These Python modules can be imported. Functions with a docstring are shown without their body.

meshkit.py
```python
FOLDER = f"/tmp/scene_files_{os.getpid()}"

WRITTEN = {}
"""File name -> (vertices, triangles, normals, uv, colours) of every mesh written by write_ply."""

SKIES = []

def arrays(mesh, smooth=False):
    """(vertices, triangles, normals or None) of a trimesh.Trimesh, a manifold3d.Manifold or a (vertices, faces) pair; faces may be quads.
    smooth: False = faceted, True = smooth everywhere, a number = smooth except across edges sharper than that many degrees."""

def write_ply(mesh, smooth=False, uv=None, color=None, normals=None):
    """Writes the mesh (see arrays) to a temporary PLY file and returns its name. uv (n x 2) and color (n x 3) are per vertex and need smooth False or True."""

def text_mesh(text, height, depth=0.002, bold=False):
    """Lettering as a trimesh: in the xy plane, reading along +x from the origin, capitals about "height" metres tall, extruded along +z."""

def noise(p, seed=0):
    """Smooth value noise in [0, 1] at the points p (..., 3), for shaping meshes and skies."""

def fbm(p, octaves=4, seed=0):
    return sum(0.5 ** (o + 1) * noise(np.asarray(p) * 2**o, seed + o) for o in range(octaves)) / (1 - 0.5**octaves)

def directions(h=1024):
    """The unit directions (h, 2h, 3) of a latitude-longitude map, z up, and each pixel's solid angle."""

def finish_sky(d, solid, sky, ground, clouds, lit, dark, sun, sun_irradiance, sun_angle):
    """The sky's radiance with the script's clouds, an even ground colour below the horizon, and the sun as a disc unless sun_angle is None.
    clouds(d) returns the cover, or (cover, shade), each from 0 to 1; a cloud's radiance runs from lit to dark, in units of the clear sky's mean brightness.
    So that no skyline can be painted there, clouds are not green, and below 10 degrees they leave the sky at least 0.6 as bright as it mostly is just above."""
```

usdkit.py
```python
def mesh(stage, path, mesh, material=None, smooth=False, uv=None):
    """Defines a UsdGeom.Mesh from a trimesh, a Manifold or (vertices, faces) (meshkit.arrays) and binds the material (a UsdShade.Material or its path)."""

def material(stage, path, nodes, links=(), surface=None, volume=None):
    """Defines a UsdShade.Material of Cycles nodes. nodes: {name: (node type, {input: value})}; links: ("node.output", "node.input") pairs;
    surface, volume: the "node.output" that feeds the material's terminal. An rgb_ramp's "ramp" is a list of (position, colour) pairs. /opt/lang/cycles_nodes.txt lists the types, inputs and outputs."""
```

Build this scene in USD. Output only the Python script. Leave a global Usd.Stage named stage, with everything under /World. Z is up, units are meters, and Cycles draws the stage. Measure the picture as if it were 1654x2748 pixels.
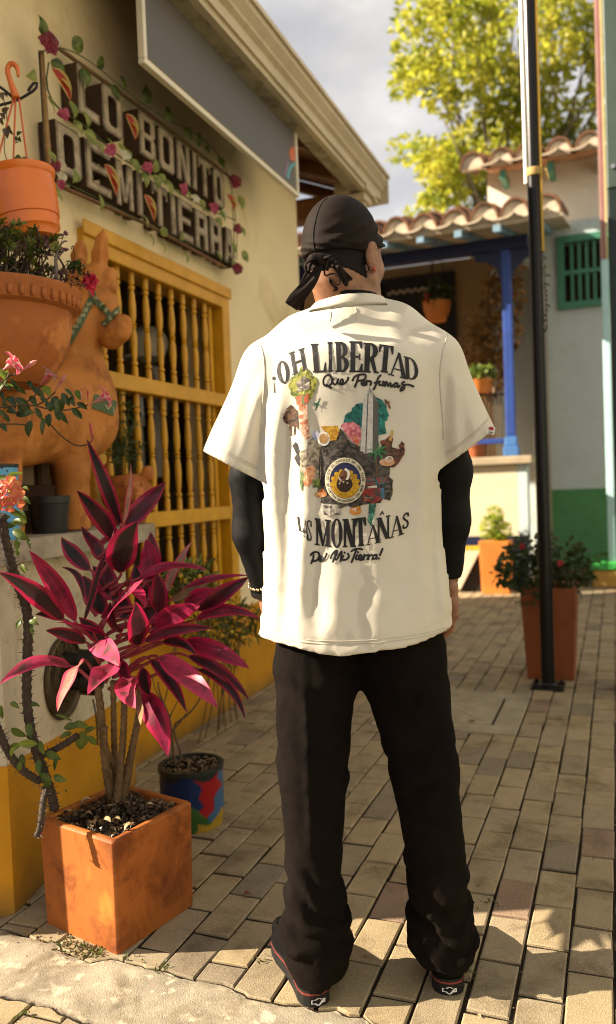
import math, random
import numpy as np, trimesh, usdkit, meshkit, shapely
import shapely.geometry as sg
from shapely import affinity
from scipy import ndimage
from scipy.interpolate import PchipInterpolator
from pxr import Usd, UsdGeom, UsdLux, Gf, Sdf, UsdShade, Vt

stage = Usd.Stage.CreateInMemory()
UsdGeom.SetStageUpAxis(stage, 'Z'); UsdGeom.SetStageMetersPerUnit(stage, 1.0)
UsdGeom.Xform.Define(stage, '/World'); UsdGeom.Scope.Define(stage, '/World/Looks')
rng = np.random.default_rng(7); random.seed(7)

# ---------------------------------------------------------------- camera (eye 1.12 m above the paving, slightly rolled phone camera)
FP, HC = 2193.0, 1.12                                   # focal length in photo pixels (photo 1654 x 2748), eye height
PITCH, ROLL, YAW = math.radians(-1.85), math.radians(-2.16), math.radians(20.7)
EXPOSURE = 1.85
_F = np.array([0, math.cos(PITCH), math.sin(PITCH)]); _R = np.array([1.0, 0, 0]); _U = np.cross(_R, _F)
CM = np.array([math.cos(ROLL)*_R + math.sin(ROLL)*_U, -math.sin(ROLL)*_R + math.cos(ROLL)*_U, _F]); EYE = np.array([0, 0, HC])
cam = UsdGeom.Camera.Define(stage, '/World/camera')
m4 = np.eye(4); m4[0, :3], m4[1, :3], m4[2, :3], m4[3, :3] = CM[0], CM[1], -CM[2], EYE
cam.AddTransformOp().Set(Gf.Matrix4d(m4.tolist()))
cam.CreateHorizontalApertureAttr(36.0); cam.CreateVerticalApertureAttr(36.0*1024/616); cam.CreateFocalLengthAttr(36.0*FP/1654)
cam.CreateFStopAttr(4.2); cam.CreateFocusDistanceAttr(1.86); cam.CreateClippingRangeAttr(Gf.Vec2f(0.05, 400))
cam.CreateExposureAttr(EXPOSURE)

# ---------------------------------------------------------------- daylight: low sun from the left, thin bright cloud
SUN_EL = math.radians(29.0); TO_SUN = np.array([-math.cos(SUN_EL), -0.02, math.sin(SUN_EL)]); TO_SUN /= np.linalg.norm(TO_SUN)
sun = UsdLux.DistantLight.Define(stage, '/World/sun')
bx_ = np.cross([0, 0, 1.0], TO_SUN); bx_ /= np.linalg.norm(bx_); by_ = np.cross(TO_SUN, bx_)
m4 = np.eye(4); m4[0, :3], m4[1, :3], m4[2, :3] = bx_, by_, TO_SUN
sun.AddTransformOp().Set(Gf.Matrix4d(m4.tolist()))
sun.CreateIntensityAttr(1.25); sun.CreateAngleAttr(0.53); sun.CreateNormalizeAttr(True); sun.CreateColorAttr(Gf.Vec3f(1.0, 0.85, 0.665))
dome = UsdLux.DomeLight.Define(stage, '/World/sky')
dm = usdkit.material(stage, '/World/Looks/sky_look', {
    'sky': ('sky_texture', {'sky_type': 'single_scattering', 'sun_disc': False, 'sun_elevation': SUN_EL, 'sun_rotation': math.atan2(TO_SUN[0], TO_SUN[1]), 'aerosol_density': 2.0}),
    'tc': ('texture_coordinate', {}),
    'map': ('mapping', {'scale': (2.2, 2.2, 4.5)}),
    'n': ('noise_texture', {'scale': 1.6, 'detail': 6.0, 'roughness': 0.55, 'distortion': 0.3}),
    'cov': ('rgb_ramp', {'ramp': [(0.30, (0.72, 0.72, 0.72)), (0.62, (1, 1, 1))]}),
    'n2': ('noise_texture', {'scale': 2.6, 'detail': 5.0}),
    'shade': ('rgb_ramp', {'ramp': [(0.30, (3.2, 3.15, 3.25)), (0.5, (4.25, 4.1, 3.98)), (0.70, (6.1, 5.8, 5.45))]}),
    'mix': ('mix', {'mix_type': 'mix'}),
    'bg': ('background_shader', {'strength': 0.052})},
    [('tc.generated', 'map.vector'), ('map.vector', 'n.vector'), ('map.vector', 'n2.vector'), ('n.fac', 'cov.fac'), ('n2.fac', 'shade.fac'), ('cov.color', 'mix.fac'),
     ('sky.color', 'mix.color1'), ('shade.color', 'mix.color2'), ('mix.color', 'bg.color')], surface='bg.background')
UsdShade.MaterialBindingAPI.Apply(dome.GetPrim()).Bind(dm)

# ---------------------------------------------------------------- points: photo pixel + distance -> place; (u, v) run across and along the alley
NU = np.array([math.cos(YAW), -math.sin(YAW), 0]); NV = np.array([math.sin(YAW), math.cos(YAW), 0])
def W(u, v, z=0.0): return NU*u + NV*v + np.array([0, 0, z])
def UV(p): p = np.asarray(p); return p @ NU, p @ NV
ZOOM = {'d': (0, 0, 1484/1654), '1': (0, 0, 1484/827), '2': (0, 500, 1484/700), '3': (0, 1100, 1484/750), '4': (0, 1800, 1484/750), '5': (0, 0, 1484/420), '6': (300, 220, 1484/400),
        'p': (700, 300, 1484/954), 't': (1000, 300, 1484/654), 'r': (1150, 1300, 1484/504), 'h': (740, 480, 1484/400), 's': (500, 750, 1484/900), 'k': (0, 600, 1315/320), 'f': (700, 2400, 1484/650),
        'a': (710, 890, 1484/440), 'b': (710, 1160, 1484/440), 'c': (0, 1200, 1085/220), 'g': (80, 1680, 1484/240), 'm': (0, 500, 1444/480), 'w': (280, 1150, 1484/380)}
def ray(zk, a, b):
    ox, oy, s = ZOOM[zk]
    return np.array([(ox + a/s - 827)/FP, -(oy + b/s - 1374)/FP, 1.0]) @ CM
def at(zk, a, b, Y): d = ray(zk, a, b); return EYE + d*(Y/d[1])
def gnd(zk, a, b, z=0.0): d = ray(zk, a, b); return EYE + d*((z - HC)/d[2])
def on_u(zk, a, b, u): d = ray(zk, a, b); return EYE + d*(u/(d @ NU))
def on_v(zk, a, b, v): d = ray(zk, a, b); return EYE + d*(v/(d @ NV))

# ---------------------------------------------------------------- prims
COUNT, LOC = {}, {}
def numbered(parent, name):
    k = (parent, name); n = COUNT.get(k, 0); COUNT[k] = n + 1
    return f'{parent}/{name}' if n == 0 else f'{parent}/{name}_{n:03d}'
def tag(prim, label=None, cat=None, group=None, kind=None):
    for k, v in (('label', label), ('category', cat), ('group', group), ('kind', kind)):
        if v: prim.SetCustomDataByKey(k, v)
def thing(name, label, cat, loc=(0, 0, 0), group=None, kind=None):
    path = numbered('/World', name); x = UsdGeom.Xform.Define(stage, path); x.AddTranslateOp().Set(Gf.Vec3d(*map(float, loc)))
    LOC[path] = np.asarray(loc, float); tag(x.GetPrim(), label, cat, group, kind)
    return path
def part(parent, name, mesh, mat, smooth=False, uv=None, color=None, label=None, kind=None):
    """one Mesh prim under a thing or a part; mesh is given in world coordinates"""
    path = numbered(parent, name); off = LOC.get(parent, np.zeros(3)); LOC[path] = off
    v, f = (np.asarray(mesh[0], float), np.asarray(mesh[1], int)) if isinstance(mesh, tuple) else (np.asarray(mesh.vertices), np.asarray(mesh.faces))
    if f.shape[1] == 4: f = np.vstack([f[:, [0, 1, 2]], f[:, [0, 2, 3]]])
    if uv is not None or color is not None: smooth = bool(smooth)
    m = usdkit.mesh(stage, path, (v - off, f), mat, smooth=smooth, uv=uv)
    if color is not None:
        UsdGeom.PrimvarsAPI(m).CreatePrimvar('tint', Sdf.ValueTypeNames.Color3fArray, 'vertex').Set(Vt.Vec3fArray.FromNumpy(np.asarray(color, np.float32)))
    tag(m.GetPrim(), label, None, None, kind)
    return path
def single(name, mesh, mat, label=None, cat=None, group=None, kind=None, **kw):
    path = part('/World', name, mesh, mat, **kw); tag(stage.GetPrimAtPath(path), label, cat, group, kind); return path
def struct(name, mesh, mat, **kw): return single(name, mesh, mat, kind='structure', **kw)

# ---------------------------------------------------------------- meshes
class MB:
    def __init__(s): s.v, s.f, s.uv, s.n = [], [], [], 0
    def add(s, v, f, uv=None):
        v = np.asarray(v, float); f = np.asarray(f, int)
        if f.shape[1] == 4: f = np.vstack([f[:, [0, 1, 2]], f[:, [0, 2, 3]]])
        s.v.append(v); s.f.append(f + s.n); s.n += len(v); s.uv.append(np.zeros((len(v), 2)) if uv is None else np.asarray(uv)); return s
    def box(s, o, ax, ay, az, bev=0.0):
        """box from corner o along three edge vectors; bev chamfers the edges"""
        o, ax, ay, az = (np.asarray(q, float) for q in (o, ax, ay, az))
        if bev <= 0:
            c = [o + i*ax + j*ay + k*az for k in (0, 1) for j in (0, 1) for i in (0, 1)]
            return s.add(c, [[0, 2, 3, 1], [4, 5, 7, 6], [0, 1, 5, 4], [2, 6, 7, 3], [0, 4, 6, 2], [1, 3, 7, 5]])
        L = [np.linalg.norm(q) for q in (ax, ay, az)]; E = [q/l for q, l in zip((ax, ay, az), L)]; c = o + (ax + ay + az)/2
        pts = []
        for i in (-1, 1):
            for j in (-1, 1):
                for k in (-1, 1):
                    sg_ = (i, j, k)
                    for a in range(3):
                        pts.append(c + sum(E[b]*sg_[b]*(L[b]/2 - (0 if b == a else bev)) for b in range(3)))
        h = trimesh.Trimesh(np.array(pts)).convex_hull
        return s.add(h.vertices, h.faces)
    def tube(s, pts, r, sides=8, cap=True, flat=None):
        p = np.asarray(pts, float); r = np.broadcast_to(np.asarray(r, float), (len(p),))
        t = np.gradient(p, axis=0); t /= np.linalg.norm(t, axis=1, keepdims=True) + 1e-12
        a = np.cross(t[0], [0, 0, 1.0] if abs(t[0][2]) < 0.9 else [1.0, 0, 0]); a /= np.linalg.norm(a)
        A = [a]
        for i in range(1, len(p)):
            a = A[-1] - t[i]*(A[-1] @ t[i]); A.append(a/(np.linalg.norm(a) + 1e-12))
        A = np.array(A); B = np.cross(t, A); an = np.arange(sides)*2*np.pi/sides
        v = p[:, None] + r[:, None, None]*(np.cos(an)[None, :, None]*A[:, None] + np.sin(an)[None, :, None]*B[:, None])
        i, j = np.meshgrid(np.arange(len(p)-1), np.arange(sides), indexing='ij')
        q = np.stack([i*sides + j, i*sides + (j+1) % sides, (i+1)*sides + (j+1) % sides, (i+1)*sides + j], -1).reshape(-1, 4)
        V = v.reshape(-1, 3); F = np.vstack([q[:, [0, 1, 2]], q[:, [0, 2, 3]]])
        if cap:
            n = len(V); V = np.vstack([V, p[0], p[-1]]); k = np.arange(sides); e = (len(p)-1)*sides
            F = np.vstack([F, np.stack([np.full(sides, n), (k+1) % sides, k], 1), np.stack([np.full(sides, n+1), e + k, e + (k+1) % sides], 1)])
        return s.add(V, F)
    def lathe(s, prof, o, n=24, axis=None, arc=None):
        """profile of (radius, height) turned about a vertical axis through o (or about axis)"""
        prof = np.asarray(prof, float); o = np.asarray(o, float); z = np.array([0, 0, 1.0]) if axis is None else np.asarray(axis, float)/np.linalg.norm(axis)
        x = np.cross(z, [0, 1.0, 0] if abs(z[1]) < 0.9 else [1.0, 0, 0]); x /= np.linalg.norm(x); y = np.cross(z, x)
        an = np.arange(n)*2*np.pi/n
        v = o + prof[:, None, 1:2]*z + prof[:, None, 0:1]*(np.cos(an)[None, :, None]*x + np.sin(an)[None, :, None]*y)
        i, j = np.meshgrid(np.arange(len(prof)-1), np.arange(n), indexing='ij')
        q = np.stack([i*n + j, i*n + (j+1) % n, (i+1)*n + (j+1) % n, (i+1)*n + j], -1).reshape(-1, 4)
        return s.add(v.reshape(-1, 3), q)
    def poly(s, p2, o, ex, ey, depth, n=None):
        """shapely polygon in the plane (o, ex, ey), extruded by depth along ex x ey"""
        ez = np.cross(ex, ey)
        for g in getattr(p2, 'geoms', [p2]):
            if g.is_empty or g.area < 1e-9: continue
            m = trimesh.creation.extrude_polygon(g, depth, engine='earcut')
            v = m.vertices; s.add(np.asarray(o) + v[:, :1]*ex + v[:, 1:2]*ey + v[:, 2:]*ez, m.faces)
        return s
    def ell(s, c, r, sub=2, rot=None):
        m = trimesh.creation.icosphere(sub); v = m.vertices*np.asarray(r)
        if rot is not None: v = v @ rot.T
        return s.add(v + np.asarray(c), m.faces)
    def mesh(s): return (np.vstack(s.v), np.vstack(s.f))
    def uvs(s): return np.vstack(s.uv)
def bez(*p, n=12):
    """smooth curve through the given points"""
    p = np.array(p, float); t = np.r_[0, np.cumsum(np.linalg.norm(np.diff(p, axis=0), axis=1))]
    from scipy.interpolate import CubicSpline
    q = np.linspace(0, t[-1], n)
    return CubicSpline(t, p)(q) if len(p) > 2 else p[0] + (p[1]-p[0])*(q/t[-1])[:, None]
def leaf(mb, base, mid, tip, width, up=(0, -1, 0), fold=0.25, nl=7, shape=0.9, wave=0.0, nw=2, twist=0.0, seed=0):
    """a blade along the curve base-mid-tip; uv = (across, along)"""
    c = bez(base, mid, tip, n=nl+1); t = np.gradient(c, axis=0); t /= np.linalg.norm(t, axis=1, keepdims=True) + 1e-12
    up = np.asarray(up, float); V, T = [], []
    r = np.random.default_rng(seed + 1)
    ph = r.uniform(0, 6.28, 2)
    for i in range(nl+1):
        k = i/nl; w = width/2*(math.sin(math.pi*min(1, k**shape*0.97 + 0.03)))**0.8
        if i == nl: w = 0.0006
        side = np.cross(t[i], up); side /= np.linalg.norm(side) + 1e-12; nrm = np.cross(side, t[i])
        if twist:
            a = twist*k; side, nrm = side*math.cos(a) + nrm*math.sin(a), nrm*math.cos(a) - side*math.sin(a)
        for j in range(-nw, nw+1):
            x = j/nw
            V.append(c[i] + side*w*x + nrm*(fold*w*abs(x) + wave*w*math.sin(ph[0 if x < 0 else 1] + k*9)*abs(x))); T.append(((x+1)/2, k))
    m = 2*nw + 1; F = []
    for i in range(nl):
        for j in range(m-1): F.append([i*m + j, i*m + j+1, (i+1)*m + j+1, (i+1)*m + j])
    mb.add(V, F, T)

# ---------------------------------------------------------------- signed distance fields -> smooth closed meshes
class Field:
    def __init__(s, lo, hi, h):
        s.lo = np.asarray(lo, float); s.h = h; s.n = np.ceil((np.asarray(hi) - s.lo)/h).astype(int) + 1
        s.d = np.full(s.n, 9.0, np.float32)
    def sub(s, lo, hi):
        a = np.clip(np.floor((np.asarray(lo) - s.lo)/s.h).astype(int), 0, s.n - 1); b = np.clip(np.ceil((np.asarray(hi) - s.lo)/s.h).astype(int) + 1, 1, s.n)
        sl = tuple(slice(i, max(j, i+1)) for i, j in zip(a, b))
        g = np.meshgrid(*[s.lo[k] + s.h*np.arange(sl[k].start, sl[k].stop) for k in range(3)], indexing='ij')
        return sl, g
    def put(s, fn, lo, hi, k=0.0, mode='union', pad=0.05):
        sl, (x, y, z) = s.sub(np.asarray(lo) - pad, np.asarray(hi) + pad); d = fn(x, y, z).astype(np.float32); o = s.d[sl]
        if mode == 'cut': d = -d; s.d[sl] = np.maximum(o, d) if k <= 0 else -smin(-o, -d, k)
        else: s.d[sl] = np.minimum(o, d) if k <= 0 else smin(o, d, k)
    def cone(s, a, b, ra, rb, k=0.0, flat=None, mode='union'):
        a, b = np.asarray(a, float), np.asarray(b, float); R = max(ra, rb)
        s.put(lambda x, y, z: cone_d(x, y, z, a, b, ra, rb, flat), np.minimum(a, b) - R, np.maximum(a, b) + R, k, mode)
    def ell(s, c, r, k=0.0, rot=None, mode='union'):
        c = np.asarray(c, float); r = np.asarray(r, float); R = r.max()
        def fn(x, y, z):
            p = np.stack([x - c[0], y - c[1], z - c[2]], -1)
            if rot is not None: p = p @ rot
            q = np.linalg.norm(p/r, axis=-1); g = np.linalg.norm(p/r**2, axis=-1)
            return q*(q - 1)/np.maximum(g, 1e-6)
        s.put(fn, c - R, c + R, k, mode)
    def mesh(s): return surface(s.d, s.lo, s.h)
    def val(s, p): return ndimage.map_coordinates(s.d, ((np.asarray(p) - s.lo)/s.h).T, order=1, mode='nearest')
def smin(a, b, k):
    h = np.clip(0.5 + 0.5*(b - a)/k, 0, 1); return b + (a - b)*h - k*h*(1 - h)
def cone_d(x, y, z, a, b, ra, rb, flat=None):
    ab = b - a; L2 = ab @ ab; px, py, pz = x - a[0], y - a[1], z - a[2]
    t = np.clip((px*ab[0] + py*ab[1] + pz*ab[2])/L2, 0, 1); qx, qy, qz = px - t*ab[0], py - t*ab[1], pz - t*ab[2]
    if flat is not None:                                  # (direction, factor): squeeze along a direction
        fd, ff = np.asarray(flat[0], float), flat[1]; fd = fd/np.linalg.norm(fd); e = (qx*fd[0] + qy*fd[1] + qz*fd[2])*(1/ff - 1)
        qx, qy, qz = qx + e*fd[0], qy + e*fd[1], qz + e*fd[2]
    return np.sqrt(qx*qx + qy*qy + qz*qz) - (ra + (rb - ra)*t)
def surface(d, lo, h):
    """surface nets"""
    ins = d < 0; n = np.array(d.shape)
    c = np.zeros(n - 1, np.int8)
    for i, j, k in np.ndindex(2, 2, 2): c += ins[i:n[0]-1+i, j:n[1]-1+j, k:n[2]-1+k]
    act = (c > 0) & (c < 8); idx = np.argwhere(act); num = np.full(n - 1, -1, np.int64); num[act] = np.arange(len(idx))
    acc, w = np.zeros((len(idx), 3)), np.zeros((len(idx), 1))
    corners = [np.array(q) for q in np.ndindex(2, 2, 2)]
    for a in corners:
        for ax in range(3):
            if a[ax]: continue
            b = a.copy(); b[ax] = 1
            da, db = d[tuple((idx + a).T)], d[tuple((idx + b).T)]; m = (da < 0) != (db < 0)
            t = np.where(m, da/np.where(m, da - db, 1), 0); p = a + np.outer(t, b - a); acc[m] += p[m]; w[m] += 1
    V = lo + h*(idx + acc/w); F = []
    for ax in range(3):
        a = [slice(None)]*3; b = [slice(None)]*3; a[ax] = slice(0, n[ax]-1); b[ax] = slice(1, n[ax])
        i0, i1 = ins[tuple(a)], ins[tuple(b)]; e = np.argwhere(i0 != i1); o1, o2 = [q for q in range(3) if q != ax]
        e = e[(e[:, o1] > 0) & (e[:, o2] > 0) & (e[:, o1] < n[o1]-1) & (e[:, o2] < n[o2]-1)]
        q = []
        for s1, s2 in ((0, 0), (-1, 0), (-1, -1), (0, -1)):
            k = e.copy(); k[:, o1] += s1; k[:, o2] += s2; q.append(num[tuple(k.T)])
        q = np.stack(q, 1); flip = i0[tuple(e.T)] ^ (ax == 1); q[~flip] = q[~flip][:, ::-1]; F.append(q)
    return V, np.vstack(F)

# ---------------------------------------------------------------- materials
LOOK = {}
def look(name, col, rough=0.65, var=0.18, scale=7.0, col2=None, amount=0.5, bump=0.0, bscale=60.0, dist=0.004, spec=0.4, metal=0.0, coat=0.0, spot=None, sheen=0.0, stretch=None, obj=False, low=None, dirt=None):
    """plain surface: two-tone mottling, optional finer spots, grain relief; low = (colour, height) another colour fading up from the ground"""
    if name in LOOK: return LOOK[name]
    c = np.array(col, float); d = np.array(col2, float) if col2 is not None else c*(1 - var)
    N = {'g': ('geometry', {}), 'tc': ('texture_coordinate', {}), 'mp': ('mapping', {'scale': stretch or (1, 1, 1)}),
         'n': ('noise_texture', {'scale': scale, 'detail': 6.0, 'roughness': 0.62}), 'r': ('rgb_ramp', {'ramp': [(0.5 - amount*0.36, d), (0.5 + amount*0.3, c), (1, np.minimum(c*(1 + var*0.7), 0.95))]}),
         'p': ('principled_bsdf', {'roughness': rough, 'metallic': metal, 'specular_ior_level': spec, 'coat_weight': coat, 'sheen_weight': sheen, 'sheen_roughness': 0.5})}
    Lk = [('tc.object' if obj else 'g.position', 'mp.vector'), ('mp.vector', 'n.vector'), ('n.fac', 'r.fac')]; out = 'r.color'
    if spot:                                              # (colour, scale, threshold, fac)
        N['sn'] = ('noise_texture', {'scale': spot[1], 'detail': 3.0, 'roughness': 0.6}); N['sr'] = ('rgb_ramp', {'ramp': [(spot[2], (0, 0, 0)), (spot[2] + 0.08, (spot[3],)*3)]}); N['sm'] = ('mix', {'mix_type': 'mix', 'color2': spot[0]})
        Lk += [('mp.vector', 'sn.vector'), ('sn.fac', 'sr.fac'), ('sr.color', 'sm.fac'), (out, 'sm.color1')]; out = 'sm.color'
    if dirt:
        N['dn'] = ('noise_texture', {'scale': dirt[1], 'detail': 8.0, 'roughness': 0.7, 'distortion': 0.4}); N['dr'] = ('rgb_ramp', {'ramp': [(dirt[2], (0, 0, 0)), (dirt[2] + 0.16, (dirt[3],)*3)]}); N['dm'] = ('mix', {'mix_type': 'multiply', 'color2': dirt[0]})
        Lk += [('g.position', 'dn.vector'), ('dn.fac', 'dr.fac'), ('dr.color', 'dm.fac'), (out, 'dm.color1')]; out = 'dm.color'
    if low:
        N['sx'] = ('separate_xyz', {}); N['ln'] = ('noise_texture', {'scale': 9.0, 'detail': 5.0}); N['la'] = ('math', {'math_type': 'multiply_add', 'value2': low[1]*1.2, 'value3': -low[1]*0.6}); N['ls'] = ('math', {'math_type': 'add'})
        N['lr'] = ('map_range', {'from_min': 0.0, 'from_max': low[1], 'to_min': 0.75, 'to_max': 0.0, 'clamp': True}); N['lm'] = ('mix', {'mix_type': 'mix', 'color2': low[0]})
        Lk += [('g.position', 'sx.vector'), ('g.position', 'ln.vector'), ('ln.fac', 'la.value1'), ('sx.z', 'ls.value1'), ('la.value', 'ls.value2'), ('ls.value', 'lr.value'), ('lr.result', 'lm.fac'), (out, 'lm.color1')]; out = 'lm.color'
    Lk.append((out, 'p.base_color'))
    if bump:
        N['bn'] = ('noise_texture', {'scale': bscale, 'detail': 5.0, 'roughness': 0.65}); N['b'] = ('bump', {'strength': bump, 'distance': dist})
        Lk += [('mp.vector', 'bn.vector'), ('bn.fac', 'b.height'), ('b.normal', 'p.normal')]
    LOOK[name] = usdkit.material(stage, '/World/Looks/' + name, N, Lk, surface='p.BSDF'); return LOOK[name]
def leaf_look(name, cols, edge=None, rough=0.45, trans=0.35, stripe=0.5, vein=0.0, noise=14.0, spec=0.4):
    """leaf: colours mixed by noise, a margin colour near the edges (uv.x), light shining through"""
    if name in LOOK: return LOOK[name]
    N = {'g': ('geometry', {}), 'uv': ('uvmap', {'attribute': 'st'}), 'sp': ('separate_xyz', {}), 'n': ('noise_texture', {'scale': noise, 'detail': 3.0}),
         'r': ('rgb_ramp', {'ramp': [(0.36, cols[0]), (0.62, cols[-1])] if len(cols) < 3 else [(0.34, cols[0]), (0.5, cols[1]), (0.64, cols[2])]}),
         'p': ('principled_bsdf', {'roughness': rough, 'specular_ior_level': spec}), 't': ('translucent_bsdf', {}), 'mx': ('mix_closure', {'fac': trans})}
    Lk = [('g.position', 'n.vector'), ('n.fac', 'r.fac'), ('uv.UV', 'sp.vector')]; out = 'r.color'
    if edge is not None:
        N['c'] = ('math', {'math_type': 'subtract', 'value2': 0.5}); N['ab'] = ('math', {'math_type': 'absolute'}); N['cb'] = ('combine_xyz', {}); N['sn'] = ('noise_texture', {'scale': 1.0, 'detail': 4.0, 'roughness': 0.6})
        N['my'] = ('math', {'math_type': 'multiply', 'value2': 1.4}); N['mxx'] = ('math', {'math_type': 'multiply', 'value2': 16.0}); N['sxyz'] = ('separate_xyz', {}); N['k'] = ('math', {'math_type': 'multiply_add', 'value2': stripe, 'value3': -stripe*0.5})
        N['ad'] = ('math', {'math_type': 'add'}); N['er'] = ('rgb_ramp', {'ramp': [(0.26, (0, 0, 0)), (0.38, (1, 1, 1))]}); N['em'] = ('mix', {'mix_type': 'mix', 'color2': edge}); N['gz'] = ('separate_xyz', {})
        Lk += [('sp.x', 'c.value1'), ('c.value', 'ab.value1'), ('sp.x', 'mxx.value1'), ('sp.y', 'my.value1'), ('mxx.value', 'cb.x'), ('my.value', 'cb.y'), ('g.position', 'gz.vector'), ('gz.x', 'cb.z'), ('cb.vector', 'sn.vector'),
               ('sn.fac', 'k.value1'), ('ab.value', 'ad.value1'), ('k.value', 'ad.value2'), ('ad.value', 'er.fac'), ('er.color', 'em.fac'), (out, 'em.color1')]; out = 'em.color'
    if vein:
        N['vc'] = ('math', {'math_type': 'subtract', 'value2': 0.5}); N['va'] = ('math', {'math_type': 'absolute'}); N['vr'] = ('rgb_ramp', {'ramp': [(0.0, (vein,)*3), (0.07, (0, 0, 0))]}); N['vm'] = ('mix', {'mix_type': 'mix', 'color2': np.minimum(np.array(cols[-1])*1.9, 0.9)})
        Lk += [('sp.x', 'vc.value1'), ('vc.value', 'va.value1'), ('va.value', 'vr.fac'), ('vr.color', 'vm.fac'), (out, 'vm.color1')]; out = 'vm.color'
    Lk += [(out, 'p.base_color'), (out, 't.color'), ('p.BSDF', 'mx.closure1'), ('t.BSDF', 'mx.closure2')]
    LOOK[name] = usdkit.material(stage, '/World/Looks/' + name, N, Lk, surface='mx.closure'); return LOOK[name]
def tint_look(name, rough=0.7, bump=0.0, bscale=300.0):
    N = {'a': ('attribute', {'attribute': 'tint'}), 'p': ('principled_bsdf', {'roughness': rough, 'specular_ior_level': 0.25})}; Lk = [('a.color', 'p.base_color')]
    if bump: N['g'] = ('geometry', {}); N['bn'] = ('noise_texture', {'scale': bscale, 'detail': 3.0}); N['b'] = ('bump', {'strength': bump, 'distance': 0.001}); Lk += [('g.position', 'bn.vector'), ('bn.fac', 'b.height'), ('b.normal', 'p.normal')]
    return usdkit.material(stage, '/World/Looks/' + name, N, Lk, surface='p.BSDF')
# ================================================================ the ground: earth sheet, concrete pavers, a worn concrete apron, an inspection cover
soil = look('joint_soil', (0.034, 0.026, 0.016), 0.95, 0.6, 25, bump=0.6, bscale=120, dist=0.01, spec=0.1)
struct('ground', ([[-70, -70, -0.0058], [70, -70, -0.0058], [70, 70, -0.0058], [-70, 70, -0.0058]], [[0, 1, 2, 3]]), soil)
def paver_look(i, c):
    return look(f'paver_concrete_{"abcdefgh"[i]}', (1.10*c[0], 1.12*c[1], 1.24*c[2]), 0.86, 0.2, 9, bump=0.95, bscale=330, dist=0.0035, spec=0.3, spot=((c[0]*2.0, c[1]*1.95, c[2]*1.9), 300, 0.57, 0.75), dirt=((0.42, 0.38, 0.32), 5.0, 0.5, 0.7))
PV = [paver_look(i, c) for i, c in enumerate([(0.295, 0.228, 0.122), (0.275, 0.214, 0.116), (0.32, 0.246, 0.13), (0.26, 0.206, 0.118), (0.29, 0.226, 0.13), (0.24, 0.162, 0.10), (0.215, 0.172, 0.105), (0.305, 0.234, 0.122)])]
def g2(zk, a, b): return tuple(gnd(zk, a, b)[:2])
apron_top = [g2('4', *q) for q in [(-260, 1350), (0, 1375), (120, 1398), (250, 1440), (330, 1482), (400, 1505), (480, 1540), (560, 1528), (640, 1545), (740, 1562), (820, 1590), (900, 1602), (980, 1632), (1080, 1642), (1180, 1668), (1280, 1702), (1400, 1752)]] + [g2('f', *q) for q in [(60, 655), (150, 662), (240, 668), (340, 712), (440, 708), (530, 742), (600, 752), (660, 765), (720, 800), (800, 860)]]
apron_low = [g2('4', *q) for q in [(900, 2080), (600, 1935), (480, 1876), (440, 1850), (400, 1835), (330, 1800), (255, 1772), (180, 1752), (90, 1738), (0, 1725), (-260, 1690)]]
apron = sg.Polygon(apron_top + apron_low).buffer(0)
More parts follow.
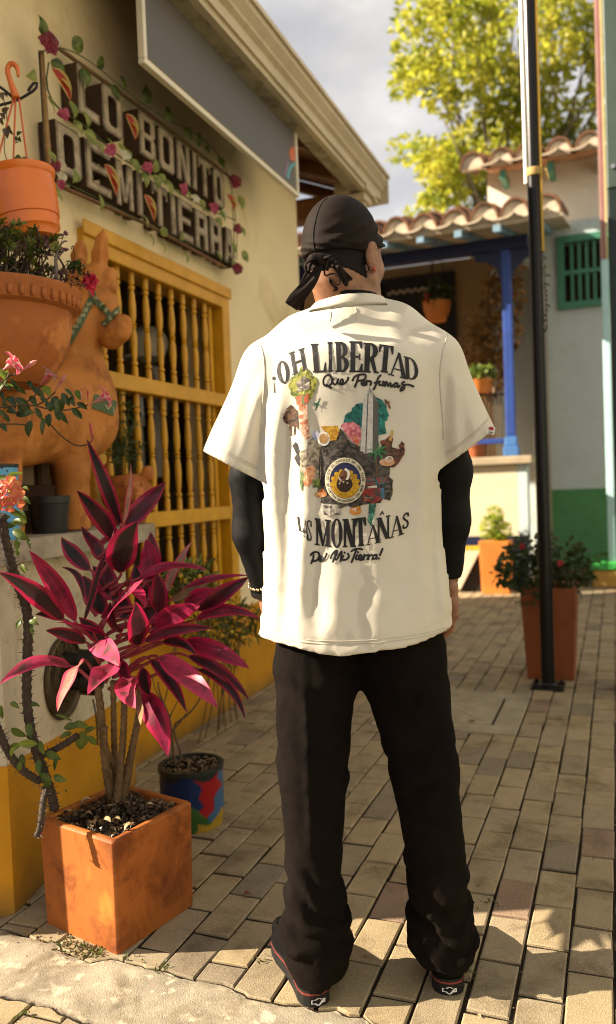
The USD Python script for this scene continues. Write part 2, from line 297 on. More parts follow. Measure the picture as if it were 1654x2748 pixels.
def jag(p, amp, seed):
    p = p.segmentize(0.02); c = np.array(p.exterior.coords)[:-1]; q = np.c_[c*30, np.full(len(c), seed)]
    return sg.Polygon(c + amp*(np.stack([meshkit.fbm(q, 3, seed), meshkit.fbm(q, 3, seed+5)], 1) - 0.5)*2).buffer(0)
apron = jag(apron, 0.016, 3)
cover_uv = (-1.10, -0.43, 3.60, 4.31)
cover = sg.Polygon([tuple(W(a, b)[:2]) for a, b in ((cover_uv[0], cover_uv[2]), (cover_uv[1], cover_uv[2]), (cover_uv[1], cover_uv[3]), (cover_uv[0], cover_uv[3]))])
HU = -1.875                                              # face of the yellow-and-cream house wall
pl = np.array([(-0.831, 2.162), (-0.705, 3.11)]); PLINTH = sg.Polygon([tuple(pl[0]), tuple(pl[1]), tuple(W(HU, 2.72)[:2]), tuple(W(HU, 1.48)[:2])])
keepout = shapely.union_all([apron.buffer(0.004), cover.buffer(0.004), PLINTH.buffer(0.004), sg.Polygon([tuple(W(a, b)[:2]) for a, b in ((-4, 1.3), (HU+0.006, 1.3), (HU+0.006, 5.0), (-4, 5.0))])])
def paver_mesh(P, zt, tilt, h=0.0022):
    c = np.array(P.exterior.coords)[:-1]
    if P.exterior.is_ccw is False: c = c[::-1]
    n = len(c); m = c.mean(0); nx, pv_ = np.roll(c, -1, 0), np.roll(c, 1, 0)
    ins = P.buffer(-0.0034, join_style='mitre'); i2 = np.array(ins.exterior.coords)[:-1] if not ins.is_empty and ins.geom_type == 'Polygon' else None
    if i2 is None or len(i2) != n: i2 = m + (c - m)*0.93
    else:
        if not ins.exterior.is_ccw: i2 = i2[::-1]
        k = np.argmin(((i2 - c[0])**2).sum(1)); i2 = np.roll(i2, -k, 0)
    zz = lambda q: zt + (q - m) @ tilt
    V = np.vstack([np.c_[c, np.full(n, -0.03)], np.c_[c, zz(c) - h], np.c_[i2, zz(i2)], [[*m, zt]]]); F = []
    for i in range(n):
        j = (i+1) % n
        for o in (0, n): F += [[o+i, o+j, o+n+j], [o+i, o+n+j, o+n+i]]
        F.append([2*n+i, 2*n+j, 3*n])
    return V, np.array(F)
paving = thing('paving', None, None, kind='structure')
ROW, LEN = 0.1003, 0.2007; cand = []
for k in range(-19, 17):
    u0 = -0.1286 + k*ROW; sh = (0.082 if k % 2 == 0 else -0.018) + rng.normal(0, 0.006)
    for j in range(3, 44):
        v0 = sh + j*LEN; g = 0.0026 + abs(rng.normal(0, 0.0011)); gc = 0.0034 + abs(rng.normal(0, 0.0013)); a = rng.normal(0, 0.0014, 8)
        q = [(u0+g+a[0], v0+gc+a[1]), (u0+ROW-g+a[2], v0+gc+a[3]), (u0+ROW-g+a[4], v0+LEN-gc+a[5]), (u0+g+a[6], v0+LEN-gc+a[7])]
        P = sg.Polygon([tuple(W(*s)[:2]) for s in q]); c = np.array(P.centroid.coords[0])
        pj = CM @ (np.array([*c, 0]) - EYE)
        if pj[2] < 0.5: continue
        X, Y = 827 + FP*pj[0]/pj[2], 1374 - FP*pj[1]/pj[2]
        vis = -90 < X < 1750 and Y < 2860
        if not vis and (v0 > 4 and u0 < 0.6) is False: 
            if not (-500 < X < 2600): continue
        if P.intersects(keepout):
            P = P.difference(keepout)
            for G in getattr(P, 'geoms', [P]):
                if G.geom_type == 'Polygon' and G.area > 0.0006: cand.append((np.hypot(*c) + (0 if vis else 50), G.simplify(0.004), c))
        else: cand.append((np.hypot(*c) + (0 if vis else 50), P, c))
cand.sort(key=lambda s: s[0]); far_pavers = [MB() for _ in PV]
def pick(c):
    r = rng.random(); 
    return 5 if r < 0.035 else 6 if r < 0.11 else [0, 1, 2, 3, 4, 7][rng.integers(6)]
for i, (_, P, c) in enumerate(cand):
    mesh_ = paver_mesh(P, rng.normal(0, 0.0011), rng.normal(0, 0.007, 2)); w = pick(c)
    if i < 300: part(paving, 'paver', mesh_, PV[w])
    else: far_pavers[w].add(*mesh_)
for w, mb in enumerate(far_pavers): part(paving, 'far_paver_field', mb.mesh(), PV[w], kind='stuff')
# apron
from scipy.spatial import Delaunay
bd = np.array(apron.segmentize(0.012).exterior.coords)[:-1]; bx0, by0, bx1, by1 = apron.bounds; gx, gy = np.meshgrid(np.arange(bx0, bx1, 0.012), np.arange(by0, by1, 0.012)); gp = np.c_[gx.ravel(), gy.ravel()] + rng.uniform(-.003, .003, (gx.size, 2))
gp = gp[shapely.contains_xy(apron.buffer(-0.006), gp)]; ap = np.vstack([bd, gp]); dl = Delaunay(ap).simplices; dl = dl[shapely.contains_xy(apron, ap[dl].mean(1))]; d_in = shapely.distance(apron.exterior, shapely.points(ap))
nz_ = np.zeros(len(ap)); az = 0.004 + 0.008*(meshkit.fbm(np.c_[ap*7, nz_], 4, 2) - .5) + 0.0045*(meshkit.fbm(np.c_[ap*60, nz_], 3, 6) - .5) - 0.010*np.exp(-d_in/0.010)
k0 = len(bd); skirt = np.c_[bd, np.full(k0, -0.03)]; i_ = np.arange(k0); j_ = (i_ + 1) % k0; n0 = len(ap)
tr_ = ap[dl]; flip = np.cross(tr_[:, 1]-tr_[:, 0], tr_[:, 2]-tr_[:, 0]) < 0; dl[flip] = dl[flip][:, ::-1]
struct('concrete_apron', (np.vstack([np.c_[ap, az], skirt]), np.vstack([dl, np.c_[i_, n0+i_, n0+j_], np.c_[i_, n0+j_, j_]])), look('apron_concrete', (0.40, 0.345, 0.25), 0.9, 0.45, 7, bump=1.0, bscale=260, dist=0.004, spec=0.25, spot=((0.60, 0.52, 0.38), 18, 0.56, 0.7), dirt=((0.40, 0.36, 0.28), 3.6, 0.50, 0.85)), smooth=True)
# inspection cover: frame of four kerb strips, a recessed square slab with a lifting hole
cv = look('cover_concrete', (0.36, 0.31, 0.21), 0.9, 0.3, 6, bump=0.6, bscale=160, spec=0.25, dirt=((0.5, 0.46, 0.36), 4, 0.5, 0.7))
insp = thing('inspection_cover', 'square concrete inspection cover with a lifting hole set in the pavers', 'manhole cover', W(-0.765, 3.955), None)
a0, a1, b0, b1 = cover_uv; fr = 0.12
for (p, q, r, s_) in ((a0, a1, b0, b0+fr), (a0, a1, b1-fr, b1), (a0, a0+fr, b0+fr+0.003, b1-fr-0.003), (a1-fr, a1, b0+fr+0.003, b1-fr-0.003)):
    part(insp, 'frame_strip', MB().box(W(p+0.003, r+0.002, -0.03), NU*(q-p-0.006), NV*(s_-r-0.004), [0, 0, 0.034], 0.004).mesh(), cv)
hole = sg.Point(0.325, 0.045).buffer(0.020); slab = sg.box(0.009, 0.009, a1-a0-2*fr-0.009, b1-b0-2*fr-0.009).difference(hole)
part(insp, 'slab', MB().poly(slab, W(a0+fr, b0+fr, -0.03), NU, NV, 0.032).mesh(), cv)
ex = MB()
for q0, q1 in (((0.03, 0.03), (0.40, 0.44)), ((0.03, 0.44), (0.40, 0.03))): ex.tube([W(a0+fr+q0[0], b0+fr+q0[1], 0.0022), W(a0+fr+q1[0], b0+fr+q1[1], 0.0022)], 0.0026, 5)
part(insp, 'cast_rib', ex.mesh(), cv)
# ground clutter: moss and weeds in the joints, crumbs, a red leaf
mb = MB()
for zk, a, b, n_ in (('4', 335, 1460, 26), ('4', 430, 1478, 40), ('4', 500, 1502, 46), ('4', 865, 1585, 26), ('4', 700, 1535, 10), ('4', 120, 1835, 14), ('4', 90, 1255, 30), ('4', 0, 1292, 30), ('f', 1270, 490, 8), ('f', 5, 410, 10), ('f', 1420, 60, 12), ('r', 960, 1490, 0)):
    c = gnd(zk, a, b)
    for _ in range(n_):
        p = c + np.array([*rng.normal(0, 0.012, 2), 0.0]); h = rng.uniform(0.003, 0.010); d = rng.normal(0, 0.006, 2)
        leaf(mb, p, p + [d[0]*.6, d[1]*.6, h*.7], p + [*d, h], 0.0045, nl=3, nw=1, up=rng.normal(0, 1, 3))
single('joint_weeds', mb.mesh(), leaf_look('weed_leaf', [(0.035, 0.055, 0.012), (0.12, 0.135, 0.025)]), kind='stuff', label='tiny green weeds and moss growing in the paver joints', cat='weeds', uv=mb.uvs())
mb = MB()
for i in range(240):
    if i < 90: p = gnd('4', rng.uniform(190, 560), rng.uniform(1390, 1520))
    else: p = W(-0.1286 + ROW*rng.integers(-12, 8) + rng.normal(0, 0.004), rng.uniform(1.6, 4.2), -0.004)
    s_ = rng.uniform(0.002, 0.0055); mb.ell(p + [0, 0, s_*0.4], s_*rng.uniform(0.5, 1, 3), 0)
single('joint_grit', mb.mesh(), look('grit', (0.16, 0.12, 0.07), 0.95, 0.5, 60), kind='stuff', label='crumbs of soil and grit in the paver joints', cat='grit')
mb = MB()
for i in range(110):
    p = W(rng.uniform(-1.5, .1), rng.uniform(1.6, 5.0), 0.001) if i > 30 else gnd('4', rng.uniform(0, 620), rng.uniform(1290, 1560), .004); L = rng.uniform(.004, .013); a = rng.uniform(0, 6.28); d = np.array([math.cos(a), math.sin(a), 0])*L
    leaf(mb, p - d/2, p + [0, 0, L*.18], p + d/2 + [0, 0, L*.05], L*.5, up=(rng.normal(0, .3), rng.normal(0, .3), 1), nl=3, nw=1, fold=.4)
single('leaf_litter', mb.mesh(), leaf_look('litter_leaf', [(0.05, 0.03, 0.014), (0.26, 0.18, 0.09)], trans=.05), kind='stuff', label='small dry leaf scraps scattered on the pavers', cat='litter', uv=mb.uvs())
mb = MB(); p = gnd('4', 1310, 1210); leaf(mb, p + [-.012, 0, .006], p + [0, .002, .012], p + [.016, .004, .005], 0.014, up=(0, 0, 1), fold=0.5, wave=0.3)
single('fallen_leaf', mb.mesh(), leaf_look('dry_red_leaf', [(0.16, 0.04, 0.02), (0.28, 0.09, 0.04)]), 'small curled red leaf lying on the pavers between planter and person', 'leaf', uv=mb.uvs())

# ================================================================ the house on the left
HV0, HV1 = 1.47, 4.958; WZ = 3.36
stucco = look('cream_stucco', (0.78, 0.645, 0.385), 0.9, 0.12, 2.2, bump=0.35, bscale=70, dist=0.006, spec=0.2, dirt=((0.70, 0.62, 0.46), 2.6, 0.56, 0.7), spot=((0.40, 0.33, 0.2), 16, 0.70, 0.35))
mustard = look('mustard_paint', (0.52, 0.240, 0.006), 0.75, 0.25, 4, bump=0.35, bscale=60, dist=0.006, spec=0.3, low=((0.16, 0.09, 0.02), 0.10), dirt=((0.72, 0.60, 0.4), 4, 0.55, 0.6))
wood_y = look('yellow_wood', (0.60, 0.295, 0.010), 0.42, 0.25, 9, bump=0.12, bscale=40, spec=0.45, dirt=((0.6, 0.5, 0.32), 12, 0.60, 0.7))
house = thing('yellow_house', 'cream stucco house with mustard base and wooden window grille left of the person', 'house', W(HU, 3.2))
GV0, GV1, GZ0, GZ1 = 2.615, 3.845, 0.50, 2.125
face = sg.Polygon([(HV0, -0.02), (HV1, -0.02), (HV1, WZ), (HV0, WZ)]).difference(sg.box(GV0+0.03, GZ0+0.03, GV1-0.03, GZ1-0.03))
X3, Z3_ = NV, np.array([0, 0, 1.0])
part(house, 'front_wall', MB().poly(face, W(HU - 0.22, 0), NV, Z3_, 0.22).mesh(), stucco)   # NV x Z = NU: extrudes to the face at HU
part(house, 'end_wall', MB().box(W(-7.0, HV0, -0.02), NU*(7.0+HU-0.223), NV*0.22, [0, 0, WZ+0.02]).mesh(), stucco)
part(house, 'end_wall', MB().box(W(-7.0, HV1-0.22, -0.02), NU*(7.0+HU-0.223), NV*0.22, [0, 0, WZ+0.02]).mesh(), stucco)
part(house, 'back_wall', MB().box(W(-7.25, HV0, -0.02), NU*0.22, NV*(HV1-HV0), [0, 0, WZ+0.02]).mesh(), stucco)
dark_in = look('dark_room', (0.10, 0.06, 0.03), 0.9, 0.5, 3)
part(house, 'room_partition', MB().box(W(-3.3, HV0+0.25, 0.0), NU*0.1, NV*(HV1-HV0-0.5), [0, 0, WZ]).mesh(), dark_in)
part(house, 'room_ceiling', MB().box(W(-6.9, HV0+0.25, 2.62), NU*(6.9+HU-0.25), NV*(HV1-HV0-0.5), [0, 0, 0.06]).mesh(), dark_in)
dado = MB().box(W(HU+0.001, 2.70, -0.02), NU*0.004, NV*(HV1-2.70), [0, 0, 0.02+0.485]).mesh()
part(house, 'mustard_base', dado, mustard)
part(house, 'mustard_base', MB().box(W(HU-0.05, HV1+0.001, -0.02), NU*0.054, NV*0.004, [0, 0, 0.505]).mesh(), mustard)
# the window grille
gr = part(house, 'window_grille', MB().box(W(HU-0.10, GV0, GZ0), NU*0.13, NV*0.085, [0, 0, GZ1-GZ0], 0.004).box(W(HU-0.10, GV1-0.075, GZ0), NU*0.13, NV*0.075, [0, 0, GZ1-GZ0], 0.004)
    .box(W(HU-0.10, GV0+0.086, GZ1-0.085), NU*0.13, NV*(GV1-GV0-0.162), [0, 0, 0.085], 0.004).box(W(HU-0.10, GV0+0.086, GZ0), NU*0.13, NV*(GV1-GV0-0.162), [0, 0, 0.07], 0.004)
    .box(W(HU+0.030, GV0-0.012, GZ1-0.03), NU*0.012, NV*(GV1-GV0+0.024), [0, 0, 0.055], 0.004).box(W(HU-0.06, GV1-0.13, GZ0+0.07), NU*0.04, NV*0.03, [0, 0, GZ1-GZ0-0.155], 0.003).mesh(), wood_y)
RZ = [(1.535, 1.60), (0.965, 1.03)]
for z0, z1 in RZ: part(gr, 'cross_rail', MB().box(W(HU-0.055, GV0+0.086, z0), NU*0.085, NV*(GV1-GV0-0.162), [0, 0, z1-z0], 0.004).mesh(), wood_y)
def baluster(v, z0, z1):
    H = z1 - z0; P = [(.020, 0), (.020, .10), (.013, .115), (.021, .13), (.021, .15), (.013, .165), (.0175, .20), (.0235, .33), (.0215, .42), (.014, .47), (.0225, .485), (.014, .50), (.0225, .515), (.014, .53), (.0215, .58), (.0235, .67), (.0175, .80), (.013, .835), (.021, .85), (.021, .87), (.013, .885), (.020, .90), (.020, 1.0)]
    return MB().lathe([(r*0.70, z*H) for r, z in P], W(HU - 0.012, v, z0), 10).mesh()
for v in [2.775 + 0.1085*i for i in range(9)]:
    for z0, z1 in ((1.60, GZ1-0.085), (1.03, 1.535), (GZ0+0.07, 0.965)): part(gr, 'baluster', baluster(v, z0, z1), wood_y, smooth=35)
# roof: gutter with stepped cornice, soffit, boarded underside with rafters, tiles
trim = look('cream_trim', (0.58, 0.485, 0.315), 0.7, 0.2, 3, bump=0.15, bscale=50, dirt=((0.62, 0.55, 0.42), 5, 0.54, 0.7), stretch=(1, 1, 1))
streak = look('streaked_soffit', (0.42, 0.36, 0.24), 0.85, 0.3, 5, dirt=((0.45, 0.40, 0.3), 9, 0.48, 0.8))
RV0, RV1 = 0.85, 5.60
def along_v(pts, v0, v1):                                # profile in (u, z) drawn out along the alley
    return MB().poly(sg.Polygon(pts), W(0, v1), NU, Z3_, v1 - v0).mesh()     # NU x Z = -NV
part(house, 'gutter', along_v([(-1.535, 3.055), (-1.50, 3.055), (-1.50, 3.085), (-1.485, 3.085), (-1.485, 3.135), (-1.462, 3.15), (-1.462, 3.165), (-1.43, 3.195), (-1.43, 3.222), (-1.415, 3.222), (-1.415, 3.245), (-1.60, 3.245), (-1.60, 3.075), (-1.535, 3.075)], RV0, RV1), trim)
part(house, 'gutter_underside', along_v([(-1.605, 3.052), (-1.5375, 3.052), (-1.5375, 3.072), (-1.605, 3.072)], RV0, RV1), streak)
part(house, 'gutter_end', MB().box(W(-1.60, RV1+0.002, 3.06), NU*0.17, NV*0.012, [0, 0, 0.18], 0.003).mesh(), trim)
brown = look('brown_boards', (0.20, 0.085, 0.025), 0.7, 0.45, 6, bump=0.3, bscale=30, stretch=(1, 1, 4))
part(house, 'roof_boarding', along_v([(-1.612, 3.13), (-1.612, 3.20), (-4.2, 4.24), (-6.8, 3.20), (-7.6, 2.88), (-7.6, 2.81), (-4.2, 4.17)], RV0, RV1-0.03), brown)
for v in np.arange(RV0+0.3, RV1, 0.55): part(house, 'rafter', MB().box(W(-1.62, v, 3.05), -NU*2.4 + np.array([0, 0, .96]), NV*0.07, [0, 0, 0.075]).mesh(), brown)
part(house, 'porch_beam', MB().box(W(-6.6, 5.30, 2.93), NU*4.93, NV*0.12, [0, 0, 0.15], 0.004).mesh(), brown)
tilem = look('roof_tile', (0.20, 0.098, 0.052), 0.85, 0.55, 6, bump=0.3, bscale=50, spec=0.2, dirt=((0.35, 0.32, 0.28), 6, 0.5, 0.8))
mb = MB()
for k in range(int((RV1-RV0)/0.2)):
    v = RV0 + 0.1 + 0.2*k; an = np.linspace(0.15, math.pi-0.15, 7)
    for j in range(9):
        u0 = -1.60 - 0.32*j; s0 = np.array([W(u0, v + 0.085*math.cos(q), 3.215 + 0.39*(-1.60-u0) + 0.045*math.sin(q) + 0.012) for q in an]); s1 = np.array([W(u0-0.36, v + 0.075*math.cos(q), 3.215 + 0.39*(-1.60-u0+0.36) + 0.04*math.sin(q)) for q in an])
        V = np.vstack([s0, s1, s0 - [0, 0, .012]]); F = [[i, i+1, 8+i, 7+i] for i in range(6)] + [[14+i, 15+i, i+1, i] for i in range(6)]; mb.add(V, F)
part(house, 'roof_tiles', mb.mesh(), tilem, kind='stuff')
# porch post behind the gable end
pc = on_v('d', 855, 430, 5.36); pu, _ = UV(pc)
part(house, 'porch_post', MB().lathe([(.062, -3.1), (.062, -.03), (.072, -.02), (.072, 0)], W(pu, 5.36, 3.0), 18).box(W(pu-.09, 5.27, 3.0), NU*.18, NV*.18, [0, 0, .05], .006).box(W(pu-.115, 5.245, 3.052), NU*.23, NV*.23, [0, 0, .07], .006).mesh(), trim, smooth=35)
# plinth with stone slab
white = look('plinth_plaster', (0.60, 0.52, 0.37), 0.9, 0.2, 5, bump=0.45, bscale=45, dist=0.008, spec=0.2, dirt=((0.42, 0.36, 0.26), 5, 0.52, 0.75), spot=((0.22, 0.18, 0.12), 34, 0.66, 0.6))
plinth = thing('plinth', 'white plastered plinth with mustard base and stone slab carrying the clay donkey', 'plinth', (-0.95, 2.5, 0))
def ring_prism(P, z0, z1):
    m = trimesh.creation.extrude_polygon(P, z1 - z0, engine='earcut'); v = np.array(m.vertices); v[:, 2] += z0; return v, np.array(m.faces)
part(plinth, 'wall', ring_prism(PLINTH, -0.02, 0.936), white)
bp = PLINTH.buffer(0.0035, join_style='mitre').difference(sg.Polygon([tuple(W(a, b)[:2]) for a, b in ((-4, 1), (HU+0.008, 1), (HU+0.008, 4), (-4, 4))]))
v_, f_ = ring_prism(bp, -0.02, 0.36); c_ = v_[:, 2] > 0.1; v_[c_, 2] += 0.05*np.clip((2.9 - v_[c_, 1])/0.9, -.3, 1)
part(plinth, 'mustard_base', (v_, f_), mustard)
sp = sg.Polygon([(-0.832, 2.140), (-0.640, 2.90), (-0.575, 3.055), tuple(W(HU+.010, 2.86)[:2]), tuple(W(HU+.010, 1.475)[:2])]); sp = jag(sp, 0.006, 9).difference(sg.Polygon([tuple(W(a, b)[:2]) for a, b in ((-4, 1), (HU+0.010, 1), (HU+0.010, 4), (-4, 4))]))
part(plinth, 'stone_slab', ring_prism(sp, 0.936, 1.0), look('slab_stone', (0.40, 0.34, 0.25), 0.9, 0.35, 9, bump=0.6, bscale=60, dist=0.006, dirt=((0.35, 0.30, 0.22), 11, 0.5, 0.8)))
# ================================================================ far end of the alley: blue verandah house, pale blue house, tree, posts, pots
navy = look('navy_paint', (0.007, 0.013, 0.055), 0.5, 0.3, 8, spec=0.4)
blue = look('blue_paint', (0.024, 0.062, 0.27), 0.45, 0.25, 8, spec=0.4)
cream = look('cream_wash', (0.66, 0.56, 0.40), 0.9, 0.12, 4, bump=0.25, bscale=30, dirt=((0.7, 0.64, 0.5), 4, 0.55, 0.6), spec=0.2)
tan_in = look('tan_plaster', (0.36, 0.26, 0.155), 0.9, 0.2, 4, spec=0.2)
mortar = look('tile_mortar', (0.58, 0.49, 0.36), 0.9, 0.25, 12, spec=0.2)
FV = 8.30
ver = thing('verandah_house', 'low house with clay tile roof and blue posts at the end of the alley', 'house', W(-2.5, FV))
part(ver, 'parapet_wall', MB().box(W(-6.0, FV, -0.02), NU*(6.0-0.912), NV*0.22, [0, 0, 1.272]).mesh(), cream)
paleb = look('pale_blue_wash', (0.52, 0.60, 0.60), 0.9, 0.12, 3, bump=0.2, bscale=30, dirt=((0.78, 0.78, 0.72), 3, 0.52, 0.7), spec=0.2)
part(ver, 'parapet_end', MB().box(W(-0.909, FV, -0.02), NU*0.092, NV*0.22, [0, 0, 1.272]).mesh(), paleb)
part(ver, 'navy_skirting', MB().box(W(-6.0, FV-0.006, -0.02), NU*5.185, NV*0.004, [0, 0, 0.566]).mesh(), navy)
part(ver, 'parapet_cap', MB().box(W(-6.0, FV-0.06, 1.254), NU*5.24, NV*0.34, [0, 0, 0.08], 0.01).mesh(), look('cap_stone', (0.42, 0.34, 0.22), 0.85, 0.25, 8))
def v_post(u):
    c = part(ver, 'post', MB().box(W(u-0.045, FV+0.04, 1.53), NU*0.09, NV*0.09, [0, 0, 1.85], 0.008).mesh(), blue)
    part(c, 'post_base', MB().box(W(u-0.075, FV+0.01, 1.336), NU*0.15, NV*0.15, [0, 0, 0.10], 0.008).box(W(u-0.060, FV+0.025, 1.4365), NU*0.12, NV*0.12, [0, 0, 0.094], 0.008).mesh(), look('post_base_blue', (0.06, 0.17, 0.42), 0.5))
    br = sg.Polygon([(-0.32, 0.0), (-0.30, -0.07), (-0.20, -0.085), (-0.13, -0.13), (-0.075, -0.20), (-0.048, -0.30), (0.048, -0.30), (0.075, -0.20), (0.13, -0.13), (0.20, -0.085), (0.26, -0.07), (0.28, 0)])
    part(c, 'corbel', MB().poly(br, W(u, FV+0.12, 3.373), NU, Z3_, 0.07).mesh(), navy)
for u in (-0.966, -3.4): v_post(u)
part(ver, 'beam', MB().box(W(-6.0, FV+0.02, 3.376), NU*5.25, NV*0.14, [0, 0, 0.12], 0.006).mesh(), navy)
for u in (-0.97, -0.915): pass
part(ver, 'rail', MB().box(W(-3.34, FV+0.06, 1.47), NU*2.30, NV*0.05, [0, 0, 0.05], 0.006).mesh(), blue)
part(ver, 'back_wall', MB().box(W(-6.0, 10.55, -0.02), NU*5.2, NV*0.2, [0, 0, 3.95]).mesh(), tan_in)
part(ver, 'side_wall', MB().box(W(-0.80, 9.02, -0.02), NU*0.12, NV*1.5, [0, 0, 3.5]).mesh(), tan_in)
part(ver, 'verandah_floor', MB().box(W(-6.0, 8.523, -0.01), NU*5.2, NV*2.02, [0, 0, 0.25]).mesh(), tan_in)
SL = 0.22; EZ = 3.53; EV = 7.92
part(ver, 'eave_board', MB().box(W(-6.0, EV+0.02, EZ-0.03), NU*5.60, NV*2.9 + np.array([0, 0, 2.9*SL]), [0, 0, 0.03]).mesh(), mortar)
for k in range(9):
    u = -0.62 - 0.366*k
    part(ver, 'rafter_end', MB().box(W(u-0.035, EV-0.02, EZ-0.10), NU*0.07, NV*2.6 + np.array([0, 0, 2.6*SL]), [0, 0, 0.066], 0.004).mesh(), look('rafter_blue', (0.20, 0.32, 0.42), 0.6))
def tiles(parent, u0, u1, ev, ez, sl, pitch, r, rows=3, ln=0.42):
    n_ = int((u1-u0)/pitch); an = np.linspace(0, math.pi, 9)
    for k in range(n_ + 1):
        u = u1 - pitch*k - r
        for j in range(rows):
            b = W(u + rng.normal(0, 0.006), ev + ln*j - 0.03*(j > 0), ez + sl*ln*j + 0.03*(j > 0)); mb = MB(); L = NV*(ln+0.04) + np.array([0, 0, (ln+0.04)*sl]); dz = rng.normal(0, 0.008)
            ro = [(b + NU*r*math.cos(q)*1.04 + Z3_*(r*1.38*math.sin(q) + dz)) for q in an]; ri = [(b + NU*(r-0.018)*math.cos(q)*1.04 + Z3_*((r-0.018)*1.38*math.sin(q) + dz)) for q in an]
            V = np.vstack([ro, ri, np.array(ro) + L - NU*0, np.array(ri) + L]); m = 9
            F = [[i, i+1, m+i+1, m+i] for i in range(8)] + [[i+1, i, 2*m+i, 2*m+i+1] for i in range(8)] + [[m+i, m+i+1, 3*m+i+1, 3*m+i] for i in range(8)]
            mb.add(V, F); p = part(parent, 'roof_tile', mb.mesh(), tilem, smooth=40)
            if j == 0:
                pg = sg.Polygon([((r-0.02)*1.04*math.cos(q), (r-0.02)*1.38*math.sin(q) + dz) for q in an] )
                part(p, 'mortar_plug', MB().poly(pg, b + NV*0.09, NU, Z3_, 0.06).mesh(), mortar)
        if k < n_:
            b = W(u - pitch/2, ev - 0.05, ez + 0.075); an2 = np.linspace(math.pi*1.12, math.pi*1.88, 7); rr = pitch/2*1.02
            s0 = np.array([b + NU*rr*math.cos(q) + Z3_*rr*0.5*math.sin(q) for q in an2]); Ls = NV*rows*ln + np.array([0, 0, rows*ln*sl]); V = np.vstack([s0, s0 + Ls, s0 - Z3_*0.016])
            part(parent, 'channel_tile', MB().add(V, [[i, i+1, 7+i+1, 7+i] for i in range(6)] + [[14+i, 15+i, i+1, i] for i in range(6)]).mesh(), mortar, smooth=40)
tiles(ver, -5.0, -0.40, EV, EZ+0.012, SL, 0.286, 0.135)
part(ver, 'eave_mortar', MB().box(W(-5.2, EV+0.02, EZ+0.003), NU*4.80, NV*0.09, [0, 0, 0.05], 0.01).mesh(), mortar)
# board on the verandah's back wall
p0, p1 = on_v('t', 30, 1060, 10.5), on_v('t', 500, 968, 10.5); b0, _ = UV(p0); b1, _ = UV(p1); z1 = p1[2]; z0 = 1.3
bb = thing('notice_board', 'big black board with a frame and a chalk border on the verandah wall', 'board', W((b0+b1)/2, 10.5, z0))
black = look('black_board', (0.012, 0.011, 0.012), 0.6, 0.3, 8)
part(bb, 'board', MB().box(W(b0, 10.50, z0), NU*(b1-b0), NV*0.03, [0, 0, z1-z0]).mesh(), black)
for (o, ax, ay) in ((W(b0, 10.46, z1-0.07), NU*(b1-b0), Z3_*0.07), (W(b1-0.07, 10.46, z0), NU*0.07, Z3_*(z1-z0-0.073)), (W(b0, 10.46, z0), NU*0.07, Z3_*(z1-z0-0.073))): part(bb, 'frame', MB().box(o, ax, NV*0.035, ay).mesh(), black)
mb = MB()
for i in range(15): mb.box(W(b0+0.14+i*(b1-b0-0.28)/15, 10.494, z1-0.21+0.02*(i % 2)), NU*0.035, NV*0.004, Z3_*0.035)
part(bb, 'chalk_border', mb.mesh(), look('chalk', (0.5, 0.46, 0.4), 0.9))

# foliage helper: leaves scattered in blobs
def foliage(blobs, n, size, seed, asp=2.0, up=0.5, nl=2):
    r = np.random.default_rng(seed); mb = MB(); w = np.array([b[1][0]*b[1][1]*b[1][2] for b in blobs])**0.6; w /= w.sum()
    k = np.concatenate([np.full(int(n*q), i) for i, q in enumerate(w)]).astype(int); m = len(k); C = np.array([b[0] for b in blobs])[k]; R = np.array([b[1] for b in blobs])[k]
    d = r.normal(0, 1, (m, 3)); d /= np.linalg.norm(d, axis=1, keepdims=True); p = C + d*R*r.uniform(0.35, 1, (m, 1))**0.6
    t = d*0.7 + r.normal(0, 0.6, (m, 3)) + [0, 0, up*0.4]; t /= np.linalg.norm(t, axis=1, keepdims=True); L = (size*r.uniform(0.6, 1.3, (m, 1)))
    s = np.cross(t, r.normal(0, 1, (m, 3)) + [0, 0, 1]); s /= np.linalg.norm(s, axis=1, keepdims=True); q = np.cross(s, t); wd = L/asp/2
    V = np.stack([p, p + t*L*.45 + s*wd + q*wd*.35, p + t*L*.48, p + t*L*.45 - s*wd + q*wd*.35, p + t*L*.78 + s*wd*.6 + [0, 0, 0] - np.array([0, 0, .06])*L, p + t*L*.78 - s*wd*.6 - np.array([0, 0, .06])*L, p + t*L - np.array([0, 0, .15])*L], 1)
    U = np.tile(np.array([[.5, 0], [0, .45], [.5, .5], [1, .45], [.15, .78], [.85, .78], [.5, 1]]), (m, 1)); F = np.array([[0, 1, 2], [0, 2, 3], [1, 4, 2], [4, 6, 2], [2, 6, 5], [2, 5, 3]])
    return mb.add(V.reshape(-1, 3), (np.arange(m)[:, None, None]*7 + F).reshape(-1, 3), U)
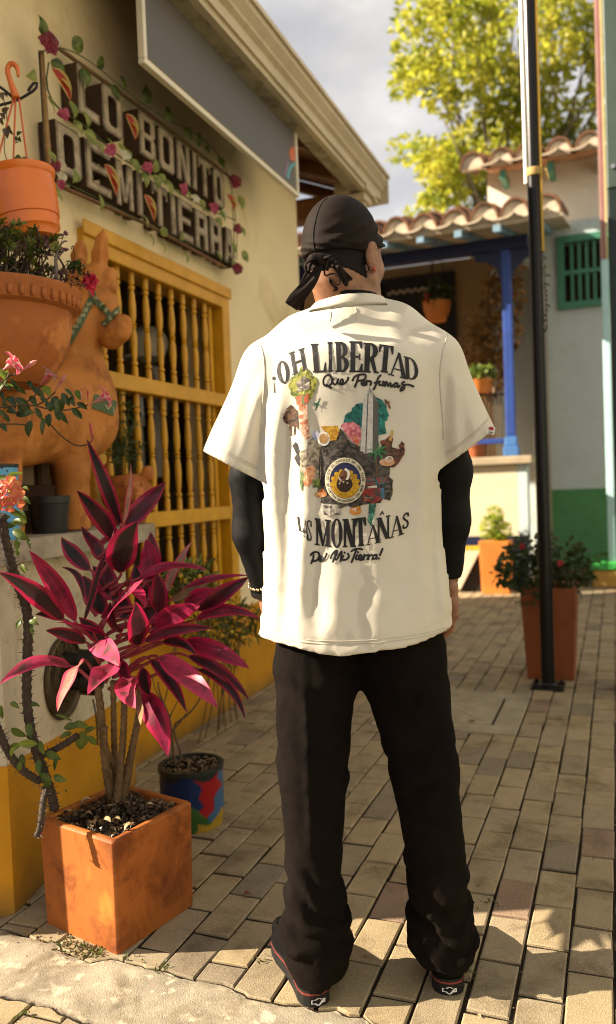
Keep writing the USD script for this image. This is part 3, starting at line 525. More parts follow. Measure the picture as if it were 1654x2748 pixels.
def pot_quad(parent, name, C, ax, ay, a, b, z1, t0, mat, rim=0.02, soil_d=0.05, R=0.012):
    """tapered square pot about C with unit axes ax, ay and half sizes a, b at the top"""
    C = np.asarray(C, float)*[1, 1, 0]
    def ring(f, z, ins=0.0):
        x, y = a*f - ins, b*f - ins; P = sg.box(-x, -y, x, y).buffer(-R).buffer(R, quad_segs=3); c = np.array(P.exterior.coords)[:-1]
        return np.array([C + ax*q[0] + ay*q[1] + Z3_*z for q in c])
    rs = [ring(1-t0, 0.0), ring(1-t0*0.5, z1*0.5), ring(1, z1-0.006), ring(1, z1, 0.005), ring(1, z1, rim-0.005), ring(1, z1-0.006, rim), ring(1, z1-soil_d-0.05, rim+0.004)]
    n_ = len(rs[0]); V = np.vstack(rs + [[C]]); F = []
    cw = np.cross(rs[0][1]-rs[0][0], rs[0][2]-rs[0][1])[2] < 0
    for k in range(len(rs)-1):
        for i in range(n_): j = (i+1) % n_; F += [[k*n_+i, k*n_+j, (k+1)*n_+j], [k*n_+i, (k+1)*n_+j, (k+1)*n_+i]]
    for i in range(n_): F.append([(i+1) % n_, i, len(V)-1])
    F = np.array(F); F = F[:, ::-1] if cw else F
    part(parent, name, (V, F), mat, smooth=40)
    s = ring(1, z1-soil_d, rim+0.001); V = np.vstack([s, [C + Z3_*(z1-soil_d+0.01)]]); F = np.array([[i, (i+1) % n_, n_] for i in range(n_)]); part(parent, 'soil', (V, F[:, ::-1] if cw else F), soil)
def pot_square(parent, name, u0, u1, v0, v1, z1, t0, mat, rim=0.02, soil_d=0.05):
    pot_quad(parent, name, W((u0+u1)/2, (v0+v1)/2), NU, NV, (u1-u0)/2, (v1-v0)/2, z1, t0, mat, rim, soil_d)
clay = look('terracotta', (0.36, 0.115, 0.024), 0.72, 0.32, 4.5, bump=0.25, bscale=50, dist=0.004, spec=0.3, dirt=((0.45, 0.36, 0.30), 5, 0.55, 0.7), spot=((0.58, 0.23, 0.06), 8, 0.56, 0.55))
clay_d = look('dark_terracotta', (0.27, 0.075, 0.022), 0.6, 0.3, 4, bump=0.2, bscale=50, spec=0.35, dirt=((0.5, 0.42, 0.36), 5, 0.54, 0.6))
clay_o = look('orange_glaze', (0.60, 0.19, 0.03), 0.6, 0.2, 5, spec=0.35)
dkleaf = leaf_look('dark_bush_leaf', [(0.018, 0.035, 0.010), (0.07, 0.10, 0.025)], trans=0.25)
lime = leaf_look('lime_leaf', [(0.22, 0.30, 0.02), (0.42, 0.46, 0.04)], trans=0.45)
redf = leaf_look('red_petal', [(0.35, 0.02, 0.03), (0.55, 0.06, 0.07)], trans=0.3)
# tall planter behind the pole
q0, q1 = on_v('r', 720, 822, 4.615), on_v('r', 1172, 828, 4.615)
tp = thing('tall_planter', 'tall tapered rust-brown planter on the paving behind the black pole', 'planter', W(-0.36, 4.75)); tz = float(q0[2]+q1[2])/2
pot_square(tp, 'pot', UV(q0)[0], UV(q1)[0], 4.615, 4.93, tz, 0.17, clay_d, rim=0.03)
bu = (UV(q0)[0]+UV(q1)[0])/2
bush = thing('flowering_bush', 'dark leafy bush with a few red flowers filling the tall brown planter', 'bush', W(bu, 4.77, tz))
bl = [(W(bu-0.17, 4.72, tz+0.10), (.13, .13, .12)), (W(bu+0.02, 4.78, tz+0.16), (.15, .14, .13)), (W(bu+0.13, 4.70, tz+0.10), (.10, .12, .13)), (W(bu-0.08, 4.66, tz+0.20), (.13, .12, .09)), (W(bu-0.10, 4.60, tz-0.02), (.06, .05, .08)), (W(bu-0.22, 4.66, tz+0.07), (.09, .09, .05))]
mb = foliage(bl, 620, 0.055, 5); part(bush, 'leaves', mb.mesh(), dkleaf, uv=mb.uvs(), kind='stuff')
mb = MB(); r_ = np.random.default_rng(3)
for _ in range(18): mb.tube(bez(W(bu, 4.77, tz-0.06), W(bu, 4.77, tz+.05) + r_.normal(0, .04, 3), W(bu, 4.77, tz+.15) + r_.normal(0, .09, 3), n=5), .004, 4)
part(bush, 'stems', mb.mesh(), look('green_stem', (0.06, 0.06, 0.02)))
for zk, a, b in (('r', 740, 490), ('r', 870, 478), ('r', 1045, 625)):
    c = on_v(zk, a, b, 4.6); mb = MB()
    for k in range(7): d = r_.normal(0, 1, 3); d /= np.linalg.norm(d); leaf(mb, c, c + d*.012, c + d*.024, .02, nl=3, nw=1)
    part(bush, 'flower', mb.mesh(), redf, uv=mb.uvs())
# orange pot with a lime shrub
q0, q1 = on_v('r', 398, 450, 8.02), on_v('r', 652, 446, 8.02); oz = float(q0[2]); u0, u1 = UV(q0)[0], UV(q1)[0]
op = thing('orange_pot', 'square orange pot in front of the cream parapet', 'pot', W((u0+u1)/2, 8.15)); pot_square(op, 'pot', u0, u1, 8.0, 8.22, oz, 0.12, clay_o, rim=0.03)
sh = thing('lime_shrub', 'small lime-green shrub growing in the square orange pot', 'shrub', W((u0+u1)/2, 8.12, oz)); um = (u0+u1)/2
mb = foliage([(W(um-.04, 8.11, oz+.13), (.12, .09, .12)), (W(um+.05, 8.11, oz+.10), (.10, .09, .10)), (W(um, 8.11, oz+.26), (.06, .05, .08)), (W(um+.01, 8.10, oz+.02), (.08, .06, .05))], 700, 0.045, 8); part(sh, 'leaves', mb.mesh(), lime, uv=mb.uvs(), kind='stuff')
mb = MB()
for _ in range(9): mb.tube(bez(W(um, 8.11, oz-.05), W(um, 8.11, oz+.08) + r_.normal(0, .02, 3), W(um, 8.11, oz+.18) + r_.normal(0, .05, 3), n=5), .004, 4)
part(sh, 'stems', mb.mesh(), look('green_stem', (0.06, 0.06, 0.02)))
# sandwich board
p = on_v('r', 252, 832, 8.10); su, sv = UV(p)[0], 8.10
ab = thing('sandwich_board', 'cream sandwich board with yellow top edge and black back beside the orange pot', 'sandwich board', W(su, sv))
t0, t1 = on_v('r', 408, 520, sv-0.02), on_v('r', 408, 492, sv-0.02); H = float(t0[2]); du = float(UV(t0)[0]) - su
prof = lambda o, w: [o, o + NU*(-0.5), ]
part(ab, 'front_panel', MB().box(W(su-0.55, sv, 0.03), NU*0.55, NV*0.02, NU*du + Z3_*(H-0.03), 0).mesh(), cream)
part(ab, 'top_edge', MB().box(W(su-0.55+du, sv-0.004, H+0.002), NU*0.56, NV*0.06, Z3_*0.035).mesh(), look('yellow_edge', (0.62, 0.42, 0.02), 0.6))
part(ab, 'back_panel', MB().box(W(su-0.2+du, sv+0.05, 0.0), NU*0.21, NV*0.02, Z3_*H).mesh(), black)
part(ab, 'leg', MB().box(W(su-0.02, sv+0.022, 0.0), NU*0.02, NV*0.02, NU*du + Z3_*H).mesh(), black)
# hanging pot, pot on the rail, dried vine
hp = on_v('t', 392, 1195, 9.3); hg = thing('hanging_flower_pot', 'orange hanging pot with flowers in front of the black board', 'hanging pot', hp)
part(hg, 'pot', MB().lathe([(.0, -.15), (.10, -.15), (.15, -.02), (.16, .07), (.145, .07), (.13, 0), (0, 0)], hp, 16).mesh(), clay_o, smooth=40)
mb = MB()
for a in (0, 2.1, 4.2): mb.tube([hp + [.15*math.cos(a), .15*math.sin(a), .07], hp + [0, 0, .9]], .006, 4)
part(hg, 'wire', mb.mesh(), black)
mb = foliage([(hp + [0, 0, .12], (.18, .15, .09)), (hp + [0.02, 0, .22], (.08, .08, .1))], 220, .08, 4); part(hg, 'leaves', mb.mesh(), dkleaf, uv=mb.uvs(), kind='stuff')
mb = foliage([(hp + [-.1, -.08, .1], (.05, .05, .03))], 26, .05, 5); part(hg, 'flower', mb.mesh(), redf, uv=mb.uvs())
rp = on_v('p', 915, 1140, 8.42); rg = thing('rail_pot', 'shallow orange pot with green leaves beside the blue verandah post', 'pot', rp)
part(rg, 'pot', MB().lathe([(0, -.09), (.10, -.09), (.14, .05), (.125, .05), (.11, 0), (0, 0)], rp, 16).mesh(), clay_o, smooth=40)
part(rg, 'bracket', MB().box(rp - NU*0.1 + [0, 0, -.11], NU*0.16, NV*0.05, [0, 0, .015]).box(W(-1.03, FV+.07, rp[2]-.11), NU*0.03, NV*.03, [0, 0, .015]).tube([rp + [0, 0, -.1], W(-1.0, FV+.08, rp[2]-.12)], .008, 5).mesh(), black)
mb = foliage([(rp + [0, 0, .10], (.15, .12, .07))], 220, .07, 14); part(rg, 'leaves', mb.mesh(), leaf_look('mid_leaf', [(0.06, 0.11, 0.015), (0.17, 0.22, 0.03)]), uv=mb.uvs(), kind='stuff')
p = on_v('p', 903, 1400, 8.42); sp_ = thing('brown_pot', 'brown clay pot standing on the parapet cap beside the blue post base', 'pot', p*[1, 1, 0] + [0, 0, 1.334])
part(sp_, 'pot', MB().lathe([(0, 0), (.07, 0), (.10, .12), (.108, .12), (.108, .14), (.09, .14), (.08, .10), (0, .10)], p*[1, 1, 0] + [0, 0, 1.334], 16).mesh(), clay_d, smooth=40)
dv = thing('dried_vine', 'tall tangle of dry brown leaves hanging beside the blue verandah post', 'dried plant', W(-1.3, 8.9, 1.4))
bl = [(on_v('t', a, b, 8.9), (rx, .12, rz)) for a, b, rx, rz in ((760, 1010, .06, .25), (735, 1150, .10, .28), (690, 1290, .18, .25), (740, 1400, .15, .3), (660, 1420, .16, .25), (720, 1560, .2, .3), (880, 1000, .04, .3), (875, 1200, .04, .4))]
mb = foliage(bl, 900, .09, 21, up=-0.6); part(dv, 'dry_leaves', mb.mesh(), leaf_look('dry_leaf', [(0.13, 0.06, 0.015), (0.36, 0.19, 0.05)], trans=0.3), uv=mb.uvs(), kind='stuff')
mb = MB()
for k in range(5): mb.tube(bez(W(-1.35+.06*k, 8.9, .25), W(-1.3+.04*k, 8.92, 1.6), W(-1.2+.05*k, 8.9, 3.3), n=8), .008, 5)
part(dv, 'stems', mb.mesh(), look('dry_stem', (0.12, 0.07, 0.03)))

# pale blue house
BV = 9.60
ph = thing('pale_blue_house', 'taller pale blue house with green base, green barred window and tiled eave', 'house', W(0.5, BV))
wl = sg.box(-1.29, -0.02, 3.2, 4.60); WU0, WU1, WZ0, WZ1 = -0.55, 0.15, 2.965, 3.765
part(ph, 'front_wall', MB().poly(wl.difference(sg.box(WU0+.05, WZ0+.05, WU1-.05, WZ1-.05)), W(0, BV+0.2), NU, Z3_, 0.2).mesh(), paleb)
part(ph, 'side_wall', MB().box(W(-1.29, BV+0.203, -0.02), NU*0.2, NV*5, Z3_*4.62).mesh(), cream)
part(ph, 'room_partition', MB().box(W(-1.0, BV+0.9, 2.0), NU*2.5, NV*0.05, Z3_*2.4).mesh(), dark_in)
part(ph, 'upper_wash', MB().box(W(-1.288, BV-0.004, 3.93), NU*4.48, NV*0.003, Z3_*0.66).mesh(), look('upper_limewash', (0.74, 0.69, 0.58), 0.9, 0.1, 4, bump=0.2, bscale=30, dirt=((0.75, 0.7, 0.6), 4, 0.54, 0.6)))
green = look('green_dado_paint', (0.085, 0.27, 0.105), 0.8, 0.2, 3, bump=0.2, bscale=30, dirt=((0.6, 0.66, 0.5), 4, 0.52, 0.6))
part(ph, 'green_base', MB().box(W(-0.80, BV-0.006, -0.02), NU*4.0, NV*0.005, Z3_*0.99).mesh(), green)
part(ph, 'kerb', MB().box(W(-0.80, BV-0.35, -0.02), NU*4.0, NV*0.33, Z3_*0.10, 0.01).mesh(), look('brick_kerb', (0.14, 0.075, 0.045), 0.9, 0.3, 12))
gpaint = look('green_window_paint', (0.055, 0.225, 0.135), 0.5, 0.2, 9, spec=0.4)
wf = part(ph, 'window_frame', MB().poly(sg.box(WU0, WZ0, WU1, WZ1).difference(sg.box(WU0+.075, WZ0+.075, WU1-.075, WZ1-.075)), W(0, BV+0.03), NU, Z3_, 0.08).mesh(), gpaint)
part(wf, 'cross_rail', MB().box(W(WU0+.076, BV-0.01, 3.345), NU*(WU1-WU0-.152), NV*.035, Z3_*.045).mesh(), gpaint)
for k in range(6):
    u = WU0 + .075 + (k+1)*(WU1-WU0-.15)/7
    for z0, z1 in ((WZ0+.076, 3.343), (3.392, WZ1-.076)): part(wf, 'bar', MB().box(W(u-.017, BV+0.0, z0), NU*.034, NV*.02, Z3_*(z1-z0)).mesh(), gpaint)
e0 = on_v('t', 690, 345, 9.15); UE = 4.50
part(ph, 'eave_soffit', MB().box(W(float(UV(e0)[0]), 9.15, float(e0[2])-0.02), NU*4.6, NV*1.8 + Z3_*0.45, Z3_*0.03).mesh(), look('peach_soffit', (0.50, 0.26, 0.13), 0.8, 0.25, 6))
for k in range(8): part(ph, 'eave_bracket', MB().box(W(float(UV(e0)[0])+0.14+0.50*k, 9.2, float(e0[2])-0.12), NU*.06, NV*.4 + Z3_*.02, Z3_*.098, 0.004).mesh(), gpaint)
tiles(ph, float(UV(e0)[0]), float(UV(e0)[0])+3.6, 9.10, float(e0[2])+0.015, 0.25, 0.30, 0.135, rows=3)
# low trough by the light post
lt = thing('low_trough', 'low ochre trough with a green rim at the foot of the pale blue post', 'planter', W(0.05, 8.7))
ochre = look('ochre_trough', (0.42, 0.25, 0.06), 0.8, 0.3, 8); gr2 = look('green_rim', (0.04, 0.33, 0.06), 0.6, 0.3, 8)
part(lt, 'body', MB().box(W(-0.235, 8.56, 0.0), NU*0.9, NV*0.28, Z3_*0.172, 0.012).mesh(), ochre)
part(lt, 'rim', MB().box(W(-0.255, 8.54, 0.174), NU*0.94, NV*0.32, Z3_*0.085, 0.014).mesh(), gr2)
mb = foliage([(W(-.12, 8.7, .28), (.1, .08, .05)), (W(.25, 8.7, .30), (.12, .08, .06))], 120, .05, 15); part(lt, 'plants', mb.mesh(), gr2 if False else leaf_look('mid_leaf', []), uv=mb.uvs(), kind='stuff')
# bedding plants between the kerb and the pots
mb = foliage([(W(-0.7+.22*k, 9.05, .10), (.14, .12, .10)) for k in range(6)], 420, .06, 25)
single('bed_plants', mb.mesh(), dkleaf, kind='stuff', label='dark low plants in the bed along the green base', cat='plants', uv=mb.uvs())
# pale post with striped upper part
a_, b_ = on_v('t', 1391, 900, 8.62), on_v('t', 1437, 900, 8.62); ua, ub = UV(a_)[0], UV(b_)[0]; zc = float(a_[2])
pp = thing('pale_post', 'pale blue painted post with striped upper part beside the green barred window', 'post', W(ua, 8.62))
part(pp, 'lower_section', MB().box(W(ua, 8.62, 0.0), NU*(ub-ua), NV*0.08, Z3_*zc, 0.006).mesh(), look('sky_blue_paint', (0.42, 0.66, 0.66), 0.5, 0.12, 6))
w_ = (ub-ua)/3
for k, c in enumerate([('stripe_pink', (0.42, 0.24, 0.20)), ('stripe_maroon', (0.26, 0.08, 0.09)), ('stripe_yellow', (0.55, 0.47, 0.22))]):
    part(pp, 'stripe', MB().box(W(ua + w_*k, 8.62, zc+0.002), NU*(w_-.001), NV*0.08, Z3_*3.2).mesh(), look(*c, 0.5))
# dark green post at the right edge
a_ = on_v('t', 1427, 300, 4.40); ua = UV(a_)[0]; zc = float(on_v('t', 1430, 470, 4.40)[2])
dg = thing('dark_green_post', 'wide dark green painted post cut by the right edge of the view', 'post', W(ua, 4.4))
part(dg, 'lower_section', MB().box(W(ua, 4.40, 0.0), NU*0.28, NV*0.2, Z3_*zc, 0.006).mesh(), look('bottle_green', (0.010, 0.020, 0.016), 0.4, 0.2, 6))
part(dg, 'upper_section', MB().box(W(ua, 4.40, zc+0.002), NU*0.28, NV*0.2, Z3_*2.2, 0.006).mesh(), look('skylit_green', (0.050, 0.075, 0.062), 0.5, 0.2, 6))  # lighter colour stands for sky light on the upper part of the post
part(dg, 'bolt', MB().lathe([(.0, 0), (.012, 0), (.012, .008), (0, .008)], on_v('t', 1465, 332, 4.397), 8, axis=-NV).mesh(), look('steel', (0.5, 0.5, 0.5), 0.35, metal=1.0))
# black pole
pu, pv = -0.361, 4.469
po = thing('black_pole', 'thin glossy black steel pole on a bolted foot in front of the tall brown planter', 'pole', W(pu, pv))
bp_ = look('black_gloss', (0.006, 0.0055, 0.005), 0.28, 0.2, 6, spec=0.28)
part(po, 'tube', MB().lathe([(.0355, 0.012), (.0355, 4.6)], W(pu, pv, 0), 20).mesh(), bp_, smooth=True)
part(po, 'foot_plate', MB().box(W(pu-.085, pv-.085, 0.003), NU*.17, NV*.17, Z3_*.010, 0.002).lathe([(.05, .012), (.05, .02), (.038, .03)], W(pu, pv, 0), 18).mesh(), bp_)
for a in (-1, 1):
    for b in (-1, 1): part(po, 'bolt', MB().lathe([(.011, .0), (.011, .012), (.006, .018), (0, .018)], W(pu+.065*a, pv+.065*b, .013), 6).mesh(), bp_)
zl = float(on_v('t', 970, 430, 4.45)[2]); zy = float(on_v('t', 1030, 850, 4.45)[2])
part(po, 'conduit', MB().tube([W(pu-.038, pv-.012, zl), W(pu-.038, pv-.012, 4.6)], .011, 10).mesh(), look('highlight_cream', (0.72, 0.68, 0.58), 0.35, 0.1))  # cream rod modelled in place of the sun highlight on the pole
part(po, 'yellow_cable', MB().tube([W(pu+.036, pv-.016, zy), W(pu+.036, pv-.016, 4.6)], .008, 8).mesh(), look('pole_line_yellow', (0.50, 0.30, 0.035), 0.5, 0.2))  # thin yellow line down the right side of the pole
c = on_v('t', 1010, 345, 4.42); mb = MB()
mb.lathe([(.041, -.02), (.043, -.01), (.043, .01), (.041, .02)], W(pu, pv, c[2]), 18)
for d in ((.012, .005, -.03), (.02, .0, -.07)): q = c + NU*.03; leaf(mb, q, q + NU*d[0]*.6 + Z3_*(d[2]*.5), q + NU*d[0] + Z3_*d[2], .014, nl=4, nw=1)
part(po, 'ribbon', mb.mesh(), look('yellow_ribbon', (0.40, 0.27, 0.08), 0.7))
vt = thing('pole_vine', 'thin dark creeper hanging down the side of the black pole', 'vine', W(pu+.05, pv, 2.6)); mb = MB(); st = bez(on_v('p', 1180, 520, 4.45), on_v('p', 1183, 640, 4.45), on_v('p', 1190, 760, 4.45), on_v('p', 1196, 905, 4.45), n=24); mb2 = MB().tube(st, .002, 4)
for k in range(1, 24): d = r_.normal(0, .014, 3); leaf(mb, st[k], st[k] + d*.6, st[k] + d + [0, 0, -.012], .012, nl=3, nw=1)
part(vt, 'stem', mb2.mesh(), black); part(vt, 'leaves', mb.mesh(), dkleaf, uv=mb.uvs(), kind='stuff')
# tree beyond the houses
tr = thing('leafy_tree', 'tall tree with airy yellow-green crown rising behind the tiled houses', 'tree', (4.0, 15.5, 0))
bark = look('bark', (0.20, 0.16, 0.11), 0.9, 0.4, 6, bump=0.5, bscale=20)
lb = [bez((4, 15.5, 0), (4.1, 15.5, 2.5), (3.9, 15.4, 5.0), n=8)]; tips = []
mb = MB().tube(lb[0], np.linspace(.26, .17, 8), 10)
rt = np.random.default_rng(12)
for zk, a, b, Y in (('d', 1010, 60, 14.6), ('d', 1040, 180, 15.0), ('d', 1060, 270, 14.4), ('d', 1085, 350, 15.2), ('d', 1120, 430, 14.6), ('d', 1085, 460, 15.0), ('d', 1130, 90, 15.6), ('d', 1150, 200, 14.2), ('d', 1180, 300, 15.6), ('d', 1180, 20, 14.8), ('d', 1240, 110, 14.0), ('d', 1240, 240, 15.5), ('d', 1330, 60, 14.8), ('d', 1330, 180, 14.2), ('d', 1340, 300, 15.6), ('d', 1410, 110, 15.2), ('d', 1420, 230, 14.4), ('d', 1460, 30, 15), ('d', 1480, 180, 15), ('d', 1430, 320, 15.0), ('d', 1500, 320, 15), ('d', 1560, 100, 15), ('d', 1600, 250, 15), ('d', 1100, -80, 15), ('d', 1250, -120, 15), ('d', 1400, -100, 15), ('d', 1020, -30, 15), ('d', 1560, -60, 15), ('d', 1200, 400, 16.0), ('d', 1260, 340, 16.2), ('d', 1000, 130, 15.2), ('d', 1055, 400, 15.4), ('d', 1130, 500, 15.6)):
    tips.append(at(zk, a, b, Y))
for tpt in tips:
    m_ = (np.array([3.9, 15.4, 5.0])*0.5 + tpt*0.5) + rt.normal(0, .25, 3) + [0, 0, .2]; br = bez((3.9, 15.4, 4.6), m_, tpt, n=8); mb.tube(br, np.linspace(.05, .010, 8), 5)
part(tr, 'trunk', mb.mesh(), bark, smooth=40)
bl = []
for tpt in tips:
    for _ in range(4): bl.append((tpt + rt.normal(0, .32, 3), np.array([.42, .42, .30])*rt.uniform(.6, 1.15)))
tl = leaf_look('tree_leaf', [(0.18, 0.23, 0.02), (0.42, 0.43, 0.04), (0.60, 0.56, 0.08)], trans=0.55, noise=2.2)
mb = foliage(bl, 15000, 0.155, 31, asp=2.0); part(tr, 'crown', mb.mesh(), tl, uv=mb.uvs())
# an unseen taller house added behind the yellow one to shade the far paving
rh = thing('rear_house', 'plain tall house added out of view behind the yellow house to shade the paving', 'house', (-6.0, 6.9, 0)); part(rh, 'walls', MB().box((-9.0, 6.3, -.02), (6.6, 0, 0), (0, 1.2, 0), Z3_*5.0).mesh(), cream); part(rh, 'roof', MB().box((-9.1, 6.25, 4.985), (6.75, 0, 0), (0, 1.27, 0), Z3_*0.15, 0.02).mesh(), tilem)

# added for warm bounce light, out of view to the right: a plain cream house front with a door and two windows
fh = thing('facing_house', 'plain cream house front added beyond the view to bounce light across the alley', 'house', W(3.4, 2.5))
gold = look('facing_wash', (0.33, 0.30, 0.25), 0.9, 0.1, 3, bump=0.2, bscale=30)
ff = sg.box(-4.0, -0.02, 7.6, 4.6).difference(shapely.union_all([sg.box(0.5, 0.0, 1.5, 2.1), sg.box(2.6, 1.0, 3.7, 2.1), sg.box(5.0, 1.0, 6.1, 2.1)]))
part(fh, 'front_wall', MB().poly(ff, W(3.4, 0), NV, Z3_, 0.25).mesh(), gold); part(fh, 'door', MB().box(W(3.46, 0.5, 0), NU*0.05, NV*1.0, Z3_*2.1).mesh(), gpaint)
for v in (2.6, 5.0): part(fh, 'window', MB().box(W(3.46, v, 1.0), NU*0.04, NV*1.1, Z3_*1.1).mesh(), gpaint)
part(fh, 'roof', MB().box(W(3.15, -4.1, 4.62), NU*2.6 + Z3_*0.8, NV*11.8, Z3_*0.12, 0.01).mesh(), tilem)
# ================================================================ on and before the yellow house: framed banner, letter sign with garland, hanging pot
BU = -1.60
bA, bB, bC = on_u('1', 690, 332, BU), on_u('1', 1436, 932, BU), on_u('1', 1440, 590, BU)
v0, v1 = UV(bA)[1], UV(bB)[1]; z0, z1 = float(bA[2]+bB[2])/2, float(bC[2])
ban = thing('framed_banner', 'long grey banner in a thin cream frame hung under the eave gutter', 'banner', W(BU, (v0+v1)/2, z0))
part(ban, 'panel', MB().box(W(BU-0.012, v0+0.02, z0+0.02), NU*0.008, NV*(v1-v0-0.04), Z3_*(z1-z0-0.04)).mesh(), look('banner_grey', (0.125, 0.118, 0.108), 0.6, 0.08, 2, spec=0.3))
fcol = look('banner_frame', (0.72, 0.66, 0.50), 0.5, 0.1, 6)
for o, a, b in ((W(BU-.02, v0, z0), NV*(v1-v0), Z3_*.022), (W(BU-.02, v0, z1-.022), NV*(v1-v0), Z3_*.022), (W(BU-.02, v0, z0+.023), NV*.022, Z3_*(z1-z0-.046)), (W(BU-.02, v1-.022, z0+.023), NV*.022, Z3_*(z1-z0-.046))): part(ban, 'frame', MB().box(o, NU*.028, a, b, 0.002).mesh(), fcol)
part(ban, 'yellow_strip', MB().box(W(BU-.003, v0+.024, z0+.0235), NU*.004, NV*(v1-v0-.048), Z3_*.007).mesh(), look('strip_yellow', (0.62, 0.42, 0.10), 0.6))
def on_banner(zk, pts): return sg.Polygon([(UV(on_u(zk, a, b, BU))[1], float(on_u(zk, a, b, BU)[2])) for a, b in pts])
for nm, pg, c in (('orange_print', sg.Point(1412, 738).buffer(1), (0.62, 0.15, 0.06)), ('teal_print', None, (0.10, 0.34, 0.36)), ('violet_print', None, (0.24, 0.16, 0.24))):
    if nm == 'orange_print': P = on_banner('1', [(1396, 740), (1398, 718), (1408, 707), (1422, 706), (1428, 716), (1428, 770), (1414, 776), (1400, 764)])
    elif nm == 'teal_print': P = on_banner('1', [(1382, 855), (1388, 820), (1400, 792), (1426, 778), (1427, 792), (1408, 806), (1398, 830), (1394, 862)])
    else: P = on_banner('1', [(1370, 842), (1376, 806), (1382, 784), (1392, 780), (1390, 800), (1382, 826), (1377, 850)])
    part(ban, nm, MB().poly(P, W(BU-.0035, 0), NV, Z3_, 0.002).mesh(), look(nm, c, 0.6))
for v in (v0+.25, (v0+v1)/2, v1-.2): part(ban, 'hanger', MB().box(W(BU-.012, v, z1+.001), NU*.012, NV*.03, Z3_*(3.20-z1)).mesh(), black)

# ---- letter sign
SU = -1.80
sign = thing('letter_sign', 'weathered wooden block letter sign reading LO BONITO DE MI TIERRA on the cream wall', 'sign', W(SU, 3.15, 2.2))
wface = look('worn_letter_face', (0.43, 0.35, 0.235), 0.85, 0.45, 14, bump=0.35, bscale=60, dirt=((0.30, 0.22, 0.14), 16, 0.53, 0.8), spec=0.2)
wside = look('dark_letter_side', (0.075, 0.045, 0.026), 0.85, 0.4, 12, bump=0.3, bscale=60, spec=0.2)
def block(ch, w, h):
    s = min(w*0.36, 0.042); B = sg.box; hz = h*0.2; c = min(w*.16, .018)
    oct_ = lambda x0, y0, x1, y1, k: sg.Polygon([(x0+k, y0), (x1-k, y0), (x1, y0+k), (x1, y1-k), (x1-k, y1), (x0+k, y1), (x0, y1-k), (x0, y0+k)])
    if ch == 'L': return B(0, 0, s, h).union(B(0, 0, w, hz*1.15))
    if ch == 'I': return B(0, 0, w, h)
    if ch == 'T': return B(0, h-hz*1.1, w, h).union(B(w/2-s/2, 0, w/2+s/2, h)).union(B(0, h-hz*1.6, s*.4, h)).union(B(w-s*.4, h-hz*1.6, w, h))
    if ch == 'E': return B(0, 0, s, h).union(B(0, 0, w, hz)).union(B(0, h-hz, w, h)).union(B(0, h/2-hz*.45, w*.85, h/2+hz*.45))
    if ch in 'OD': P = oct_(0, 0, w, h, c) if ch == 'O' else B(0, 0, w/2, h).union(oct_(0, 0, w, h, c)); return P.difference(oct_(s, hz, w-s, h-hz, c*.6))
    if ch == 'B': return B(0, 0, w/2, h).union(oct_(0, 0, w, h/2+.004, c)).union(oct_(0, h/2-.004, w, h, c)).difference(B(s, hz*.9, w-s, h*.42)).difference(B(s, h*.58, w-s, h-hz*.9))
    if ch == 'R': return B(0, 0, s, h).union(oct_(0, h*.36, w, h, c)).union(B(w-s, 0, w, h*.5)).difference(B(s, h*.58, w-s, h-hz)).difference(B(s, -1, w-s, h*.34))
    if ch == 'N': return B(0, 0, s, h).union(B(w-s, 0, w, h)).union(sg.Polygon([(0, h), (s*1.1, h), (w, 0), (w-s*1.1, 0)]))
    if ch == 'M': return B(0, 0, s*.8, h).union(B(w-s*.8, 0, w, h)).union(sg.Polygon([(0, h), (s, h), (w/2, h*.45), (w-s, h), (w, h), (w/2+s*.3, h*.12), (w/2-s*.3, h*.12)]))
    if ch == 'A': return sg.Polygon([(0, 0), (w*.26, h), (w*.74, h), (w, 0), (w-s*.95, 0), (w*.62, h*.2), (w*.38, h*.2), (s*.95, 0)]).difference(B(w*.41, h*.34, w*.59, h*.52))
LET = [('L', 2.551, 2.682, 0), ('O', 2.703, 2.842, 0), ('B', 2.960, 3.090, 0), ('O', 3.112, 3.246, 0), ('N', 3.268, 3.392, 0), ('I', 3.415, 3.457, 0), ('T', 3.472, 3.60, 0), ('O', 3.622, 3.742, 0),
       ('D', 2.412, 2.552, 1), ('E', 2.578, 2.740, 1), ('M', 2.776, 2.898, 1), ('I', 2.924, 2.968, 1), ('T', 3.040, 3.172, 1), ('I', 3.196, 3.240, 1), ('E', 3.257, 3.396, 1), ('R', 3.418, 3.545, 1), ('R', 3.568, 3.694, 1), ('A', 3.716, 3.842, 1)]
for ch, a, b, r in LET:
    h = 0.182; zb = (2.510 if r == 0 else 2.250) + rng.normal(0, .002); g = block(ch, b-a, h); rot = rng.normal(0, 0.6)
    g = affinity.rotate(g, rot, origin='center'); L = part(sign, 'letter', MB().poly(g, W(HU+0.006, a, zb), NV, Z3_, SU-HU-0.006).mesh(), wside)
    part(L, 'letter_face', MB().poly(g.buffer(-0.0035, join_style='mitre'), W(SU+0.0005, a, zb), NV, Z3_, 0.004).mesh(), wface)
    inl = g.buffer(-0.008, join_style='mitre').exterior if g.buffer(-0.008).geom_type == 'Polygon' and not g.buffer(-0.008).is_empty else None
    if inl is not None: part(L, 'inlay_line', MB().poly(inl.buffer(0.0011), W(SU+0.0046, a, zb), NV, Z3_, 0.0006).mesh(), wside)
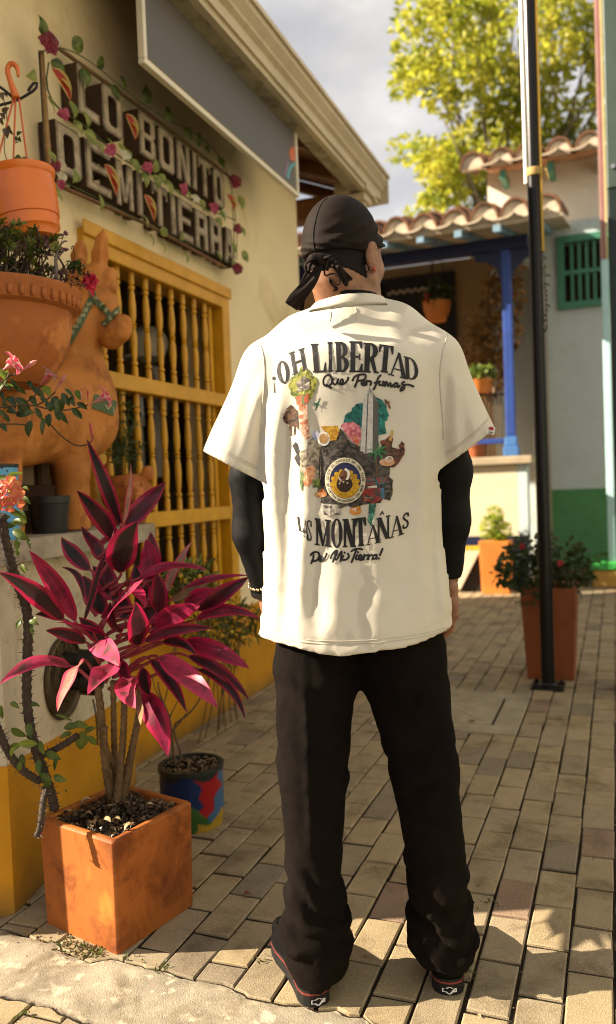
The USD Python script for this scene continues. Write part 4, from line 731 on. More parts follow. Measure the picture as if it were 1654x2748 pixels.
def rope(pts, r, parent, name, mat, turns=60):
    p = bez(*pts, n=turns*6); t = np.gradient(p, axis=0); t /= np.linalg.norm(t, axis=1, keepdims=True); a = np.cross(t, NU); a /= np.linalg.norm(a, axis=1, keepdims=True); b = np.cross(t, a); mb = MB(); q = np.linspace(0, turns*2*np.pi, len(p))
    for k in range(3): mb.tube(p + r*.55*(np.cos(q + k*2.09)[:, None]*a + np.sin(q + k*2.09)[:, None]*b), r*.62, 5)
    part(parent, name, mb.mesh(), mat, smooth=True)
ropem = look('jute_rope', (0.36, 0.22, 0.085), 0.9, 0.35, 40, bump=0.3, bscale=200)
RU = -1.815
rope([on_u('1', 198, 250, RU), on_u('1', 214, 480, RU), on_u('1', 225, 640, RU), on_u('1', 240, 840, RU)], .0095, sign, 'rope', ropem, 40)
cane = look('brown_cane', (0.20, 0.095, 0.035), 0.6, 0.4, 10)
part(sign, 'cane_rail', MB().tube([on_u('1', 285, 233, RU), on_u('1', 700, 535, RU), on_u('1', 1105, 850, RU)], .0075, 8).mesh(), cane, smooth=True)
part(sign, 'cane_rail', MB().tube([on_u('1', 310, 905, RU), on_u('1', 700, 1075, RU), on_u('6', 1140, 1850, RU)], .008, 8).mesh(), cane, smooth=True)
part(sign, 'wire', MB().tube([on_u('1', 188, 250, RU), on_u('1', 205, 560, RU), on_u('1', 216, 850, RU)], .0025, 5).mesh(), black)
part(sign, 'wire', MB().tube([on_u('6', 1190, 1100, RU), on_u('6', 1215, 1400, RU), on_u('6', 1225, 1830, RU)], .0025, 5).mesh(), black)
# ---- garland on the sign
gar = thing('flower_garland', 'artificial garland of leaves, roses and anthuriums strung over the letter sign', 'garland', W(-1.77, 3.1, 2.45))
gleaf = leaf_look('garland_leaf', [(0.045, 0.075, 0.014), (0.14, 0.18, 0.03)], trans=0.25, vein=0.4, noise=30); gleaf2 = leaf_look('garland_leaf_light', [(0.13, 0.18, 0.03), (0.30, 0.32, 0.075)], trans=0.3, vein=0.35, noise=30)
rr = np.random.default_rng(5)
def gl(a, b, size, ang, lightf=False, U=-1.765):
    c = on_u('1', a, b, U + rr.uniform(-.02, .015)); sc = size/1.794*abs(c[1])/FP; d = NV*math.cos(math.radians(ang)) - Z3_*math.sin(math.radians(ang)); mb = MB(); base = c - d*sc*.5 - NU*.012
    leaf(mb, base, c + NU*.006, c + d*sc*.5 - NU*.008, sc*.72, up=NU + rr.normal(0, .22, 3), shape=0.62, fold=-0.25, nl=6); part(gar, 'leaf', mb.mesh(), gleaf2 if lightf else gleaf, uv=mb.uvs(), smooth=True)
for q in [(208, 118, 88, 250), (385, 208, 105, -40), (492, 297, 80, -60), (290, 330, 100, 20), (415, 372, 95, 80), (597, 398, 75, 95), (709, 447, 95, 270), (810, 540, 75, 275), (912, 646, 75, 20), (965, 665, 72, 275), (1072, 787, 65, 60), (1002, 722, 45, 60), (565, 445, 80, 40)]: gl(*q)
for q in [(162, 367, 88, 160), (255, 505, 85, 70), (360, 525, 85, 80), (425, 575, 80, 85), (450, 662, 100, 15), (595, 722, 75, 70), (490, 712, 60, 60), (658, 800, 75, 60), (705, 862, 78, 80), (755, 792, 72, 275), (760, 872, 66, 80), (823, 902, 80, 85), (790, 862, 60, 40), (915, 940, 60, 70), (1080, 1040, 62, 50), (1167, 977, 66, 60), (1177, 1117, 60, 50), (1188, 1238, 72, 30), (370, 847, 85, 120), (260, 757, 80, 60), (285, 930, 95, 40), (493, 975, 85, 100), (710, 1066, 66, 80), (737, 1152, 62, 70), (797, 1122, 62, 15), (792, 1192, 58, 80), (880, 1137, 66, 130), (903, 1240, 60, 80), (1132, 1192, 62, 85), (1062, 1232, 55, 60), (1130, 1280, 60, 90), (385, 610, 70, 40), (540, 690, 60, 50), (625, 745, 60, 60), (720, 835, 50, 20), (860, 930, 56, 40), (980, 985, 60, 60), (1060, 1070, 50, 50)]: gl(*q, True)
def petals(c, n, L, w, mat, parent, nrm, cup=.4, name='flower', seed=0, ruffle=.3):
    r = np.random.default_rng(seed); nrm = nrm/np.linalg.norm(nrm); x = np.cross(nrm, [0, 0, 1.0]); x /= np.linalg.norm(x); y = np.cross(nrm, x); mb = MB()
    for k in range(n):
        a = k*2.399 + r.uniform(-.2, .2); l = L*(0.5 + .5*k/n); d = x*math.cos(a) + y*math.sin(a)
        leaf(mb, c + nrm*.004, c + d*l*.6 + nrm*l*(.15 + cup*(1-k/n)), c + d*l + nrm*l*cup*(1.2-k/n), w*(.6+.4*k/n), up=nrm, fold=.3, wave=ruffle, nl=4, seed=k)
    return part(parent, name, mb.mesh(), mat, uv=mb.uvs(), smooth=True)
rose = leaf_look('rose_petal', [(0.13, 0.008, 0.02), (0.24, 0.02, 0.04)], trans=0.2); pinkp = leaf_look('pink_petal', [(0.30, 0.02, 0.07), (0.52, 0.10, 0.16)], trans=0.25); whitep = leaf_look('white_petal', [(0.50, 0.46, 0.32), (0.68, 0.64, 0.48)], trans=0.25)
anth = leaf_look('anthurium_spathe', [(0.42, 0.03, 0.02), (0.46, 0.06, 0.025)], edge=(0.55, 0.44, 0.14), stripe=0.25, rough=0.3)
OUT = NU*0.85 - NV*0.45 + Z3_*-.1
for a, b, s, m, n_ in [(232, 210, 62, rose, 16), (262, 205, 44, whitep, 6), (305, 552, 40, pinkp, 9), (530, 722, 42, pinkp, 9), (710, 807, 38, pinkp, 9), (880, 912, 36, pinkp, 8), (1025, 1002, 38, pinkp, 8), (268, 800, 36, rose, 9), (292, 852, 40, whitep, 7), (290, 888, 32, pinkp, 8), (1130, 875, 44, rose, 14), (1140, 1102, 34, rose, 10), (1168, 1280, 2, rose, 3), (940, 957, 30, whitep, 6), (602, 750, 36, whitep, 6), (1075, 1035, 26, whitep, 6)]:
    c = on_u('1', a, b, -1.765); sc = s/1.794*c[1]/FP; petals(c, n_, sc, sc*.9, m, gar, OUT, seed=int(a))
c = on_u('6', 1245, 1860, -1.765); petals(c, 14, .040, .036, rose, gar, OUT, seed=9)
for a, b, L, ang, w in [(290, 408, 138, 50, 70), (625, 612, 112, 68, 58), (528, 868, 140, 68, 62), (714, 1002, 120, 68, 50), (1106, 975, 76, 60, 45)]:
    c = on_u('1', a, b, -1.765); sc = c[1]/FP/1.794; d = NV*math.cos(math.radians(ang))*1.25 - Z3_*math.sin(math.radians(ang)); mb = MB(); leaf(mb, c - d*L*sc*.5, c + NU*.016, c + d*L*sc*.5 + NU*.01, w*sc*.85, up=NU*.8 - NV*.5, fold=.5, shape=.75); f = part(gar, 'anthurium', mb.mesh(), anth, uv=mb.uvs(), smooth=True)
    part(f, 'spadix', MB().tube(bez(c - d*L*sc*.15 + NU*.016, c + d*L*sc*.05 + NU*.028, c + d*L*sc*.22 + NU*.03, n=5), [.004, .0045, .0045, .004, .002], 6).mesh(), look('spadix_yellow', (0.5, 0.32, 0.06)))
mb = MB()
mb.tube(bez(*[on_u('1', a, b, -1.785) for a, b in ((235, 300), (250, 480), (400, 600), (560, 740), (750, 850), (900, 950), (1060, 1030), (1135, 1060))], n=40), .003, 5); mb.tube(bez(*[on_u('1', a, b, -1.785) for a, b in ((200, 250), (330, 240), (600, 430), (800, 570), (1100, 850), (1130, 1000), (1140, 1250))], n=40), .0022, 5); mb.tube(bez(*[on_u('1', a, b, -1.785) for a, b in ((250, 850), (480, 960), (750, 1100), (1000, 1210), (1130, 1270))], n=30), .0022, 5)
part(gar, 'vine', mb.mesh(), look('vine_green', (0.05, 0.075, 0.02), 0.7))

# ---- orange hanging pot on an iron bracket
HY = 2.44
hk = at('1', 75, 470, HY); ca, cb = at('1', 80, 845, HY), at('1', 150, 1165, HY); ax_ = (ca-cb)/np.linalg.norm(ca-cb); Hh = np.linalg.norm(ca-cb)
plas = look('orange_plastic', (0.66, 0.155, 0.016), 0.28, 0.12, 6, spec=0.5); R_ = .104
hpot = thing('orange_hanging_pot', 'bright orange plastic pot hanging by its hook in front of the cream wall', 'hanging pot', cb)
part(hpot, 'pot', MB().lathe([(0, 0), (.070, .0), (.078, .004), (.083, .022), (.0915, .03), (.093, .062), (.097, .064), (.100, .10), (.1015, Hh*.62), (.1035, Hh*.64), (.1045, Hh*.80), (.103, Hh*.9), (.108, Hh*.93), (.112, Hh), (.1085, Hh+.002), (.100, Hh*.93), (.097, Hh*.6), (0, Hh*.55)], cb, 40, axis=ax_).mesh(), plas, smooth=35)
part(hpot, 'soil', MB().lathe([(.1, 0), (0, .006)], ca - ax_*.03, 20, axis=ax_).mesh(), soil)
strands = [((75, 470), (62, 838)), ((92, 475), (137, 822)), ((66, 475), (-20, 800))]
orp = look('orange_strand', (0.62, 0.13, 0.035), 0.4, 0.15, 6)
for s0, s1 in strands: part(hpot, 'strand', MB().tube([at('1', *s0, HY), at('1', *s1, HY-.03)], .0028, 6).mesh(), orp)
hook = bez(*[at('5', a, b, HY) for a, b in ((150, 930), (118, 830), (82, 720), (75, 640), (110, 600), (155, 630), (172, 690), (172, 725))], n=28)
part(hpot, 'hook', MB().tube(hook, np.r_[np.linspace(.013, .008, 10), np.linspace(.008, .0075, 12), np.linspace(.0075, .004, 6)], 8).mesh(), plas, smooth=True)
br = thing('wall_bracket', 'curled black iron wall bracket holding the orange hanging pot', 'bracket', W(HU, 1.75, 2.4))
pts = [W(HU-.0, 1.62, 2.40), at('5', -160, 1040, 2.36), at('5', 0, 995, 2.43), at('5', 170, 945, HY+.004), at('5', 300, 870, HY), at('5', 352, 810, HY), at('5', 345, 775, HY), at('5', 310, 795, HY), at('5', 268, 862, HY)]
part(br, 'arm', MB().tube(bez(*pts, n=50), .0042, 7).mesh(), black, smooth=True)
part(br, 'brace', MB().tube(bez(W(HU, 1.63, 2.56), at('5', -60, 790, 2.38), at('5', 40, 850, 2.42), at('5', 130, 930, HY), n=20), .0042, 7).mesh(), black, smooth=True)
part(br, 'wall_plate', MB().box(W(HU+.001, 1.60, 2.36), NU*.006, NV*.04, Z3_*.24, .002).mesh(), black)
iv = thing('trailing_ivy', 'few ivy leaves and withered brown leaves trailing from the orange hanging pot', 'ivy', ca)
deadl = leaf_look('withered_leaf', [(0.07, 0.05, 0.028), (0.16, 0.12, 0.07)], trans=0.2); ivl = leaf_look('ivy_leaf', [(0.02, 0.05, 0.012), (0.06, 0.11, 0.02)], trans=0.25)
for a, b, L, ang, m in [(20, 910, 80, 60, deadl), (55, 900, 55, 50, deadl), (60, 1045, 75, -30, deadl), (35, 1100, 70, 70, deadl), (62, 1265, 85, 85, deadl), (100, 1235, 80, 60, deadl), (190, 1270, 70, -35, ivl), (160, 1320, 50, 100, ivl), (190, 1325, 60, 60, ivl), (180, 1510, 90, 30, ivl), (240, 1520, 80, -60, ivl), (300, 1550, 80, 40, ivl), (20, 1150, 60, 80, deadl)]:
    c = at('5', a, b, HY-.02 + rr.uniform(-.02, .02)); sc = HY/FP/3.533; d = np.array([math.cos(math.radians(ang)), rr.uniform(-.4, .4), -math.sin(math.radians(ang))]); mb = MB(); leaf(mb, c - d*L*sc*.5, c + [0, -.004, 0], c + d*L*sc*.5, L*sc*.7, up=(rr.normal(0, .3), -1, rr.normal(0, .3)), shape=.65, fold=.5, wave=.2); part(iv, 'leaf', mb.mesh(), m, uv=mb.uvs(), smooth=True)
mb = MB()
for P in (((-20, 900), (40, 960), (60, 1050)), ((60, 1050), (70, 1180), (75, 1250)), ((50, 1300), (45, 1450), (110, 1580), (230, 1610)), ((190, 1290), (150, 1350), (125, 1330)), ((235, 1520), (230, 1580), (250, 1620))): mb.tube(bez(*[at('5', a, b, HY-.01) for a, b in P], n=10), .0014, 4)
part(iv, 'stems', mb.mesh(), look('vine_brown', (0.06, 0.04, 0.02)))

# ================================================================ clay donkey on the plinth
DU = -1.752
FD = Field(W(-1.95, 1.55, 0.98).min(0)*0 + np.array([-1.30, 1.75, 0.985]), np.array([-0.50, 3.15, 2.12]), 0.0066)
ou = lambda a, b, u: on_u('m', a, b, u)
ch = ou(640, 1830, DU); ch2 = ou(-120, 1900, DU)
lat = (NU, 0.80)
FD.cone(ch, ch2, .150, .155, flat=lat)                                    # barrel
FD.cone(ou(640, 1700, DU), ou(690, 1900, DU+.01), .125, .118, .05, flat=lat)   # breast
FD.cone(ou(640, 1640, DU), ou(640, 1150, DU+.012), .118, .070, .06, flat=(NU, .85))     # neck
FD.cone(ou(640, 1150, DU+.012), ou(720, 800, DU+.03), .070, .058, .05)
HB = lambda a, b, Y: at('m', a, b, Y)
YH = float(ou(760, 760, DU+.04)[1])
FD.cone(HB(790, 760, YH), HB(830, 980, YH-.03), .062, .050, .03)           # skull to cheek
FD.cone(HB(830, 980, YH-.03), HB(915, 1150, YH-.06), .047, .045, .03)      # muzzle
FD.ell(HB(905, 1200, YH-.065), (.046, .046, .050), .02); FD.ell(HB(985, 1140, YH-.075), (.034, .034, .046), .02)
FD.cone(HB(1012, 1085, YH-.08), HB(1000, 1200, YH-.085), .020, .020, .012)   # nose end
FD.cone(HB(950, 1070, YH-.10), HB(960, 1200, YH-.105), .008, .008, .012)
FD.cone(HB(880, 1090, YH-.105), HB(930, 1230, YH-.105), .007, .006, .012)
FD.ell(HB(885, 770, YH-.035), (.024, .026, .038), .012)                    # brow
FD.ell(HB(912, 815, YH-.045), (.016, .016, .021), .006); FD.ell(HB(900, 700, YH-.02), (.020, .02, .02), .012)
for a0, b0, a1, b1, Yb, face in ((795, 690, 832, 350, YH-.01, NU), (632, 640, 655, 445, YH+.05, NU)):
    p0, p1 = HB(a0, b0, Yb), HB(a1, b1, Yb - .01); m = p0*.6 + p1*.4
    FD.cone(p0, m, .024, .034, .012, flat=((0.35, 1, 0), .60)); FD.cone(m, p0*.25 + p1*.75, .034, .025, .01, flat=((0.35, 1, 0), .60)); FD.cone(p0*.25 + p1*.75, p1, .025, .006, .008, flat=((0.35, 1, 0), .60))
    q0, q1 = p0*.78 + p1*.22 + [.030, -.026, 0], p0*.2 + p1*.8 + [.018, -.018, 0]; FD.cone(q0, q1, .021, .009, .008, mode='cut')
for k, (a, b) in enumerate(((650, 620), (600, 690), (575, 740), (640, 720), (590, 800), (560, 860))): FD.cone(HB(a, b, YH+.0), HB(a-35, b+90, YH-.005), .020, .013, .01)   # curly mane
LEGS = [((620, 2050, -1.70), (585, 2300, -1.695), 1.0, .072, .054), ((560, 2000, -1.80), (530, 2300, -1.812), 1.0, .065, .050), ((-20, 2000, -1.70), (10, 2300, -1.695), 1.0, .072, .054), ((-60, 2000, -1.80), (-60, 2300, -1.812), 1.0, .065, .050)]
for t, k, _, ra, rb in LEGS:
    p, q = ou(*t), ou(*k); f = np.array([q[0], q[1], 1.0]) + (q - p)*[.25, .25, 0]; FD.cone(p, q, ra, rb, .045); FD.cone(q, f + [0, 0, .0], rb, rb*1.06, .02)
FD.cone(HB(1012, 1090, YH-.105), HB(1030, 1120, YH-.105), .009, .006, .006, mode='cut')          # nostril, mouth line, eyelid, jaw groove
FD.cone(HB(880, 1262, YH-.10), HB(960, 1285, YH-.115), .004, .004, .004, mode='cut'); FD.cone(HB(960, 1285, YH-.115), HB(1040, 1205, YH-.11), .004, .004, .004, mode='cut')
FD.cone(HB(895, 832, YH-.075), HB(930, 812, YH-.07), .0045, .0045, .003, mode='cut'); FD.cone(HB(800, 1010, YH-.085), HB(860, 900, YH-.09), .006, .004, .012, mode='cut')
cn = (FD.n//4 + 2); cz = meshkit.fbm(np.stack(np.meshgrid(*[np.arange(k) for k in cn], indexing='ij'), -1)*FD.h*4*16, 2, 4); FD.d += (0.005*(ndimage.zoom(cz, 4, order=1)[:FD.n[0], :FD.n[1], :FD.n[2]] - .5)).astype(np.float32)
zlev = FD.lo[2] + FD.h*np.arange(FD.n[2]); FD.d = np.maximum(FD.d, (1.002 - zlev)[None, None, :].astype(np.float32))
FD.d = np.maximum(FD.d, (HU + 0.004 - (np.add.outer(NU[0]*(FD.lo[0] + FD.h*np.arange(FD.n[0])), NU[1]*(FD.lo[1] + FD.h*np.arange(FD.n[1])))))[:, :, None].astype(np.float32))
donkey = thing('clay_donkey', 'large terracotta donkey statue with green painted halter standing on the plinth', 'donkey statue', W(DU, 2.2, 1.0))
clay_dk = look('donkey_clay', (0.50, 0.19, 0.036), 0.7, 0.34, 5, bump=0.4, bscale=26, dist=0.004, spec=0.3, dirt=((0.55, 0.44, 0.36), 9, 0.50, 0.85), spot=((0.60, 0.28, 0.08), 7, 0.56, 0.5))
part(donkey, 'body', FD.mesh(), clay_dk, smooth=True)
def cast(field, P, lift=0.0, far=1.4):
    """points of the surface met by rays from the viewer through the points P"""
    P = np.asarray(P, float); d = P - EYE; L = np.linalg.norm(d, axis=1, keepdims=True); d /= L; t = np.maximum(L[:, 0] - far/2, .2); done = np.zeros(len(P), bool)
    act = np.arange(len(P))
    for _ in range(400):
        s = field.val(EYE + d[act]*t[act][:, None]); s = np.where(s > 5, .006, s); hit = s < 0.0006; done[act[hit]] = True; act, s = act[~hit], s[~hit]
        if not len(act): break
        t[act] += np.clip(s*.75, .0008, .03); act = act[t[act] < L[act, 0] + far/2]
    return EYE + d*(t - lift)[:, None], done
def ribbon(field, zk, pts, w, Y, lift, n=26, thick=True):
    c = bez(*[(a, b, 0) for a, b in pts], n=n)[:, :2]; t = np.gradient(c, axis=0); t /= np.linalg.norm(t, axis=1, keepdims=True); s = np.stack([-t[:, 1], t[:, 0]], 1); m = 7; xs = np.linspace(-.5, .5, m)
    P = np.array([[at(zk, *(c[i] + s[i]*w*x), Y) for x in xs] for i in range(n)]).reshape(-1, 3); q, ok = cast(field, P, lift)
    dr = (q - EYE)/np.linalg.norm(q - EYE, axis=1, keepdims=True); q = q.reshape(n, m, 3); e = dr.reshape(n, m, 3)*(lift+.004); g = q.copy(); g = np.concatenate([(q + e)[:, :1], q, (q + e)[:, -1:]], 1); m2 = m + 2
    V = np.concatenate([(q[0] + e[0])[None, [0]*1 + list(range(m)) + [m-1]], g, (q[-1] + e[-1])[None, [0] + list(range(m)) + [m-1]]], 0); n2 = n + 2
    F = [[i*m2 + j, i*m2 + j+1, (i+1)*m2 + j+1, (i+1)*m2 + j] for i in range(n2-1) for j in range(m2-1)]
    return V.reshape(-1, 3), np.array(F)
hgreen = look('halter_green', (0.075, 0.115, 0.045), 0.65, 0.3, 14); pale = look('halter_marks', (0.50, 0.46, 0.26), 0.8, 0.2, 20)
h1 = part(donkey, 'halter_strap', ribbon(FD, 'm', [(745, 905), (690, 1010), (620, 1150), (515, 1300)], 58, YH, .004), hgreen, smooth=40)
h2 = part(donkey, 'halter_strap', ribbon(FD, 'm', [(742, 830), (770, 915), (830, 980), (890, 1058)], 50, YH, .005), hgreen, smooth=40)
h3 = part(donkey, 'halter_strap', ribbon(FD, 'm', [(825, 1120), (890, 1060), (940, 1010), (980, 972)], 44, YH-.05, .006), hgreen, smooth=40)
h4 = part(donkey, 'breast_band', ribbon(FD, 'm', [(755, 1735), (820, 1752), (880, 1775), (935, 1795)], 120, float(ch[1]), .006), hgreen, smooth=40)
def marks(parent, rows, w, Y, lift):
    mb = MB()
    for a, b in rows: mb.add(*ribbon(FD, 'm', [a, ((a[0]+b[0])/2, (a[1]+b[1])/2), b], w, Y, lift, n=5))
    part(parent, 'painted_marks', mb.mesh(), pale)
rows1 = []
for k in range(8):
    t = (k+.5)/8; x = 735 - 225*t; y = 930 + 360*t
    for j in range(3):
        if k % 2 == 0: rows1.append(((x-22, y-8+9*j), (x+22, y-14+9*j)))
        else: rows1.append(((x-14+11*j, y+18), (x-4+11*j, y-22)))
marks(h1, rows1, 4.5, YH, .0062)
rows2 = [((752, 880), (800, 915)), ((778, 875), (775, 918)), ((752, 905), (800, 890)), ((875, 1050), (905, 1072)), ((892, 1040), (885, 1078))] + [((805+9*j, 962-4*j), (830+9*j, 945-2*j)) for j in range(3)] + [((840+8*j, 1010+2*j), (855+8*j, 980+2*j)) for j in range(3)]
marks(h2, rows2, 4.5, YH-.02, .0075)
marks(h3, [((830, 1105+8*j), (862, 1096+8*j)) for j in range(3)] + [((925, 1035-8*j), (952, 1022-8*j)) for j in range(3)] + [((962, 990), (972, 1005))], 4.5, YH-.05, .0085)
marks(h4, [((850, 1760), (875, 1800)), ((875, 1800), (900, 1765)), ((915, 1780), (925, 1830)), ((780, 1755), (790, 1740))], 6, float(ch[1]), .0085)
# things on the plinth
bp0 = at('c', 640, 640, 2.60); bx0 = bp0*[1, 1, 0] + [0, 0, 1.0]; dz = .118
bpot = thing('black_plastic_pot', 'plain black plastic nursery pot on the stone slab before the donkey legs', 'pot', bx0)
bplas = look('black_plastic', (0.014, 0.014, 0.013), 0.4, 0.3, 9, spec=0.4)
part(bpot, 'pot', MB().lathe([(0, 0), (.052, 0), (.054, .004), (.064, .094), (.067, .095), (.068, dz), (.064, dz), (.061, .085), (0, .08)], bx0, 28).mesh(), bplas, smooth=35)
cu = at('c', -12, 300, 2.30); cu0 = cu*[1, 1, 0] + [0, 0, 1.0]; zt = float(at('c', 120, 215, 2.26)[2])
cup = thing('blue_painted_pot', 'small blue pot with black rim and painted birds on the slab behind the orange flowers', 'pot', cu0)
part(cup, 'pot', MB().lathe([(0, 0), (.045, 0), (.0485, .01), (.0505, zt-1.010)], cu0, 28).mesh(), look('blue_enamel', (0.02, 0.19, 0.46), 0.3, 0.5, 5, col2=(0.10, 0.36, 0.55), spec=0.5), smooth=35)
part(cup, 'rim', MB().lathe([(.0505, zt-1.010), (.053, zt-1.008), (.053, zt-1.0), (.047, zt-1.0), (.045, zt-1.03), (0, zt-1.04)], cu0, 28).mesh(), bplas, smooth=35)
mb = MB()
for a, b, s in ((35, 275, 42), (165, 315, 20), (90, 370, 14)):
    for sx in (-1, 1):
        c0 = []
        for k in range(5): q = at('c', a + sx*s*k/4*1.25, b - s*(.75*(k/4)**.7), 2.24); h = q - cu0; h[2] = 0; c0.append(cu0*[1, 1, 0] + h/np.linalg.norm(h)*.0513 + [0, 0, q[2]])
        mb.tube(c0, [.0018, .0017, .0014, .001, .0006], 4)
part(cup, 'painted_birds', mb.mesh(), black)
rk = thing('wooden_rack', 'low dark brown wooden rack standing behind the donkey legs', 'rack', W(-1.80, 2.1, 1.0)); rkm = look('rack_wood', (0.10, 0.045, 0.02), 0.7, 0.4, 9)
q0, q1 = ou(170, 2150, -1.835), ou(400, 2150, -1.835); zr = float(at('c', 430, 370, float(q0[1]))[2])
for v in (UV(q0)[1]-.10, UV(q0)[1]+.075, UV(q1)[1]+.03): part(rk, 'post', MB().box(W(-1.85, v, 1.001), NU*.02, NV*.022, Z3_*.30, .002).mesh(), rkm)
for z in (1.03, 1.115, 1.28): part(rk, 'slat', MB().box(W(-1.829, UV(q0)[1]-.12, z), NU*.012, NV*(UV(q1)[1]-UV(q0)[1]+.20), Z3_*.042, .002).mesh(), rkm)
# pig pot
PY = 3.05; pc = at('3', 668, 420, PY); FP_ = Field(pc - .16, pc + .16, .006)
FP_.ell(pc + [0, .02, -.02], (.098, .085, .088)); FP_.cone(pc + [.03, -.03, -.015], pc + [.058, -.075, -.03], .050, .030, .02); FP_.ell(pc + [.060, -.082, -.032], (.028, .010, .024), .006)
for dx in (-.008, .010): FP_.ell(pc + [.060 + dx, -.094, -.030], (.0045, .008, .006), mode='cut')
for dx, dz in ((.085, .055), (-.055, .075)): FP_.ell(pc + [dx, .0, dz], (.026, .014, .03), .01)
for dx in (.012, .075): FP_.ell(pc + [dx, -.062, .016], (.008, .008, .007), .003)
for k in range(5): FP_.cone(pc + [-.05, -.068+.006*k, .05-.014*k], pc + [.02, -.085+.004*k, .035-.011*k], .004, .003, .006)
FP_.ell(pc + [-.01, .02, .078], (.058, .052, .05), mode='cut')
pig = thing('clay_pig_pot', 'small terracotta pig head pot behind the upper cordyline leaves', 'pot', pc*[1, 1, 0] + [0, 0, 1.0])
part(pig, 'pot', FP_.mesh(), clay, smooth=True); zb = 1.002
part(pig, 'foot', MB().lathe([(0, 0), (.06, 0), (.07, .02), (.055, float(pc[2])-1.075)], [pc[0], pc[1]+.02, zb], 18).mesh(), clay, smooth=35)
asp = thing('asparagus_fern', 'wispy thin fern growing out of the pig head pot', 'fern', pc + [0, .02, .08]); mb = MB(); mb2 = MB()
for k, (a, b) in enumerate(((690, 1190), (740, 1260), (760, 1350), (720, 1420), (700, 1480), (790, 1450), (640, 1350), (600, 1450))):
    s = bez(pc + [rr.normal(0, .01), .02, .04], (pc + at('2', a, b, PY))/2 + [rr.normal(0, .02), 0, .04], at('2', a, b, PY+.05), n=10); mb2.tube(s, .0014, 4)
    for i in range(3, 10):
        for _ in range(9): d = rr.normal(0, .016, 3); leaf(mb, s[i], s[i] + d*.6, s[i] + d, .003, nl=2, nw=1)
part(asp, 'stems', mb2.mesh(), look('fern_stem', (0.05, 0.06, 0.02))); part(asp, 'fronds', mb.mesh(), leaf_look('fern_frond', [(0.035, 0.06, 0.012), (0.10, 0.14, 0.03)]), uv=mb.uvs(), kind='stuff')
# goods in the shop behind the grille
gd = thing('white_cap', 'white cap hanging inside the shop window', 'cap', on_u('2', 840, 900, -2.3)); c = on_u('2', 840, 900, -2.3)
part(gd, 'crown', MB().ell(c, (.11, .09, .10), 3).mesh(), look('white_cloth', (0.55, 0.51, 0.44), 0.9, 0.1), smooth=True); part(gd, 'brim', MB().ell(c + [-.03, -.05, -.075], (.12, .10, .012), 2).mesh(), LOOK['white_cloth'], smooth=True)
ls = thing('ceiling_lamp_panel', 'white rectangular lamp panel hanging unlit inside the shop window', 'lamp', on_u('2', 890, 655, -2.6)); c = on_u('2', 890, 655, -2.6)
part(ls, 'panel', MB().box(c - NU*.1 - NV*.18, NU*.2, NV*.36, Z3_*.05, .01).mesh(), LOOK['white_cloth']); part(ls, 'rod', MB().tube([c + Z3_*.05, c*[1, 1, 0] + [0, 0, 2.62]], .008, 6).mesh(), black)
for k, (a, b, cc) in enumerate(((880, 1330, (0.30, 0.28, 0.25)), (960, 1420, (0.36, 0.33, 0.28)), (1040, 1400, (0.22, 0.06, 0.06)), (1110, 1380, (0.06, 0.07, 0.06)), (760, 1400, (0.30, 0.30, 0.27)), (830, 1560, (0.12, 0.11, 0.1)))):
    c = on_u('2', a, b, -2.25 - .05*(k % 3)); gm = thing('hanging_garment', ['pale grey shirt', 'cream shirt', 'dark red shirt', 'dark green shirt', 'light grey shirt', 'charcoal shirt'][k] + ' hanging inside the shop window', 'shirt', c, 'shirts hanging in the shop window')
    pts = np.array([(-.13, -.3), (.13, -.3), (.12, .12), (.2, .02), (.24, .07), (.12, .26), (.05, .28), (0, .25), (-.05, .28), (-.12, .26), (-.24, .07), (-.2, .02), (-.12, .12)]); v_, f_ = MB().poly(sg.Polygon(pts), c, NV*.6 - NU*.5, Z3_, .03).mesh(); v_ = v_ + (.02*np.sin(v_[:, :1]*60))*NU
    part(gm, 'cloth', (v_, f_), look(f'garment_cloth_{"abcdef"[k]}', cc, 0.9, 0.2)); part(gm, 'hanger', MB().tube(bez(c + Z3_*.27, c + Z3_*.32 + NV*.02, c + Z3_*.36, n=6), .003, 4).mesh(), black)
part(house, 'hanging_rail', MB().tube([W(-2.3, 2.5, 1.52), W(-2.3, 3.9, 1.52)], .012, 6).mesh(), black)
part(house, 'shop_shelf', MB().box(W(-3.15, 2.2, 1.55), NU*.3, NV*2.2, Z3_*.03).box(W(-3.15, 2.2, 0.9), NU*.3, NV*2.2, Z3_*.03).mesh(), brown)
# fire inlet on the plinth face
fdir = np.array([*(pl[1]-pl[0]), 0]); fdir /= np.linalg.norm(fdir); fn = np.array([fdir[1], -fdir[0], 0]); p00 = np.array([*pl[0], 0])
def on_face(zk, a, b, off=0.0): d = ray(zk, a, b); t = (off + (p00 - EYE) @ fn)/(d @ fn); return EYE + d*t
ic = on_face('3', 330, 1420); brass = look('old_brass', (0.115, 0.085, 0.045), 0.48, 0.45, 14, metal=0.75, bump=0.2, bscale=60, dirt=((0.35, 0.30, 0.22), 16, 0.5, 0.8))
inl = thing('fire_inlet', 'round bronze fire brigade inlet plate with raised lettering on the white plinth', 'fire inlet', ic)
part(inl, 'plate', MB().lathe([(.0, .004), (.118, .004), (.126, .0), (.130, .006), (.128, .014), (.121, .017), (.116, .012), (.110, .008), (.075, .010), (.068, .022), (0, .022)][1:] , ic, 48, axis=fn).mesh(), brass, smooth=35)
mb = MB()
